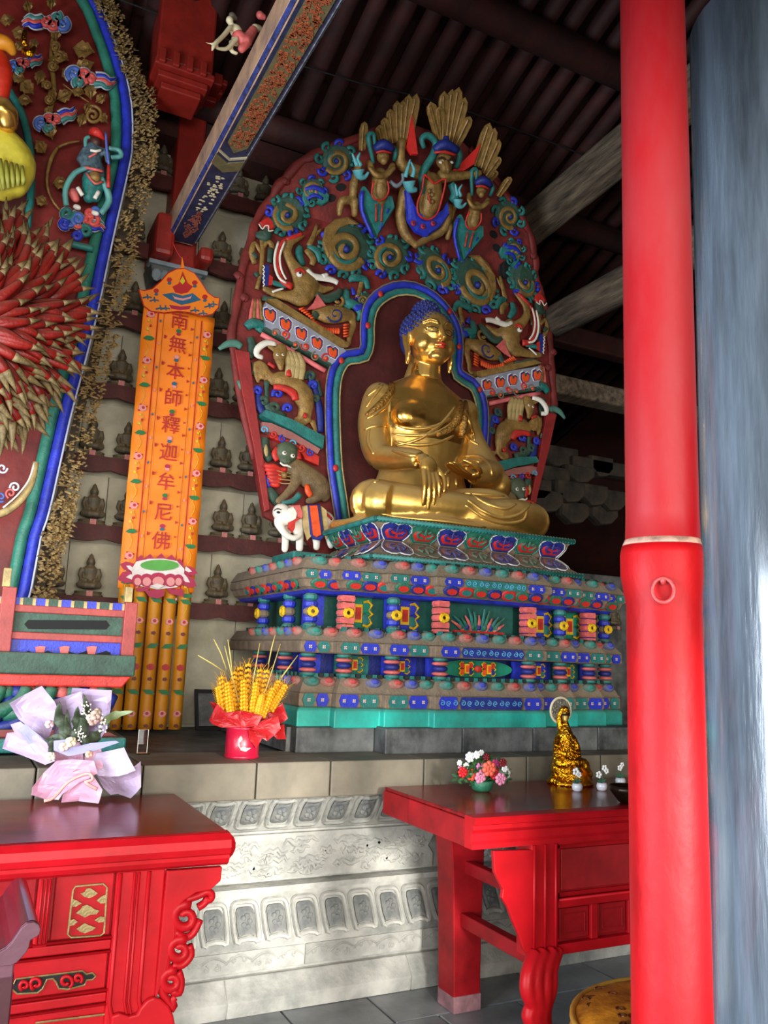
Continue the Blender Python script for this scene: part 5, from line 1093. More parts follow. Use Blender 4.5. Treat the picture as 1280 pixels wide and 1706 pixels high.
def ltub(name, chains, m, par=lm, n=7, flat=1, rs=.0042, **kw):
    if kw.get('kind') != 'stuff' and len(chains) > 1: return [ltub(name, [c], m, par, n, flat, rs, **kw) for c in chains]
    b = MB()
    for c in chains: c = smoothpts([tuple(p) for p in c], 3); b.tube([LP(x, y, o) for x, y, o, r in c], [max(.3, r)*rs for x, y, o, r in c], n, flat=flat)
    return obj(name, b, m, par, smooth=True, **kw)
def lorg(name, chains, m, par=lm, voxel=.008, sm=3, **kw):
    b = MB()
    for c in chains:
        if len(c) > 1:
            c = smoothpts([tuple(p) for p in c], 3); b.tube([LP(x, y, o) for x, y, o, r in c], [r*.0042 for x, y, o, r in c], 12)
        for e_ in (c[0], c[-1]): b.ell(LP(*e_[:3]), e_[3]*.0041, 12, 8)
    return organic(name, b, m, par, voxel, sm, **kw)
ltub('vine_stem', [[(95, 30, .05, 2), (85, 90, .06, 3), (90, 150, .06, 4), (80, 200, .05, 2.5)], [(97, 245, .05, 2), (85, 265, .06, 3), (78, 300, .06, 2), (85, 330, .06, 1.8), (100, 350, .05, 1.6)], [(97, 245, .06, 2), (115, 238, .07, 1.6), (135, 235, .06, 1)], [(105, 140, .07, 1.2), (125, 155, .08, 1), (148, 170, .07, 1)], [(150, 360, .06, 1.4), (175, 355, .07, 1.4), (185, 330, .06, 1.2)]], tan)
for c_ in ((98, 95, 10), (88, 110, 8), (92, 78, 8), (78, 142, 7), (82, 166, 7), (80, 185, 6), (155, 192, 16)):
    ltub('vine_blossom', [[(c_[0]+u, c_[1]+v, .09+.002*i, 2.4) for i, (u, v) in enumerate(spiral((0, 0), c_[2], 1.5, 1.8, c_[0], 16))]], tan)
# painted clouds
def cloud(px_, py_, L, a, flip=1):
    e_ = empty('painted_cloud', LP(px_, py_), parent=lm); c, s_ = math.cos(a), math.sin(a)
    T = lambda u, v, o, r: (px_+L*(u*c-v*s_*flip), py_+L*(u*s_+v*c*flip), o, r)
    k = L/80
    for nm, m, r_, of in (('white_outline', M('cloud_white', '#cfd0d8', .5), 1.7, .09), ('cloud_body', None, 1, .105)):
        for q, (u, v, rad_, col_) in enumerate(((-.32, -.02, .15, M('cloud_blue', '#4a6ab5', .5)), (-.12, -.03, .13, M('cloud_coral', '#d0504a', .5)), (.02, .02, .11, MATS['cloud_coral']), (-.2, .13, .1, M('cloud_teal', '#3f8078', .5)))):
            ltub(nm if m else ('blue_swirl', 'coral_swirl', 'coral_swirl', 'teal_swirl')[q], [[T(u+x_, v+y_, of+.02, 3.0*k*r_*(1 if m else 1.15)) for x_, y_ in spiral((0, 0), rad_, rad_*.2, 1.2, 2, 12)]], m or col_, e_, n=6)
        for q, (u, v, col_) in enumerate(((.12, -.06, blue), (.14, .02, MATS['cloud_coral']), (.1, .1, MATS['cloud_teal']))):
            ltub(nm if m else 'cloud_tail', [[T(u, v, of+.01, 4*k*r_), T(u+.15, v-.03, of+.02, 3.4*k*r_), T(u+.26, v+.02, of+.01, 2.6*k*r_), T(u+.38, v-.04, of, 1*k*r_)]], m or col_, e_, n=6)
    return e_
for a_ in ((78, 38, 80, 3.2), (42, 105, 60, -.3), (150, 130, 84, .2), (92, 198, 74, -.35), (140, 372, 70, .2, -1)): cloud(*a_)
e_ = empty('cloud_swirls', LP(135, 375), parent=lm)
for i, (u, v, r_) in enumerate(((112, 355, 12), (108, 372, 9), (130, 365, 11), (155, 368, 13), (142, 385, 10), (128, 392, 8), (160, 352, 9), (150, 355, 7))):
    ltub('swirl', [[(u+x_, v+y_, .13, 3.4) for x_, y_ in spiral((0, 0), r_, 2, 1.3, i, 12)]], (teal, blue, MATS['cloud_blue'], MATS['cloud_coral'])[i % 4], e_)
    ltub('white_outline', [[(u+x_, v+y_, .11, 2) for x_, y_ in spiral((0, 0), r_+3, r_*.6, .9, i, 12)]], MATS['cloud_white'], e_)
# small guardian on the clouds
gd = empty('small_guardian', LP(155, 330), parent=lm, label='small dark-faced guardian with a red headcloth, teal ribbon and blue staff')
zg = lambda x, y, o, r: (x/2.977, y/2.977, o, r)
lorg('head', [[zg(475, 705, .17, 9)], [zg(475, 725, .17, 7)]], M('dark_brown_face', '#4a2218', .5), gd)
lorg('red_headcloth', [[zg(455, 655, .17, 5), zg(480, 655, .2, 7), zg(515, 690, .18, 3)]], redp, gd)
lorg('armour_torso', [[zg(460, 750, .15, 13), zg(450, 800, .15, 15), zg(465, 860, .15, 16)], [zg(400, 790, .15, 6), zg(430, 750, .17, 7)], [zg(500, 750, .17, 6), zg(530, 760, .2, 5), zg(535, 800, .2, 4)]], M('armour_grey_blue', '#4f646c', .5, 0, .4, 30), gd)
lorg('green_skirt', [[zg(460, 900, .16, 15), zg(440, 980, .16, 8)], [zg(480, 900, .16, 12), zg(475, 980, .16, 7)]], teal, gd)
lorg('belly_plate', [[zg(470, 880, .21, 9)]], tan, gd)
ltub('pink_trim', [[zg(420, 830, .22, 2), zg(470, 840, .24, 2), zg(510, 850, .22, 2)], [zg(430, 860, .22, 1.6), zg(470, 910, .24, 1.6), zg(510, 900, .22, 1.6)], [zg(440, 780, .21, 1.6), zg(480, 760, .22, 1.6)]], pink, gd)
ltub('white_collar', [[zg(450, 745, .22, 2), zg(475, 750, .23, 2), zg(500, 745, .22, 2)], [zg(385, 930, .2, 3), zg(410, 970, .2, 3)], [zg(490, 950, .2, 3), zg(470, 985, .2, 3)]], white, gd)
lorg('pink_cloak_end', [[zg(365, 960, .14, 8), zg(375, 985, .14, 6)]], pink, gd)
ltub('teal_ribbon', [[zg(425, 740, .18, 2), zg(425, 690, .18, 3), zg(445, 680, .18, 2.5)], [zg(540, 735, .2, 3), zg(590, 745, .2, 3.6), zg(600, 775, .2, 3.6), zg(550, 780, .2, 3)], [zg(440, 830, .22, 3), zg(370, 860, .2, 4), zg(325, 940, .18, 4), zg(330, 1020, .16, 4)], [zg(500, 880, .2, 4), zg(530, 940, .18, 5), zg(540, 1000, .16, 5), zg(500, 1060, .16, 4)]], M('ribbon_teal', '#5a9a92', .5), gd)
ltub('staff', [[zg(525, 655, .24, 1.5), zg(530, 740, .25, 1.8), zg(540, 815, .24, 1.6)]], M('staff_blue', '#5b6cc0', .4), gd)
ltub('staff_grip', [[zg(540, 820, .24, 2.4), zg(538, 930, .24, 2.6)]], redp, gd)
lorg('white_boots', [[zg(375, 1025, .16, 4), zg(390, 1030, .17, 4)], [zg(465, 1055, .16, 4), zg(480, 1060, .17, 4)]], white, gd)
# green step, disc edge, ornate mirror at the left margin
ltub('teal_step', [[(112, 405, .1, 5), (135, 410, .1, 5), (155, 415, .1, 5)]], teal)
ltub('ochre_disc_edge', [[(60, 770, .25, 4), (52, 805, .25, 4.5), (35, 832, .25, 5), (10, 852, .25, 5), (-20, 862, .25, 5)]], tan2)
ltub('beaded_disc_line', [[(57, 772, .29, 1.2), (48, 800, .29, 1.2), (28, 826, .29, 1.2), (5, 846, .29, 1.2)]], white)
for i, (u, v) in enumerate(((4, 780), (2, 828), (18, 822), (25, 812))): ltub('cloud_line', [[(u+x_, v+y_, .12, 1.5) for x_, y_ in spiral((0, 0), 9, 2, 1.2, i, 10)]], (MATS['cloud_white'], MATS['cloud_blue'], pink)[i % 3])
# ---------------------------------------------------------------- fan of carved petals
pf = empty('carved_petal_fan', W(-40, 540, 4.5), 'dense fan of curved red carved petals with dusty gold tips', 'petal carving')
redpet = M('petal_lacquer_red', '#84170f', .45, 0, .3, 12, .25, dust=.25); tipm = M('petal_tip_gilt', '#7d6a44', .55, .1, .25, 20, .4)
rr = random.Random(11)
PC = (-75, 545)
def fanpetal(a, r0, L, bend, off, w_):
    n = 10; pts = []; rad_ = []
    for i in range(n):
        t = i/(n-1); aa = a+bend*t*t; r_ = r0+L*t
        pts.append(W(PC[0]+r_*math.cos(aa), PC[1]-r_*math.sin(aa)*1.05, 4.55-off-.05*math.sin(t*3))); rad_.append(w_*.0038*(.35+1.15*math.sin(math.pi*t**.85))*(1 if t < .8 else 1-.35*(t-.8)/.2)*(.25 if t > .99 else 1))
    j = 7 if (a < -.35 and rr.random() < .7) else 8; b = MB().tube(pts[:j+1], rad_[:j+1], 6, 0, flat=.8); b.tube([pts[j-1]*.5+pts[j]*.5]+pts[j:], [rad_[j-1]*.5+rad_[j]*.5+.0008]+[x*1.04 for x in rad_[j:]], 6, 1, flat=.8)
    return obj('petal', b, [redpet, tipm], pf, smooth=True)
for ring_, (r0, n, off) in enumerate(((112, 56, .0), (92, 50, .07), (66, 42, .14), (40, 32, .21), (14, 20, .28))):
    for k in range(n):
        a = R(-66+138*(k+.5*(ring_ % 2)+rr.uniform(-.25, .25))/n)
        squash = 1-.18*abs(math.sin(a))-(.0 if a > 0 else .06)
        fanpetal(a, r0*squash, rr.uniform(112, 146), rr.uniform(-.22, .16)+(.12 if a > .3 else -.05), off+rr.uniform(0, .03), rr.uniform(4.8, 6.2))
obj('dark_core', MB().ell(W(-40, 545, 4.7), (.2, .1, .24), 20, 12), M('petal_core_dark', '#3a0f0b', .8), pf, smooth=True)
# ---------------------------------------------------------------- edge of the shrine's own statue
st = empty('draped_statue', W(-20, 250, 4.75), 'edge of a statue with yellow draped sleeve and gold arm, above the petal fan', 'statue')
def worg(name, chains, m, par, Y, k=.0041, voxel=.01, sm=5, **kw):
    b = MB()
    for c in chains:
        if len(c) > 1: c = smoothpts([tuple(p) for p in c], 3); b.tube([W(x, y, Y-o) for x, y, o, r in c], [r*k for x, y, o, r in c], 14)
        for e_ in (c[0], c[-1]): b.ell(W(e_[0], e_[1], Y-e_[2]), e_[3]*k*.98, 14, 10)
    return organic(name, b, m, par, voxel, sm, **kw)
ycl = M('yellow_silk', '#c9b93a', .55, 0, .15, 10, .15)
worg('yellow_sleeve', [[(-30, 225, 0, 26), (5, 245, .05, 26), (28, 275, .08, 25), (22, 305, .1, 20)], [(-20, 290, .05, 26), (5, 310, .1, 20)]], ycl, st, 4.75)
b = MB()
for i in range(6): b.tube([W(-8+i*9, 262+i*3, 4.55), W(-6+i*9, 290+i*2, 4.53), W(-2+i*8, 318-i*2, 4.55)], [.008, .013, .008], 7)
obj('sleeve_fold', b, M('yellow_green_fold', '#9c9a3a', .6), st, smooth=True)
worg('gold_arm', [[(-25, 185, .1, 18), (5, 185, .12, 18), (12, 205, .1, 14)]], gold, st, 4.7)
worg('red_drape', [[(-5, 95, .1, 12), (3, 120, .12, 14), (-2, 165, .1, 12)]], M('fire_red_cloth', '#cf2c12', .5), st, 4.7)
worg('orange_top', [[(-15, 70, .12, 12), (10, 72, .14, 10), (20, 85, .12, 7)]], M('amber_cloth', '#d88a1e', .45), st, 4.7)
ltub('gold_ornament', [[(42, 52, .5, 3), (40, 68, .5, 4), (44, 78, .5, 3)], [(40, 85, .5, 4), (50, 90, .52, 5), (58, 80, .5, 3)]], gold2, st)
# ---------------------------------------------------------------- painted railing and its base
SY = 4.35
rl = empty('painted_railing', (0.3, SY, 1.06), 'red, green and blue painted railed altar base at the lower left', 'altar railing')
RP = lambda px, py, off=0: W(px, py, SY)-Vector((0, off, 0))
def rbx(name, x0, y0, x1, y1, th, m, off=0, par=rl, bev=.004, zx=None):
    a, c = RP(x0, y0), RP(x1, y1); xm = 110 if zx is None else zx; a.z = RP(xm, y0).z; c.z = RP(xm, y1).z; return obj(name, MB().box(a.x, c.x, SY-off-th, SY-off, c.z, a.z), m, par, bevel=bev)
redr = M('railing_coral', '#9c3a34', .55, 0, .15, 10, .2)
xl_ = -160
rbx('post', 206, 998, 218, 1098, .05, redr, .02); rbx('post', 3, 985, 15, 1090, .05, redr, .02); rbx('post', -150, 970, -138, 1080, .05, redr, .02)
rbx('post_finial', 207, 972, 217, 998, .045, tan2, .02); rbx('post_finial', 5, 955, 15, 985, .045, tan2, .02)
for (x0, x1) in ((15, 206), (-138, 3)):
    rbx('rail', x0, 1012, x1, 1024, .03, redr, .02); rbx('rail', x0, 1056, x1, 1068, .03, redr, .02)
    g_ = rbx('green_panel', x0, 1023, x1, 1057, .02, dgreen, .01)
    a_ = (x0+x1)/2; hw_ = (x1-x0)*.37
    sl = [(a_-hw_, 1040), (a_-hw_+6, 1033), (a_+hw_-6, 1034), (a_+hw_, 1042), (a_+hw_-6, 1049), (a_-hw_+6, 1048)]
    obj('slot', MB().prism([RP(x, y, .03) for x, y in sl], (0, -.003, 0)), black, g_)
    b_ = rbx('blue_panel', x0, 1067, x1, 1093, .02, blue, .01)
    cut = [(a_-72, 1092)]+[(a_-72+i*8, 1092-(8 if i % 4 == 1 else 3 if i % 2 else 5)) for i in range(19)]+[(a_+72, 1092)]
    obj('cutout', MB().prism([RP(x, y, .03) for x, y in cut], (0, -.003, 0)), black, b_)
    for dx in (-45, -5, 40): obj('red_flame', MB().prism([RP(a_+dx+u, 1082+v, .034) for u, v in ((-6, 8), (-8, -4), (0, -6), (9, -5), (6, 8))], (0, -.004, 0)), pink, b_)
    n = 9
    for k in range(n):
        w_ = (x1-x0)/n; rbx('coloured_block', x0+k*w_+1, 1000, x0+(k+1)*w_-4, 1014, .03, (blue, dgreen)[k % 2], .015, bev=.002); rbx('ochre_spacer', x0+(k+1)*w_-4, 1001, x0+(k+1)*w_, 1014, .03, tan2, .018, bev=0)
a, c = RP(220, 1092), RP(-160, 1115)
obj('green_ledge', MB().box(-.6, a.x, SY-.12, SY+.5, c.z-.005, a.z), dgreen, rl, bevel=.008)
obj('red_ledge', MB().prism([(-.6, SY-.1, c.z-.005), (a.x-.01, SY-.1, c.z-.005), (a.x-.05, SY-.1, c.z-.06), (-.6, SY-.1, c.z-.06)], (0, .5, 0)), redp, rl, bevel=.008)
z_ = c.z-.06; zb_ = 1.06
obj('green_back', MB().box(-.6, RP(187, 1150).x, SY-.02, SY+.5, zb_+.1, z_), dgreen, rl)
for k in range(14):
    x = RP(-60+k*18, 1142).x; obj('petal_bump', MB().ell((x, SY-.04, z_-.03), (.035, .03, .035), 10, 8), (pink, green, dblue)[k % 3], rl, smooth=True)
for k in range(6):
    x = RP(-40+k*42, 1142).x; obj('green_swag', MB().tube(smoothpts([(x, SY-.05, z_-.01), (x-.03, SY-.07, z_-.07), (x-.12, SY-.07, z_-.12), (x-.2, SY-.05, z_-.13)], 3), [.03]*5+[.035]*4+[.03], 8), green, rl, smooth=True)
    obj('blue_swag', MB().tube(smoothpts([(x+.05, SY-.03, z_-.04), (x+.01, SY-.06, z_-.12), (x-.06, SY-.06, z_-.18), (x-.16, SY-.04, z_-.19)], 3), .028, 8), dblue, rl, smooth=True)
p_ = G(212, 1222, 1.14)
obj('red_foot_moulding', MB().prism([(x, SY-.12, z) for x, z in ((-.6, 1.16), (.62, 1.16), (.70, 1.145), (.74, 1.125), (-.6, 1.125))], (0, .6, 0)), M('foot_red', '#7d2f2a', .6, dust=.4), rl, bevel=.006)
obj('green_foot', MB().box(-.6, .77, SY-.16, SY+.5, 1.06, 1.125), teal, rl, bevel=.01)

# ================================================================ THE ORANGE BANNER
BY = 5.12
bn = empty('orange_banner', W(265, 1200, BY), 'long orange hanging banner embroidered with red characters and flowers, above a pink lotus', 'banner')
bo = M('banner_orange', '#e87a08', .6, 0, .08, 3, .12, bscale=14); bo2 = M('banner_amber', '#c9820e', .6, 0, .12, 6, .2); bred = M('thread_red', '#b01818', .6); bgreen = M('thread_green', '#0d6a34', .6); bpink = M('thread_pink', '#d88a86', .6); bblue = M('thread_blue', '#1f5a78', .6); bwhite = M('thread_white', '#d8ccc4', .6); bmag = M('thread_crimson', '#a3123f', .6); blime = M('thread_lime', '#4f9a3a', .6); byel = M('thread_yellow', '#c8b420', .6)
BP = lambda px, py, off=0: W(px, py, BY)-Vector((0, off, 0))
# frame of the banner: centre line and half width in metres
t0, t1 = BP(295, 520), BP(268, 960); bcx = (t0.x+t1.x)/2; hwb = (BP(355, 530).x-BP(235, 525).x)/2
ztop = t0.z; 
def BL(u, z, off=0): return Vector((bcx+u, BY-off, z))
zof = lambda py: BP(285, py).z
print('BANNER', bcx, hwb, BP(300,450).x, BP(265,905).x, BP(252,1100).x, zof(520), zof(960))
zl = zof(985)
nb_ = 40; bb = MB(); vs = []
for i in range(nb_+1):
    z = zof(515)+(zl-zof(515))*i/nb_
    for k in range(9):
        u = -hwb+2*hwb*k/8; vs.append(BL(u, z, .006*math.sin(i*.9+k)+.004*math.sin(i*2.1)))
for i in range(nb_):
    for k in range(8): bb.f.append((i*9+k, i*9+k+1, (i+1)*9+k+1, (i+1)*9+k)); bb.m.append(0)
bb.v = [tuple(v) for v in vs]
cloth = obj('banner_cloth', bb, bo, bn, smooth=True); sm_ = cloth.modifiers.new('s', 'SOLIDIFY'); sm_.thickness = .006; sm_.offset = -1
cap = [(302, 430), (306, 450), (322, 458), (334, 474), (344, 490), (355, 498), (364, 499), (362, 515), (352, 526), (335, 529), (318, 524), (296, 521), (272, 524), (250, 521), (238, 512), (230, 485), (238, 487), (252, 484), (266, 472), (278, 458), (292, 451), (300, 448)]
obj('cap_panel', MB().prism([BP(x, y, .015) for x, y in cap], (0, -.012, 0)), bo, bn)
obj('cap_trim', MB().tube([BP(x, y, .028) for x, y in cap[1:-1]], .0035, 5, closed=True), bred, bn)
obj('hanging_cord', MB().tube(smoothpts([BP(x, y, .02) for x, y in ((286, 405), (296, 425), (304, 434), (314, 430), (304, 434))], 3), .004, 6), bred, bn, smooth=True)
def bpr(name, pts, m, off=.012, par=bn, th=.004): return obj(name, MB().prism([BP(x, y, off) for x, y in pts], (0, -th, 0)), m, par)
zc = zC
bpr('cap_emblem_red', [zc(*p) for p in ((850, 240), (880, 225), (900, 165), (925, 222), (950, 240), (925, 268), (895, 275), (865, 268))], bred, .028)
bpr('cap_emblem_core', [zc(*p) for p in ((885, 215), (900, 190), (912, 215), (900, 230))], byel, .033)
bpr('cap_waves_blue', [zc(*p) for p in ((800, 278), (850, 270), (900, 285), (950, 272), (990, 305), (940, 320), (895, 330), (840, 305))], bblue, .028)
bpr('cap_waves_pale', [zc(*p) for p in ((850, 282), (862, 292), (900, 300), (935, 292), (945, 284), (940, 300), (900, 310), (860, 302))], bpink, .033)
bpr('cap_waves_red', [zc(*p) for p in ((835, 330), (890, 338), (940, 335), (935, 350), (890, 355), (845, 348))], bmag, .028)
for i, (u, v) in enumerate(((835, 205), (960, 220), (770, 260), (1010, 290))): bpr('cap_flower', [zc(u+14*math.cos(a), v+12*math.sin(a)) for a in [k*1.05 for k in range(6)]], bred, .028); bpr('cap_flower_leaf', [zc(u+10*math.cos(a), v+18+7*math.sin(a)) for a in [k*1.05 for k in range(6)]], bblue, .03)
b = MB()
for u, v in ((725, 290), (760, 305), (790, 345), (960, 355), (1000, 370), (1030, 335), (815, 345), (1050, 325)): b.tube([BP(*zc(u-22, v+6), .03), BP(*zc(u, v), .03), BP(*zc(u+22, v+4), .03)], .005, 5); b.tube([BP(*zc(u, v-14), .03), BP(*zc(u+4, v+12), .03)], .004, 5)
obj('cap_branches', b, bblue, bn, kind='stuff')
# stitched lines
for u, r_ in ((-.60, .0035), (-.44, .0016), (.44, .0016), (.62, .0035)): obj('stitched_line', MB().tube([BL(u*hwb, zof(525)+(zl-zof(525))*k/10, .013) for k in range(11)], r_, 5), bred if r_ > .002 else M('thread_brown', '#a04a10', .6), bn)
# characters down the middle
for ch_, py_ in zip('南無本師釋迦牟尼佛', (535, 575, 620, 665, 711, 757, 806, 857, 905)): text('embroidered_character', ch_, BL(.0, zof(py_), .014), .118, bred, bn, .0015)
rr = random.Random(9)
def dotc(name, u, z, r_, m, k=6, sx=1, off=.014, rot=0):
    return obj(name, MB().prism([BL(u+r_*sx*math.cos(2*math.pi*i/k+rot), z+r_*math.sin(2*math.pi*i/k+rot), off) for i in range(k)], (0, -.003, 0)), m, bn)
for i, py_ in enumerate((553, 597, 642, 689, 734, 781, 830, 881)):
    z = zof(py_); m_ = (bgreen, bpink, bblue, bgreen, bpink, bmag, bgreen, bmag)[i]
    dotc('small_emblem', 0, z+.010, .013, m_, 7, 1.3); dotc('small_emblem_base', 0, z-.010, .010, (bmag, bblue, bpink)[i % 3], 8, 1.5, .013)
    for sg in (-1, 1): dotc('red_sprig', sg*hwb*.36, z+.04*(sg), .011, bred, 3, 1.2)
    for sg in (-1, 1): dotc('red_sprig', sg*hwb*.36, z-.05, .008, bred, 3, 1.2)
for sg in (-1, 1):
    for i in range(6):
        z = zof(532)-i*.305+(-.06 if sg > 0 else 0); u = sg*hwb*.80
        dotc('pink_rose', u, z, .022, bpink, 7, 1.2); dotc('rose_heart', u+.004, z+.002, .01, bred, 6, 1, .017)
        b = MB(); 
        for q in ((-.012, .02), (.022, .012), (-.02, -.018)): b.ell(BL(u+q[0], z+q[1], .015), (.007, .003, .005), 6, 4)
        obj('rose_petals', b, bred, bn)
        zz = z-.155; obj('green_leaf', MB().prism([BL(u+a_, zz+c_, .014) for a_, c_ in ((-.034, -.008*sg*-1), (-.012, .012), (.018, .012), (.036, .0), (.016, -.014), (-.014, -.014))], (0, -.003, 0)), bgreen, bn)
        dotc('red_bud', u+.005, z-.075, .009, bred, 5); dotc('yellow_bud', u-.012, z-.1, .010, byel, 5); dotc('yellow_bud', u-.01, z-.045, .008, byel, 5)
        dotc('blue_sprig', sg*hwb*.52, z-.03, .011, bblue, 4, .6); dotc('blue_sprig', sg*hwb*.52, z-.18, .011, bpink, 4, .6)
        b = MB(); b.tube([BL(u+.012*math.sin(q*2.2), z-.03-q*.03, .012) for q in range(9)], .0022, 4); obj('vine_line', b, byel, bn)
# lotus
zE = zm(180, 900, 5.33)
def lot(name, pts, m, off): return bpr(name, [zE(*p) for p in pts], m, off)
for k, (x0, y0, x1, y1) in enumerate(((100, 215, 215, 250), (75, 350, 240, 310), (785, 295, 670, 270), (775, 410, 640, 340))):
    dx, dy = x1-x0, y1-y0; nx, ny = -dy*.3, dx*.3
    lot('outer_petal', ((x0, y0), (x0+dx*.35+nx, y0+dy*.35+ny), (x1+nx*1.2, y1+ny*1.2), (x1-nx, y1-ny), (x0+dx*.35-nx, y0+dy*.35-ny)), bmag, .03)
    lot('outer_petal_pale', ((x0+dx*.45, y0+dy*.45), (x0+dx*.7+nx*.6, y0+dy*.7+ny*.6), (x1+nx, y1+ny), (x1, y1), (x0+dx*.7-nx*.3, y0+dy*.7-ny*.3)), bwhite, .034)
for x_, y_ in ((280, 170), (360, 160), (460, 155), (550, 165), (620, 200)): lot('top_petal', ((x_-55, y_+60), (x_-35, y_), (x_+5, y_-35), (x_+35, y_+5), (x_+45, y_+60)), bmag, .032)
lot('pale_bowl', ((200, 260), (240, 195), (350, 170), (480, 168), (600, 190), (665, 260), (660, 350), (600, 420), (430, 440), (270, 410), (205, 340)), bwhite, .036)
lot('green_pod', [(442+170*math.cos(a), 228+48*math.sin(a)) for a in [i*.3927 for i in range(16)]], blime, .05)
for k, (cx_, w_, h_) in enumerate(((250, 50, 90), (330, 62, 100), (430, 85, 115), (540, 62, 100), (610, 48, 90))):
    lot('bowl_petal', [(cx_+w_*math.cos(a), 350-h_*.6*math.sin(a)+10) for a in [i*.52 for i in range(12)]], bmag, .04+.002*(2-abs(k-2)))
    lot('bowl_petal_pale', [(cx_+w_*.6*math.cos(a), 362-h_*.38*math.sin(a)+10) for a in [i*.52 for i in range(12)]], bpink, .046+.002*(2-abs(k-2)))
lot('lower_petal', ((235, 430), (360, 415), (340, 455), (240, 460)), bmag, .046); lot('lower_petal', ((500, 430), (650, 440), (655, 505), (540, 480)), bmag, .046)
lot('lower_petal', ((310, 455), (430, 440), (490, 455), (480, 500), (420, 522), (350, 505)), bmag, .05); lot('lower_petal_pale', ((355, 410), (420, 390), (485, 410), (430, 435)), bwhite, .054)
# four tails
wt = 2*hwb/5.0
for k in range(5):
    u0 = -hwb+.01+k*(2*hwb-.01)/5; u1 = u0+wt-.012; zt, zb_ = zl+.02, 1.075
    b = MB(); n = 14
    for i in range(n+1):
        z = zt+(zb_-zt)*i/n
        for u, o_ in ((u0, 0), ((u0+u1)/2, .02+.003*math.sin(i)), (u1, 0)): b.v.append(tuple(BL(u, z, o_-.01)))
    for i in range(n):
        for j in range(2): b.f.append((i*3+j, i*3+j+1, (i+1)*3+j+1, (i+1)*3+j)); b.m.append(0)
    t_ = obj('banner_tail', b, bo2, bn, smooth=True); s_ = t_.modifiers.new('s', 'SOLIDIFY'); s_.thickness = .004; s_.offset = -1
    uc = (u0+u1)/2
    for i in range(8):
        z = zl-.06-i*.135
        if z < 1.1: break
        if i % 2 == 0: obj('green_leaf', MB().prism([BL(uc+a_, z+c_*(1 if i % 4 else -1), .016) for a_, c_ in ((-.034, -.012), (-.012, .012), (.018, .014), (.036, .012), (.016, -.014), (-.014, -.014))], (0, -.003, 0)), bgreen, t_)
        else:
            o = dotc('rose', uc, z+.01, .02, bpink if i % 4 == 1 else bred, 7, 1.2, .016); o2 = dotc('rose_heart', uc, z+.012, .01, bred, 6, 1, .02); o3 = dotc('dark_bud', uc, z-.06, .012, M('thread_brown_red', '#6a2414', .6), 5, 1.3, .016)
# ================================================================ ALTAR TABLES
def molding(name, prof, x0, x1, m, par, bev=0):
    """profile (y, z) run along X"""
    n = len(prof); b = MB(); b.v = [(x0, y, z) for y, z in prof]+[(x1, y, z) for y, z in prof]
    b.f = [tuple(range(n))[::-1], tuple(range(n, 2*n))]+[(i, (i+1) % n, n+(i+1) % n, n+i) for i in range(n)]; b.m = [0]*len(b.f)
    return obj(name, b, m, par, bevel=bev)
def frame(name, x0, x1, z0, z1, y, w_, th, m, par):
    b = MB().box(x0, x1, y-th, y, z1-w_, z1).box(x0, x1, y-th, y, z0, z0+w_).box(x0, x0+w_, y-th, y, z0, z1).box(x1-w_, x1, y-th, y, z0, z1)
    return obj(name, b, m, par, bevel=.002)
# ---- left table
tL = empty('altar_table', (.2, 3.2, 0), 'glossy red altar table with a scroll-cut corner bracket and gold cloud plaque, lower left', 'table')
TY = 2.83
obj('table_top', MB().box(-1.0, .885, TY+.03, 3.64, .925, .952), lacqt, tL, bevel=.006)
pf_ = [(TY+.06, .95), (TY+.02, .948), (TY, .93), (TY-.004, .905), (TY+.004, .885), (TY+.012, .88), (TY+.008, .87), (TY+.016, .855), (TY+.03, .845), (TY+.06, .842)]
o = molding('front_moulding', pf_, -1.0, .89, lacq, tL); 
o = obj('end_moulding', MB().tube([(.872, TY+.05, .898), (.872, 3.62, .898)], .05, 16, flat=1), lacq, tL, smooth=True)
obj('end_rail', MB().box(.80, .87, TY+.04, 3.6, .845, .925), lacq, tL, bevel=.004)
FY = TY+.05
obj('back_body', MB().box(-1.0, .66, FY+.02, 3.5, .30, .85), lacqm, tL)
def lx(px): return W(px, 1500, FY).x
def lz(px, py): return W(px, py, FY).z
vx0, vx1 = .535, .688
obj('leg', MB().box(vx0, vx1, FY-.01, FY+.09, 0, .845), lacq, tL, bevel=.006)
for x, r_ in ((vx0+.01, .007), (vx0+.055, .005), (vx0+.068, .005), (vx0+.10, .007)): obj('leg_bead', MB().tube([(x, FY-.012, .84), (x, FY-.012, .46), (x+.01, FY-.012, .42), (x+.04, FY-.012, .38), (x+.045, FY-.012, .3), (x+.02, FY-.012, .1)], r_, 6), lacq, tL, smooth=True)
obj('leg', MB().box(vx0, vx1, 3.45, 3.55, 0, .845), lacqm, tL, bevel=.006)
P4 = zm(0, 1300, 3.048)
def TP(x, y, off=0): q = P4(x, y); p = W(q[0], q[1], FY); p.y -= off; return p
sp = [(840, 450), (1118, 430), (1110, 500), (1060, 545), (985, 560), (925, 600), (885, 640), (880, 780), (850, 880), (835, 960), (790, 1080), (780, 1085)]
obj('corner_bracket', MB().prism([TP(x, y, 0) for x, y in sp], (0, -.028, 0)), lacq, tL, bevel=.004)
def scv(cx_, cy_, r, a0, hand, t=1.25): return [(cx_+u, cy_+v) for u, v in spiral((0, 0), r, r*.28, t, a0, 18, hand)]
b = MB()
for c_ in (scv(935, 690, 72, -1.2, -1), scv(905, 855, 62, -1.0, -1), scv(865, 1010, 58, -1.2, -1)):
    b.tube([TP(x, y, .014) for x, y in c_], [.0185*(1-.35*i/18) for i in range(18)], 8)
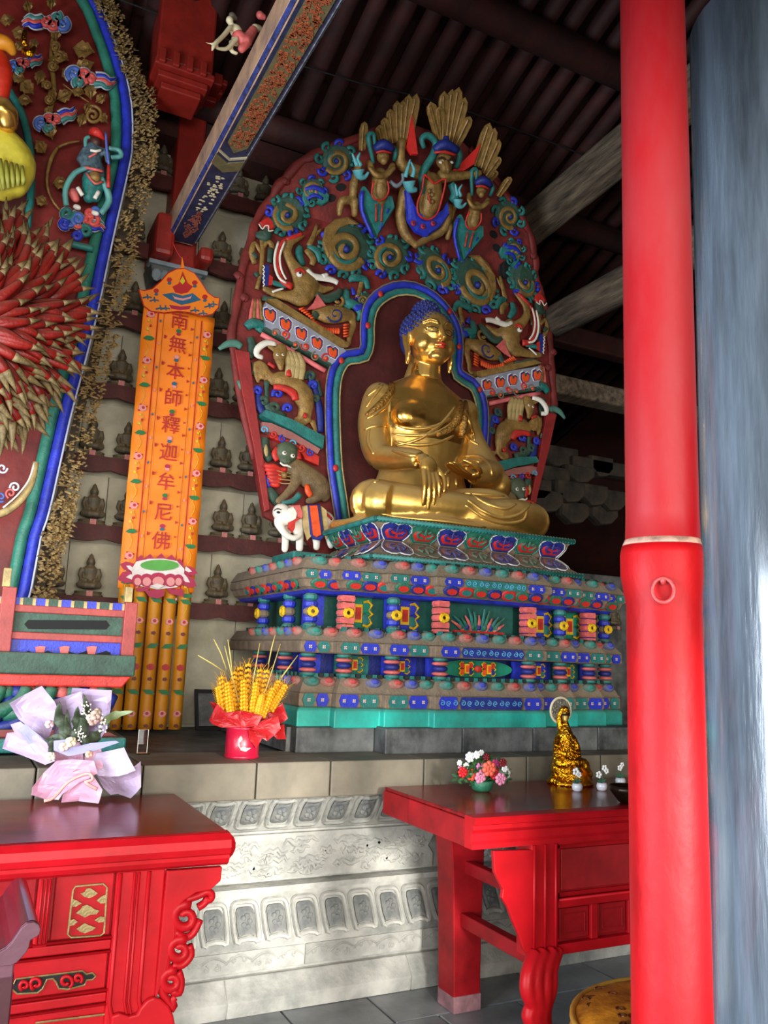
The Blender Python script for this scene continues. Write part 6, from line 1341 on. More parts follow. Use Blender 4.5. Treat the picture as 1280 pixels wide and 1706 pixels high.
for c_ in ([(940, 600), (1000, 580), (1045, 560), (1070, 575), (1060, 600), (1030, 600)], [(1000, 640), (1030, 620), (1045, 600)], [(1010, 700), (975, 770), (930, 790), (880, 760)], [(955, 830), (965, 880), (920, 930), (870, 930)], [(900, 960), (915, 1010), (905, 1070), (870, 1060)], [(830, 960), (810, 1040), (840, 1100), (880, 1150), (870, 1110), (885, 1090)], [(890, 650), (880, 720), (885, 790)], [(850, 860), (840, 940), (835, 1000)]):
    b.tube(smoothpts([TP(x, y, .014) for x, y in c_], 3), .013, 7)
obj('openwork_scroll', b, lacq, tL, smooth=True)
cv = [(555, 1240), (560, 1180), (600, 1165), (650, 1180), (690, 1170), (705, 1140), (740, 1100), (775, 1085), (810, 1095), (850, 1130), (872, 1180), (882, 1237), (895, 1420), (560, 1420)]
obj('leg_curve', MB().prism([TP(x, y, .0) for x, y in cv], (0, -.03, 0)), lacq, tL, bevel=.006)
# front panels
for z0, z1 in ((.617, .645), (.465, .492), (.30, .33)): obj('rail', MB().box(-1.0, vx0, FY-.008, FY+.03, z0, z1), lacq, tL, bevel=.004)
for z in (.652, .61, .499, .458): obj('rail_bead', MB().tube([(-1.0, FY-.006, z), (vx0, FY-.006, z)], .0045, 6), lacq, tL, smooth=True)
for xs in (.345, -.12, -.6):
    obj('stile', MB().box(xs-.04, xs, FY-.008, FY+.03, .645, .845), lacq, tL, bevel=.003)
    for dx in (-.03, -.018, -.008): obj('stile_bead', MB().tube([(xs+dx, FY-.01, .655), (xs+dx, FY-.01, .84)], .0035, 6), lacq, tL, smooth=True)
obj('upper_panel', MB().box(.355, .53, FY+.008, FY+.02, .655, .845), lacq, tL, bevel=.003)
obj('upper_panel', MB().box(-.11, .30, FY+.012, FY+.02, .655, .845), lacqm, tL, bevel=.003)
obj('lower_panel', MB().box(-1.0, .53, FY+.006, FY+.02, .50, .61), lacq, tL, bevel=.003)
obj('bottom_panel', MB().box(-1.0, .55, FY+.01, FY+.02, .33, .458), lacq, tL, bevel=.003)
gp = M('dull_gold_line', '#8d7b4e', .45, .4, .2, 30, .2)
pl_o = [(372, 560), (385, 540), (525, 527), (545, 545), (530, 775), (510, 792), (362, 800), (346, 785)]
g = obj('cloud_plaque', MB().tube([TP(x, y, -.004) for x, y in pl_o], .0032, 6, closed=True), gp, tL, label='gold lined plaque of five little clouds')
for cl in ([(408, 575), (430, 568), (440, 550), (460, 548), (478, 560), (498, 575), (470, 592), (455, 598), (430, 593)], [(385, 675), (410, 655), (420, 640), (440, 632), (460, 640), (480, 655), (505, 662), (490, 680), (460, 682), (430, 697), (410, 685)], [(388, 755), (410, 740), (430, 725), (450, 735), (487, 748), (470, 762), (430, 777), (405, 768)], [(362, 600), (390, 610), (415, 625), (385, 642), (360, 640)], [(540, 580), (515, 590), (490, 610), (510, 625), (537, 625)], [(356, 710), (375, 705), (395, 718), (375, 735), (352, 740)], [(532, 695), (510, 692), (480, 710), (500, 722), (530, 720)]):
    obj('gold_cloud', MB().prism([TP(x, y, -.004) for x, y in cl], (0, -.004, 0)), gp, g)
dw = [(20, 1055), (40, 1035), (70, 1035), (80, 1010), (420, 968), (440, 985), (470, 978), (487, 995), (470, 1012), (440, 1015), (430, 1040), (345, 1062), (300, 1058), (285, 1025), (270, 1008), (238, 1012), (215, 1060), (190, 1080), (90, 1085), (65, 1065), (35, 1075)]
d_ = obj('drawer_cutout', MB().prism([TP(x, y, -.006) for x, y in dw], (0, -.004, 0)), black, tL, label='black cut-out slot with red scrolls and pale outline')
obj('pale_outline', MB().tube([TP(x, y, -.001) for x, y in dw], .0026, 5, closed=True), gp, d_)
for cx_, cy_, r, a0, h_ in ((185, 1030, 34, 2, 1), (125, 1040, 26, 2, 1), (335, 1020, 36, 1, -1), (395, 1005, 24, 1, -1)):
    obj('red_scroll', MB().tube([TP(cx_+u, cy_+v, .003) for u, v in spiral((0, 0), r, r*.3, 1.1, a0, 16, h_)], .006, 6), lacq, d_, smooth=True)
obj('pale_bottom_line', MB().tube([TP(180, 1232, .0), TP(535, 1188, 0)], .003, 5), gp, tL)
# ---- right table
tR = empty('altar_table', (2.9, 3.2, 0), 'red altar table with a dark glossy top, open stretchers and plain panels, right', 'table')
obj('table_top', MB().box(1.856, 4.3, 2.895, 3.605, .937, .952), lacqt, tR, bevel=.003)
obj('end_board', MB().box(1.85, 1.94, 2.902, 3.36, .832, .936), lacqm, tR, bevel=.004)
obj('end_board_rear', MB().box(1.852, 1.94, 3.364, 3.61, .832, .936), lacqm, tR, bevel=.004)
obj('top_frame', MB().box(1.9, 4.3, 2.9, 3.58, .84, .936), lacqm, tR)
molding('front_moulding', [(2.90, .952), (2.825, .952), (2.82, .945), (2.825, .925), (2.84, .92), (2.835, .905), (2.85, .89), (2.85, .86), (2.842, .85), (2.842, .832), (2.90, .832)], 1.85, 4.3, lacq, tR)
QY = 2.87
def RPt(px, py, off=0): p = W(px, py, QY); p.y -= off; return p
sp = [(818, 1416), (820, 1452), (834, 1480), (832, 1494), (842, 1510), (850, 1532), (856, 1546), (862, 1560), (868, 1580), (880, 1592), (888, 1590), (886, 1414)]
obj('spandrel', MB().prism([RPt(*p) for p in sp], (0, -.02, 0)), lacq, tR, bevel=.003)
lgx0, lgx1 = RPt(880, 1500).x, RPt(926, 1500).x
obj('leg', MB().box(lgx0, lgx1, QY-.02, QY+.08, .40, .84), lacq, tR, bevel=.008)
for k in range(3): x = lgx0+.012+k*(lgx1-lgx0-.03)/2; obj('leg_bead', MB().tube([(x, QY-.024, .83), (x, QY-.024, .42)], .0065, 6), lacq, tR, smooth=True)
b = MB()
for k, (dx, r_) in enumerate(((0, .03), (.04, .032), (.085, .03), (.12, .022))):
    b.tube(smoothpts([(lgx0+.02+dx, QY-.02, .43), (lgx0-.035+dx, QY-.05, .37), (lgx0-.045+dx, QY-.06, .31), (lgx0-.01+dx*.6, QY-.05, .25), (lgx0-.03+dx*.7, QY-.05, .22), (lgx0+.0+dx*.5, QY-.05, .15), (lgx0-.03+dx*.9, QY-.06, .07), (lgx0-.03+dx*.9, QY-.06, .03)], 4), r_, 10)
organic('scroll_foot', b, lacq, tR, .007, 3)
obj('foot_block', MB().box(lgx0-.06, lgx1-.02, QY-.11, QY+.03, 0, .05), lacqm, tR, bevel=.01)
px0 = lgx1
obj('panel_backing', MB().box(px0-.02, 4.2, QY+.01, QY+.03, .42, .84), lacqm, tR)
for z0, z1 in ((.58, .612), (.405, .445), (.822, .84)): obj('rail', MB().box(px0, 4.2, QY-.02, QY+.012, z0, z1), lacq, tR, bevel=.004)
obj('rail_bead', MB().tube([(px0, QY-.02, .612), (4.2, QY-.02, .612)], .006, 6), lacq, tR, smooth=True)
frame('panel_frame', px0+.005, 3.0, .615, .82, QY+.012, .018, .01, lacq, tR)
obj('upper_panel', MB().box(px0+.03, 2.98, QY+.002, QY+.012, .64, .80), M('panel_faded_red', '#a01a20', .4, 0, .3, 4, .1), tR, bevel=.003)
xx = px0+.01
while xx < 3.6:
    obj('stile', MB().box(xx+.165, xx+.20, QY-.012, QY+.012, .445, .58), lacq, tR, bevel=.003)
    obj('lower_panel', MB().box(xx+.01, xx+.16, QY+.0, QY+.012, .455, .572), lacqm, tR, bevel=.003)
    frame('panel_bead', xx+.03, xx+.14, .475, .552, QY+.001, .004, .004, lacqm, tR); xx += .20
lg2 = MB(); 
secs = []
for z, xl, xr in ((0, 2.145, 2.285), (.2, 2.14, 2.285), (.5, 2.13, 2.29), (.66, 2.12, 2.295), (.74, 2.11, 2.295), (.835, 2.095, 2.295)): secs.append([Vector((xl, 3.42, z)), Vector((xr, 3.42, z)), Vector((xr, 3.56, z)), Vector((xl, 3.56, z))])
obj('leg', loft(secs), lacqm, tR, bevel=.006)
obj('stretcher', MB().box(2.19, 2.235, QY+.02, 3.44, .585, .64), lacqm, tR, bevel=.004); obj('stretcher', MB().box(2.17, 2.22, QY-.0, 3.44, .36, .42), lacqm, tR, bevel=.004)
obj('worn_foot', MB().box(2.143, 2.287, 3.417, 3.56, 0, .07), M('worn_pinkish_wood', '#8d6468', .8, 0, .3, 12, .3), tR, bevel=.003)

# ================================================================ THINGS ON THE TABLES AND PLATFORM
# bouquet
bq = empty('paper_bouquet', W(140, 1330, 3.56), 'wilted bouquet in lilac and pink wrapping paper on the left altar table', 'bouquet')
zb2 = zm(0, 1120, 4.923)
lil = M('lilac_paper', '#a894b0', .5, 0, .06, 4, .1); lpk = M('pink_paper', '#c896ac', .5, 0, .06, 4, .1); lbl = M('blue_lilac_paper', '#9290c0', .5, 0, .06, 4, .1)
def BQ(x, y, o=0): q = zb2(x, y); return W(q[0], q[1], 3.56-o)
def sheet(name, pts, m, o0, par, conv, curl=.05):
    """a bent sheet: outline points pushed in depth along a curve, with real thickness"""
    P = [conv(x, y, 0) for x, y in pts]; c = sum(P, Vector())/len(P); b = MB(); n = len(P)
    R_ = max((p-c).length for p in P)
    def z_(p): d = (p-c); return o0+curl*math.sin(d.x/R_*2.2+d.z/R_*1.3)+curl*.6*(d.length/R_)**2
    P = [P[i//2] if i % 2 == 0 else (P[i//2]+P[(i//2+1) % n])/2 for i in range(2*n)]; n *= 2; K_ = 5
    rings = [[c+(p-c)*t for p in P] for t in (.2, .4, .6, .8, 1)]
    v = [c]+[p for r_ in rings for p in r_]; v = [Vector((p.x, p.y-z_(p)+R_*.06*math.sin(p.x*61+p.z*37)*math.sin(p.z*53-p.x*29+1)+random.uniform(-1, 1)*R_*.012, p.z)) for p in v]; f = []
    for i in range(n): f.append((0, 1+i, 1+(i+1) % n)); [f.append((1+k*n+i, 1+(k+1)*n+i, 1+(k+1)*n+(i+1) % n, 1+k*n+(i+1) % n)) for k in range(K_-1)]
    b.add(v, f); o = obj(name, b, m, par, smooth=False); s_ = o.modifiers.new('s', 'SOLIDIFY'); s_.thickness = .0015; return o
sheet('paper_sheet', [(335, 105), (440, 235), (470, 300), (410, 520), (370, 560), (160, 395), (80, 260)], lil, -.02, bq, BQ)
sheet('paper_sheet', [(430, 235), (660, 150), (700, 400), (600, 600), (450, 560), (470, 300)], lil, -.04, bq, BQ)
sheet('paper_sheet', [(600, 130), (910, 145), (905, 300), (880, 480), (820, 580), (600, 600), (560, 400)], lil, -.05, bq, BQ)
sheet('paper_sheet', [(85, 425), (160, 395), (370, 560), (430, 700), (360, 740), (20, 630), (60, 500), (120, 490)], lil, .02, bq, BQ)
sheet('paper_sheet', [(140, 460), (200, 410), (380, 560), (400, 700), (320, 700)], lbl, .05, bq, BQ, .02)
sheet('paper_sheet', [(440, 560), (560, 560), (800, 560), (820, 760), (600, 860), (430, 720)], lpk, .04, bq, BQ, .03)
sheet('pink_paper_sheet', [(440, 700), (560, 680), (730, 690), (760, 790), (620, 870), (500, 980), (470, 1030), (370, 1030), (250, 985), (260, 930)], lpk, .07, bq, BQ)
sheet('pink_paper_sheet', [(500, 980), (620, 860), (720, 800), (800, 920), (770, 1030), (480, 1035)], lpk, .09, bq, BQ, .03)
sheet('paper_sheet', [(780, 830), (960, 820), (1115, 705), (1115, 910), (1050, 1015), (960, 990), (905, 1005), (850, 950)], lil, .04, bq, BQ)
sheet('paper_sheet', [(720, 780), (760, 640), (960, 580), (1050, 760), (930, 820), (870, 830), (790, 830)], M('white_lilac_paper', '#c0b2cc', .45, 0, .05, 4, .1), .10, bq, BQ, .04)
obj('blue_paper_band', MB().prism([BQ(x, y, .14) for x, y in ((440, 560), (540, 550), (620, 610), (740, 580), (950, 560), (980, 575), (760, 650), (560, 690), (440, 640))], (0, -.004, 0)), lbl, bq, bevel=.001)
obj('salmon_ribbon', MB().tube(smoothpts([BQ(x, y, .17) for x, y in ((360, 1055), (440, 1030), (560, 900), (720, 830), (760, 880), (700, 900), (740, 930), (800, 960))], 3), .006, 6, flat=.3), M('salmon_ribbon', '#e89a90', .45), bq, smooth=True)
lf = M('wilted_leaf_green', '#3c4732', .6, 0, .3, 14, .3); lf2 = M('pale_leaf_green', '#7d8c62', .6, 0, .2, 14)
def bleaf(name, pts, w_, m, par, conv, off=.12):
    P = [conv(x, y, off+.02*math.sin(i)) for i, (x, y) in enumerate(smoothpts(pts, 3))]; n = len(P); b = MB(); k = len(b.v)
    for i, p in enumerate(P):
        t = i/(n-1); d = (P[min(i+1, n-1)]-P[max(i-1, 0)]).normalized(); s_ = Vector((d.z, 0, -d.x))*w_*math.sin(math.pi*(.06+.94*t)**.8); b.v += [tuple(p+s_), tuple(p+Vector((0, .006, 0))), tuple(p-s_)]
    for i in range(n-1): b.f += [(i*3, i*3+1, i*3+4, i*3+3), (i*3+1, i*3+2, i*3+5, i*3+4)]
    b.m = [0]*len(b.f); o = obj(name, b, m, par, smooth=True); s_ = o.modifiers.new('s', 'SOLIDIFY'); s_.thickness = .0015; return o
for pts, w_, m in (([(560, 540), (520, 440), (480, 350), (490, 240)], .028, lf), ([(560, 540), (555, 430), (550, 300)], .016, lf), ([(620, 560), (640, 450), (630, 360), (640, 280)], .026, lf), ([(660, 560), (690, 420), (710, 300), (685, 175)], .024, lf), ([(660, 590), (740, 560), (800, 500), (840, 470)], .032, lf), ([(840, 430), (900, 370), (990, 340), (1105, 320)], .020, lf2), ([(560, 560), (480, 530), (370, 560)], .02, lf), ([(430, 540), (430, 600), (400, 670)], .02, lf), ([(700, 560), (690, 640), (690, 740)], .006, lf)): bleaf('leaf', pts, w_, m, bq, BQ)
rr = random.Random(4)
for i, (u, v, s_, hx) in enumerate(((780, 350, 1, '#b59c8c'), (760, 400, .9, '#a8897e'), (810, 380, .8, '#8b6a64'), (735, 370, .7, '#c9b3a3'), (800, 320, .7, '#a58f7c'), (580, 570, 1, '#d9c7a8'), (405, 425, .8, '#c8a9ad'), (520, 610, .9, '#dfc0b4'), (730, 670, .7, '#d9a58e'), (410, 690, .9, '#e6dcc6'))):
    b = MB(); c = BQ(u, v, .15)
    for k in range(8): a = k*2.4; b.ell(c+Vector((.011*math.cos(a), -.002*k, .011*math.sin(a)))*s_*1.0, (.012*s_, .006, .009*s_), 7, 5)
    obj('flower', b, M('bloom_'+hx[1:], hx, .6), bq, smooth=True)
b = MB()
for i in range(70):
    u, v = rr.choice(((700, 310, ), (830, 440), (655, 500), (690, 270), (840, 380))); b.ell(BQ(u+rr.gauss(0, 22), v+rr.gauss(0, 30), .16), .0035, 5, 4)
obj('tiny_white_buds', b, white, bq, kind='stuff')
# wheat in a red bucket
wp = W(403, 1262, 3.895); wt_ = empty('wheat_arrangement', (wp.x, 3.9, 1.06), 'red bucket of golden wheat ears wrapped in red tissue on the platform edge', 'wheat arrangement')
zw = zm(330, 1060, 7.418)
def WQ(x, y, o=0): q = zw(x, y); return W(q[0], q[1], 3.9-o)
bkt = M('crimson_bucket', '#c01436', .35, 0, .1, 5, .05, coat=.3)
obj('bucket', MB().lathe([(.077, 0), (.081, .004), (.081, .012), (.078, .014), (.079, .13), (.082, .134), (.082, .142), (.076, .142), (.07, .12)], 32, (wp.x, 3.9, 1.06)), bkt, wt_, smooth=True)
obj('white_emblem', MB().prism([WQ(x, y, .078) for x, y in ((530, 1230), (550, 1270), (510, 1320), (520, 1380), (560, 1365), (600, 1380), (655, 1380), (590, 1425), (530, 1410), (495, 1350), (500, 1270))], (0, -.003, 0)), white, wt_)
tis = M('red_tissue', '#b3181c', .4, 0, .15, 6, .15)
for pts, o_ in (([(110, 1030), (200, 820), (300, 930), (500, 900), (520, 1100), (430, 1110), (270, 1120), (150, 1080)], .05), ([(480, 900), (700, 960), (640, 1080), (480, 1120), (440, 1000)], .09), ([(200, 820), (400, 850), (700, 850), (1020, 820), (900, 1050), (300, 1050)], -.06), ([(620, 1080), (740, 1000), (880, 960), (910, 1110), (770, 1270), (660, 1200), (560, 1140)], .10), ([(870, 930), (1020, 820), (1090, 1010), (1020, 1080), (900, 1060)], .0), ([(880, 1170), (1020, 1070), (1050, 1260), (970, 1270)], .02), ([(540, 1130), (700, 1200), (640, 1350), (570, 1260)], .10)): sheet('tissue_sheet', pts, tis, o_, wt_, WQ, .02)
wg = M('wheat_gold', '#f5a818', .4, 0, .2, 30, .15); ws = M('straw', '#c7b15c', .5, 0, .15, 20)
for i, (bx, by, tx, ty, o_) in enumerate(((350, 940, 290, 520, .0), (400, 930, 365, 590, .04), (430, 900, 450, 460, -.02), (570, 930, 565, 560, .04), (520, 900, 520, 400, -.03), (600, 880, 620, 360, -.03), (680, 930, 720, 590, .04), (720, 880, 770, 430, -.03), (790, 900, 850, 440, -.01), (790, 980, 930, 660, .05), (860, 900, 1000, 570, 0), (900, 900, 1080, 620, .02), (300, 880, 250, 640, -.02), (740, 960, 790, 740, .06))):
    e_ = empty('wheat_ear', WQ(bx, by, o_), parent=wt_); n = 9; b = MB(); aw = MB()
    A_, B_ = WQ(bx, by, o_), WQ(tx, ty, o_+.02); d = (B_-A_); dn = d.normalized(); s_ = Vector((dn.z, 0, -dn.x))
    for k in range(n):
        t = k/(n-1); p = A_+d*t
        for sg in (-1, 1, 0):
            q = p+s_*sg*.013*(1-.3*t)+Vector((0, -.007*(1-abs(sg)), .004*(sg == 0))); b.ell(q, (.0098*(1-.25*t), .009, .0105*(1-.2*t)), 7, 5)
        for sg in (-1, 1): aw.tube([p+s_*sg*.008, p+s_*sg*.03+dn*.04+Vector((0, rr.uniform(-.01, .01), 0))], [.0014, .0006], 3)
    for k in range(4): aw.tube([B_, B_+dn*.035+s_*rr.uniform(-.014, .014)], [.001, .0004], 3)
    obj('grains', b, wg, e_, smooth=True, kind='stuff'); obj('awns', aw, wg, e_, kind='stuff')
for pts in ([(350, 400), (280, 200), (195, 35)], [(425, 460), (400, 240), (370, 40)], [(630, 900), (690, 500), (765, 85)], [(870, 350), (910, 150), (955, -20)], [(700, 1020), (860, 600), (1020, 95)], [(1030, 510), (1120, 390), (1235, 235)], [(330, 440), (180, 340), (0, 235)], [(500, 800), (420, 480), (330, 120)]): obj('straw_stalk', MB().tube([WQ(x, y, .03) for x, y in pts], [.003, .0035, .002], 6), ws, wt_, smooth=True)
# acrylic card stand and leaning dark frame
ac = W(237, 1250, 4.1)
gl = bpy.data.materials.new('clear_acrylic'); gl.use_nodes = True; p_ = gl.node_tree.nodes['Principled BSDF']; p_.inputs['Transmission Weight'].default_value = 1; p_.inputs['Roughness'].default_value = .03; p_.inputs['IOR'].default_value = 1.3; p_.inputs['Base Color'].default_value = (.95, .97, .97, 1)
cs = empty('acrylic_stand', (ac.x, 4.1, 1.06), 'small clear acrylic card stand on the platform beside the bouquet', 'card stand')
obj('upright_plate', MB().box(ac.x-.022, ac.x+.022, 4.1, 4.104, 1.062, 1.17), gl, cs); obj('foot_plate', MB().box(ac.x-.03, ac.x+.03, 4.07, 4.13, 1.06, 1.064), gl, cs)
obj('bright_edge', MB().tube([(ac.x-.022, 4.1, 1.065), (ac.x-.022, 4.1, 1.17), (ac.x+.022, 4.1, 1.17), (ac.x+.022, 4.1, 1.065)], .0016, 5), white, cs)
f1 = W(335, 1205, 5.25); fr = empty('leaning_frame', (f1.x, 5.3, 1.06), 'dark framed board leaning in the shade behind the wheat', 'frame')
fx0, fx1 = W(330, 1190, 5.25).x, W(366, 1190, 5.25).x
b = MB()
for a_, c_ in (((fx0, 5.25, 1.06), (fx0, 5.34, 1.30)), ((fx1+.0, 5.25, 1.06), (fx1+.0, 5.34, 1.30)), ((fx0, 5.34, 1.29), (fx1+.0, 5.34, 1.29)), ((fx0, 5.255, 1.07), (fx1+.0, 5.255, 1.07))): b.bar(a_, c_, .02, .02, upv=(0, 1, .2))
obj('frame_bars', b, black, fr); obj('board', MB().prism([(fx0, 5.262, 1.07), (fx1+.0, 5.262, 1.07), (fx1+.0, 5.345, 1.29), (fx0, 5.345, 1.29)], (0, .008, 0)), greyst, fr)
# flower basket
fp = G(803, 1318, .952); fb = empty('flower_basket', fp, 'small green basket of mixed pink, red and white artificial flowers on the right table', 'flower basket')
zf = zm(740, 1140, 4.129)
def FQ(x, y, o=0): q = zf(x, y); return W(q[0], q[1], fp.y-o)
bk_ = M('basket_green', '#2a6f50', .5, 0, .2, 20, .3)
obj('basket', MB().lathe([(.03, 0), (.045, .01), (.055, .045), (.05, .05), (.03, .045)], 20, tuple(fp)), bk_, fb, smooth=True)
def rosette(c, r, m, name='flower', seed=0):
    b = MB(); b.ell(c, (r*.4, r*.4, r*.4), 8, 6)
    for ring_, n in ((.45, 5), (.85, 7)):
        for k in range(n):
            a = 2*math.pi*k/n+ring_+seed; d = Vector((math.cos(a), -.9+.7*ring_, math.sin(a))).normalized()
            b.ell(c+d*r*ring_*.8, (r*.42, r*.3, r*.36), 7, 5)
    return obj(name, b, m, fb, smooth=True)
fc = {k: M('bloom_'+k, h, .5, 0, .12, 20, .1) for k, h in dict(white='#e6e6e2', red='#c0141c', orange='#e2502c', pink='#e08aa8', coral='#f06a50', magenta='#d0408c', wine='#7a1420', lilac='#d67ab0').items()}
for i, (u, v, r_, c_) in enumerate(((175, 500, .022, 'white'), (222, 485, .017, 'white'), (255, 470, .013, 'white'), (105, 540, .012, 'white'), (125, 605, .022, 'red'), (185, 622, .024, 'orange'), (245, 640, .026, 'pink'), (305, 578, .032, 'coral'), (357, 543, .027, 'magenta'), (345, 615, .024, 'red'), (385, 650, .026, 'pink'), (420, 612, .024, 'white'), (245, 567, .018, 'lilac'), (402, 540, .018, 'wine'), (110, 585, .015, 'pink'), (290, 500, .016, 'wine'), (415, 580, .015, 'white'), (150, 560, .014, 'white'))):
    rosette(FQ(u, v, .03+.02*math.sin(i*2.1)), r_*1.15, fc[c_], seed=i)
b = MB(); rr = random.Random(8)
for i in range(330):
    a = rr.uniform(-.15, math.pi+.15); R__ = rr.uniform(40, 185); u, v = 265-R__*math.cos(a), 640-R__*.8*math.sin(a); d = rr.uniform(-.06, .05)
    P = FQ(u, v, d); q = Vector((rr.uniform(-1, 1), rr.uniform(-.3, .3), rr.uniform(-.6, 1))).normalized()*.03; s_ = q.cross(Vector((0, 1, 0))).normalized()*.007
    b.add([P, P+q*.5+s_, P+q, P+q*.5-s_], [(0, 1, 2, 3)])
for i in range(14): a = rr.uniform(-.4, 3.5); b.tube([fp+Vector((0, 0, .03)), fp+Vector((.08*math.cos(a), -.02, .03+.05*abs(math.sin(a))))], .003, 4)
o = obj('leaf_sprays', b, M('basket_leaf', '#2c5a2c', .5, 0, .3, 20), fb, kind='stuff')
# gilded statuette with halo
gp_ = G(955, 1306, .952); GY = gp_.y
gs = empty('gilded_statuette', gp_, 'small gilded seated bodhisattva statuette with a round ivory halo on the right table', 'statuette')
def GQ(x, y, o=0): q = zf(x, y); return W(q[0], q[1], GY-o)
def gorg(name, chains, m, voxel=.004, sm=2, k=.00075):
    b = MB()
    for c in chains:
        if len(c) > 1: c = smoothpts([tuple(p) for p in c], 3); b.tube([GQ(x, y, o) for x, y, o, r in c], [r*k for x, y, o, r in c], 12)
        for e_ in (c[0], c[-1]): b.ell(GQ(*e_[:3]), e_[3]*k*.98, 12, 8)
    return organic(name, b, m, gs, voxel, sm)
b = MB()
for k in range(14): a = 2*math.pi*k/14; c_ = GQ(868, 665); b.ell((c_.x+.095*math.cos(a), c_.y+.07*math.sin(a), c_.z+.005*math.sin(k*3)), (.03, .026, .028), 8, 6)
b.lathe([(.115, 0), (.12, .012), (.1, .03), (.085, .06), (.05, .08)], 18, (GQ(868, 665).x, GY, .952))
organic('lotus_base', b, gold2, gs, .005, 1)
gorg('seated_figure', [[(830, 600, .0, 95), (830, 520, .0, 85), (825, 430, .0, 72), (830, 350, .0, 62), (832, 300, .0, 40), (835, 260, .0, 22)], [(780, 380, .02, 24), (775, 450, .05, 24), (830, 480, .09, 20)], [(885, 370, .02, 24), (915, 440, .03, 24), (925, 500, .06, 20)], [(800, 540, .06, 40), (880, 540, .09, 38), (960, 540, .08, 32), (985, 580, .07, 24)], [(960, 560, .09, 30), (1000, 620, .08, 26)]], gold2)
gorg('veil', [[(800, 300, -.01, 22), (795, 220, -.02, 20), (830, 165, -.01, 22), (850, 200, -.02, 16)]], gold2)
gorg('face', [[(836, 225, .03, 26)], [(836, 245, .035, 18)]], M('statuette_face', '#a8873e', .4, .7, .2, 30), .004)
obj('crown', MB().tube([GQ(812, 200, .045), GQ(836, 196, .06), GQ(862, 204, .045)], .006, 7).ell(GQ(836, 178, .04), (.018, .014, .02), 8, 6), gold2, gs, smooth=True)
obj('hair_band', MB().tube([GQ(808, 212, .045), GQ(836, 206, .058), GQ(864, 214, .045)], .004, 6), black, gs, smooth=True)
b = MB(); rr = random.Random(12)
for i in range(70):
    u, v = rr.uniform(760, 920), rr.uniform(330, 615); L = rr.uniform(18, 40); a = rr.uniform(-.8, .8)+(1.2 if v < 450 else 0)
    b.tube([GQ(u+L*(t-.5)*math.cos(a), v+L*(t-.5)*math.sin(a)+8*math.sin(t*3), .05+.012*math.sin(t*3.1)+(.045 if v > 480 else 0)+.03*(1-abs(u-840)/90)) for t in (0, .25, .5, .75, 1)], [.001, .004, .005, .004, .001], 5)
obj('robe_folds', b, gold2, gs, smooth=True, kind='stuff')
hcx = GQ(803, 180, -.03); ivory = M('ivory_ring', '#cfc29c', .5); sil = M('silver_filigree', '#8f8b80', .35, .7, .4, 60, .6)
hv = [Vector((math.cos(a), 0, math.sin(a))) for a in [i*2*math.pi/32 for i in range(32)]]
obj('halo', MB().tube([hcx+v*.064 for v in hv], .007, 8, closed=True, flat=.6), ivory, gs, smooth=True)
b = MB().prism([hcx+v*.062 for v in hv], (0, -.003, 0))
for k in range(40): a = k*2.4; r_ = .009*math.sqrt(k); b.ell(hcx+Vector((r_*math.cos(a), -.005, r_*math.sin(a))), (.006, .003, .006), 6, 4)
obj('halo_filigree', b, sil, gs)
# little white pots of flowers, dark bowl
def pot(px, py, lab, blooms):
    p = G(px, py, .952); e_ = empty('flower_pot', p, lab, 'flower pot')
    obj('pot', MB().lathe([(.016, 0), (.023, .006), (.026, .022), (.022, .036), (.016, .036), (.012, .03)], 18, tuple(p)), M('porcelain', '#cfcfd4', .25, 0, .03, 5, 0, coat=.4), e_, smooth=True)
    for i, (dx, dz, r_) in enumerate(blooms):
        c = p+Vector((dx, 0, dz)); obj('stem', MB().tube([p+Vector((0, 0, .03)), c], .0016, 5), lf, e_); b = MB()
        for k in range(5): a = k*1.257+i; b.ell(c+Vector((r_*.6*math.cos(a), -.004, r_*.6*math.sin(a))), (r_*.5, r_*.2, r_*.42), 7, 5)
        obj('white_flower', b, fc['white'], e_, smooth=True)
    for a in (.4, 1.2, 2.2, 2.9):
        q = p+Vector((.03*math.cos(a), 0, .045+.02*math.sin(a))); s_ = Vector((-math.sin(a), 0, math.cos(a)))*.006
        obj('leaf', MB().add([p+Vector((0, 0, .035)), (p+q)/2+s_+Vector((0, 0, .018)), q, (p+q)/2-s_+Vector((0, 0, .018))], [(0, 1, 2, 3)]).add([p+Vector((0, .002, .035)), (p+q)/2+s_+Vector((0, .002, .018)), q, (p+q)/2-s_+Vector((0, .002, .018))], [(3, 2, 1, 0)]), bk_, e_)
    return e_
pot(962, 1318, 'small white pot with pale flowers in front of the gilded statuette', ((-.01, .09, .02), (.01, .075, .014)))
pot(1003, 1317, 'small white pot with white flowers beside the gilded statuette, near the red post', ((-.02, .075, .018), (.015, .105, .016), (.028, .09, .014)))
pot(1034, 1308, 'small white pot mostly hidden behind the red post', ((-.005, .085, .016), (.01, .1, .013)))
p = G(1046, 1338, .952); bw = obj('dark_bowl', MB().lathe([(.03, 0), (.04, .006), (.075, .05), (.08, .075), (.076, .075), (.07, .052), (.03, .012)], 28, tuple(p)), M('dark_bronze', '#2a1d12', .3, .7, .3, 20, .2), None, smooth=True, label='dark bronze bowl on the right table, half hidden by the red post', cat='bowl')
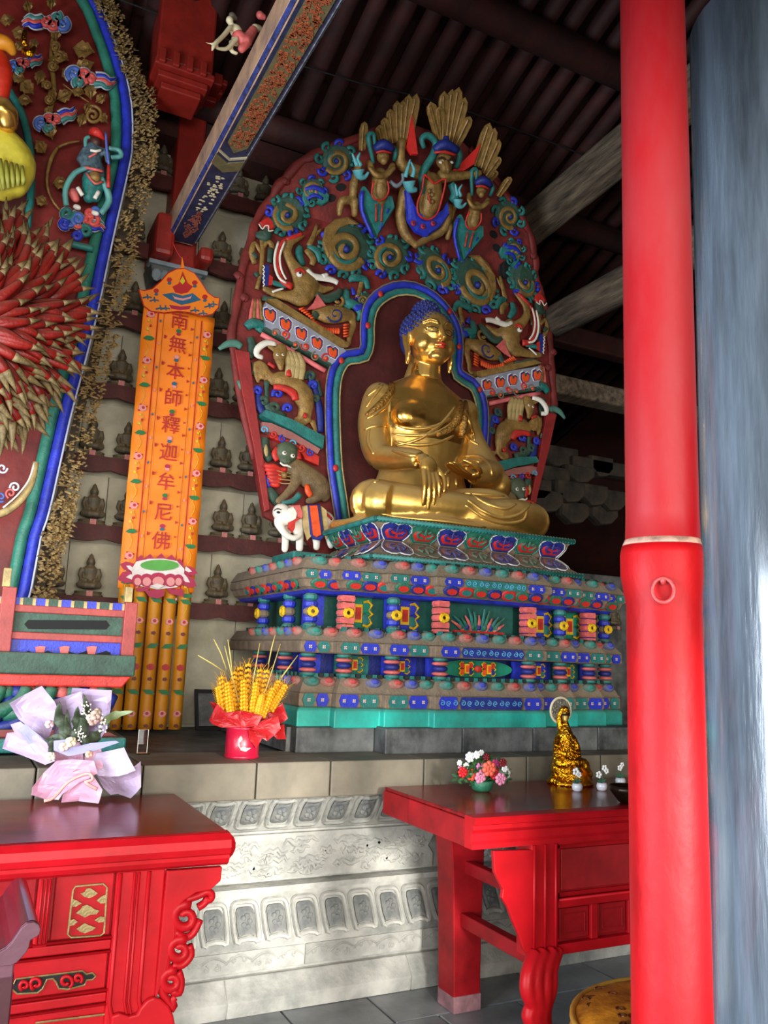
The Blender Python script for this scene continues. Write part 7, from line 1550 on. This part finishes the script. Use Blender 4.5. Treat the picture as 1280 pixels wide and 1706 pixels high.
# cushion
cu = empty('kneeling_cushion', (2.50, 2.30, 0), 'round amber brocade kneeling cushion under the right altar table, by the red post', 'cushion')
oc = M('amber_brocade', '#b5771c', .45, 0, .35, 9, .25, dark='#6e3c0e', bscale=60)
obj('cushion_body', MB().lathe([(.40, .0), (.46, .03), (.49, .12), (.49, .24), (.46, .31), (.40, .335), (.2, .345), (.01, .35)], 40, (2.50, 2.30, 0)), oc, cu, smooth=True)
b = MB()
for z in (.045, .305): b.tube([(2.50+.472*math.cos(a), 2.30+.472*math.sin(a), z) for a in [i*2*math.pi/48 for i in range(48)]], .012, 6, closed=True)
obj('piping', b, M('gold_piping', '#c79a3c', .4, .3), cu, smooth=True)
b = MB(); rr = random.Random(2)
for i in range(60): a = rr.uniform(0, 6.28); r_ = .42*math.sqrt(rr.random()); b.tube([(2.5+r_*math.cos(a)+u*.0016, 2.3+r_*math.sin(a)+v*.0016, .347-.03*(r_/.46)**4) for u, v in spiral((0, 0), 3, rr.uniform(12, 22), 1.1, a, 9)], .003, 4)
obj('embroidery', b, M('brown_embroidery', '#5c2f10', .5), cu, kind='stuff')
# brown stand with a rolled edge, lower left
ss = empty('scroll_ended_stand', (0.05, 2.5, 0), 'dark purple-brown lacquered stand with a rolled edge in front of the left table', 'stand')
zs = zm(0, 1420, 5.967); YS0, YS1 = 2.3, 2.72
out = [(-200, 1060), (0, 975), (60, 940), (110, 890), (150, 830), (210, 740), (270, 690), (340, 680), (385, 705), (402, 750), (392, 795), (370, 820), (300, 860), (285, 930), (255, 985), (210, 1035), (165, 1080), (110, 1110), (0, 1120), (-200, 1120)]
pb = [W(*zs(x, y), YS0) for x, y in out]
pm_ = M('purple_brown_lacquer', '#3c151e', .28, 0, .2, 4, .05, coat=.25); pe_ = M('mauve_board_edge', '#522a38', .55, 0, .12, 8, .1)
obj('rolled_top', MB().prism([p+Vector((0, .004, 0)) for p in pb], (0, YS1-YS0, 0)), pm_, ss, bevel=.004); obj('front_edge_board', MB().prism(pb, (0, -.012, 0)), pe_, ss, bevel=.002)
q0, q1 = W(*zs(-200, 1125), YS0), W(*zs(130, 1250), YS0)
obj('apron', MB().box(q0.x, q1.x, YS0+.0, YS1, q1.z, q0.z), pe_, ss, bevel=.004); obj('leg', MB().box(q0.x+.0, q0.x+.08, YS0+.02, YS0+.1, 0, q1.z), pm_, ss, bevel=.004); obj('leg', MB().box(q0.x+.0, q0.x+.08, YS1-.1, YS1-.02, 0, q1.z), pm_, ss, bevel=.004)

# ================================================================ SMALL FLYING FIGURE
fl = empty('flying_figure', W(390, 60, 3.6), 'small white figure in coral trousers, mounted beside the painted beam overhead', 'figurine')
zq = zm(200, 0, 3.556)
def FL(x, y, o=0): q = zq(x, y); return W(q[0], q[1], 3.6-o)
def forg(name, chains, m, k=.00088, voxel=.005):
    b = MB()
    for c in chains:
        if len(c) > 1: c = smoothpts([tuple(p) for p in c], 3); b.tube([FL(x, y, o) for x, y, o, r in c], [r*k for x, y, o, r in c], 10)
        for e_ in (c[0], c[-1]): b.ell(FL(*e_[:3]), e_[3]*k*.98, 10, 8)
    return organic(name, b, m, fl, voxel, 2)
skinw = M('ivory_skin', '#cbbd98', .55, 0, .1, 14, .1)
forg('body', [[(650, 120, .05, 22)], [(655, 150, .04, 12), (680, 175, .04, 34), (700, 205, .03, 30), (690, 240, .03, 30)], [(655, 160, .06, 14), (610, 215, .08, 13), (565, 258, .1, 12), (552, 285, .1, 9), (545, 300, .1, 5)], [(565, 258, .1, 6), (535, 258, .1, 5), (510, 252, .1, 3)], [(560, 270, .11, 5), (540, 275, .11, 3)], [(690, 230, .06, 14), (640, 285, .07, 12), (600, 290, .08, 10), (570, 285, .09, 7)], [(660, 250, .05, 14), (660, 300, .05, 12), (690, 315, .05, 10)]], skinw)
forg('coral_trousers', [[(700, 215, .04, 36), (745, 240, .05, 34), (790, 180, .04, 26)], [(720, 290, .05, 22), (760, 250, .05, 24)], [(830, 90, .02, 24), (850, 100, .02, 18)]], pink)
forg('white_sock', [[(800, 165, .04, 22), (825, 170, .03, 20)]], skinw)
forg('hair', [[(665, 95, .03, 22), (685, 110, .03, 14)]], M('figurine_hair', '#5b5142', .6))
obj('support_rod', MB().tube([FL(850, 110, .0), FL(1000, 140, -.1)], .006, 6), black, fl)

# ================================================================ SMALL BUDDHAS ON THE LEDGES
b = MB()
b.ell((0, 0, .035), (.072, .042, .026), 16, 8); b.tube([(-.055, -.01, .035), (-.02, -.04, .03), (.03, -.042, .03)], [.022, .02, .014], 8); b.tube([(.055, -.01, .035), (.02, -.035, .032), (-.03, -.036, .03)], [.022, .02, .014], 8)
b.tube([(0, .005, .04), (0, .004, .09), (0, .006, .125), (0, .006, .145)], [.042, .036, .044, .02], 12, flat=.75)
for sg in (-1, 1): b.tube([(sg*.042, .004, .128), (sg*.052, 0, .09), (sg*.045, -.02, .062), (sg*.015, -.035, .058)], [.015, .014, .012, .01], 8)
b.ell((0, .002, .168), (.021, .023, .028), 12, 8); b.ell((0, .004, .195), (.013, .014, .014), 10, 6); b.tube([(0, .004, .2), (0, .004, .222)], [.007, .001], 6)
for sg in (-1, 1): b.ell((sg*.021, .004, .162), (.004, .006, .014), 6, 5)
WL['_'] = Vector()
sb = empty('small_seated_buddha', (0, 0, 0), 'x', 'figurine', 'small buddhas on the ledges')
organic('figure', b, clay, sb, .0045, 1); figo = sb.children[0]
b = MB()
pb1 = obj('pedestal', MB().lathe([(.078, 0), (.082, .006), (.076, .014), (.07, .018), (.076, .026), (.072, .03)], 16, (0, 0, -.03), sy=.62), clay, sb)
tg = obj('pink_tag', MB().box(-.017, .017, -.058, -.054, -.03, .0), M('pink_paper_tag', '#c07872', .7, 0, .2, 60), sb)
def put(px, row, label, k=1.0, dark=False):
    p = W(px, 900 if row > 3 else 600, WY-.08); z = ROWS[row]+.03*k
    # a pixel column leans with height: take the point at the ledge's own height
    for _ in range(4):
        d = ray(px, 853); lo, hi_ = -400, 1700
        for _2 in range(30):
            m_ = (lo+hi_)/2; q = W(px, m_, WY-.08)
            if q.z > z: lo = m_
            else: hi_ = m_
        break
    c = copy_thing(sb, (q.x, WY-.08, z), label, 0, k)
    return c
R_n = ['topmost', 'second', 'third', 'fourth', 'fifth', 'sixth', 'lowest']
spots = [(0, 270, 'between the gold foliage edging and the red column'), (0, 397, 'right of the painted beam, nearer the beam'), (0, 441, 'right of the painted beam, beside the red screen'),
 (1, 222, 'beside the gold foliage edging'), (1, 368, 'right of the grey bracket'), (1, 413, 'beside the red screen edge'),
 (2, 222, 'left of the banner cap'), (2, 371, 'right of the banner cap'),
 (3, 200, 'left of the orange banner'), (3, 362, 'right of the orange banner'), (3, 404, 'partly behind the screen strip'),
 (4, 152, 'beside the blue rim, away from banner'), (4, 210, 'against the left side of the banner'), (4, 367, 'right of the orange banner'), (4, 413, 'partly behind the red screen strip'),
 (5, 153, 'left of the banner, standing free'), (5, 210, 'half behind the left side of the banner'), (5, 370, 'right of the orange banner'), (5, 417, 'left of the white elephant'), (5, 463, 'mostly hidden behind the white elephant'),
 (6, 85, 'behind the gold foliage edging, above the railing'), (6, 147, 'above the painted railing'), (6, 360, 'right of the banner lotus'), (6, 413, 'left of the tiered throne')]
for row, px_, where in spots:
    put(px_, row, 'seated buddha figurine on %s ledge, %s' % (R_n[row], where), 1.12)
for k, px_ in enumerate((972, 1000, 1024)):
    put(px_, 6, 'dim small seated buddha figurine right of the throne, %s of three' % ('nearest the throne', 'middle', 'nearest the red post')[k], .9)
for ch_ in list(sb.children): bpy.data.objects.remove(ch_)
bpy.data.objects.remove(sb)
for o in list(bpy.data.objects):                        # names: plain kinds only
    pass
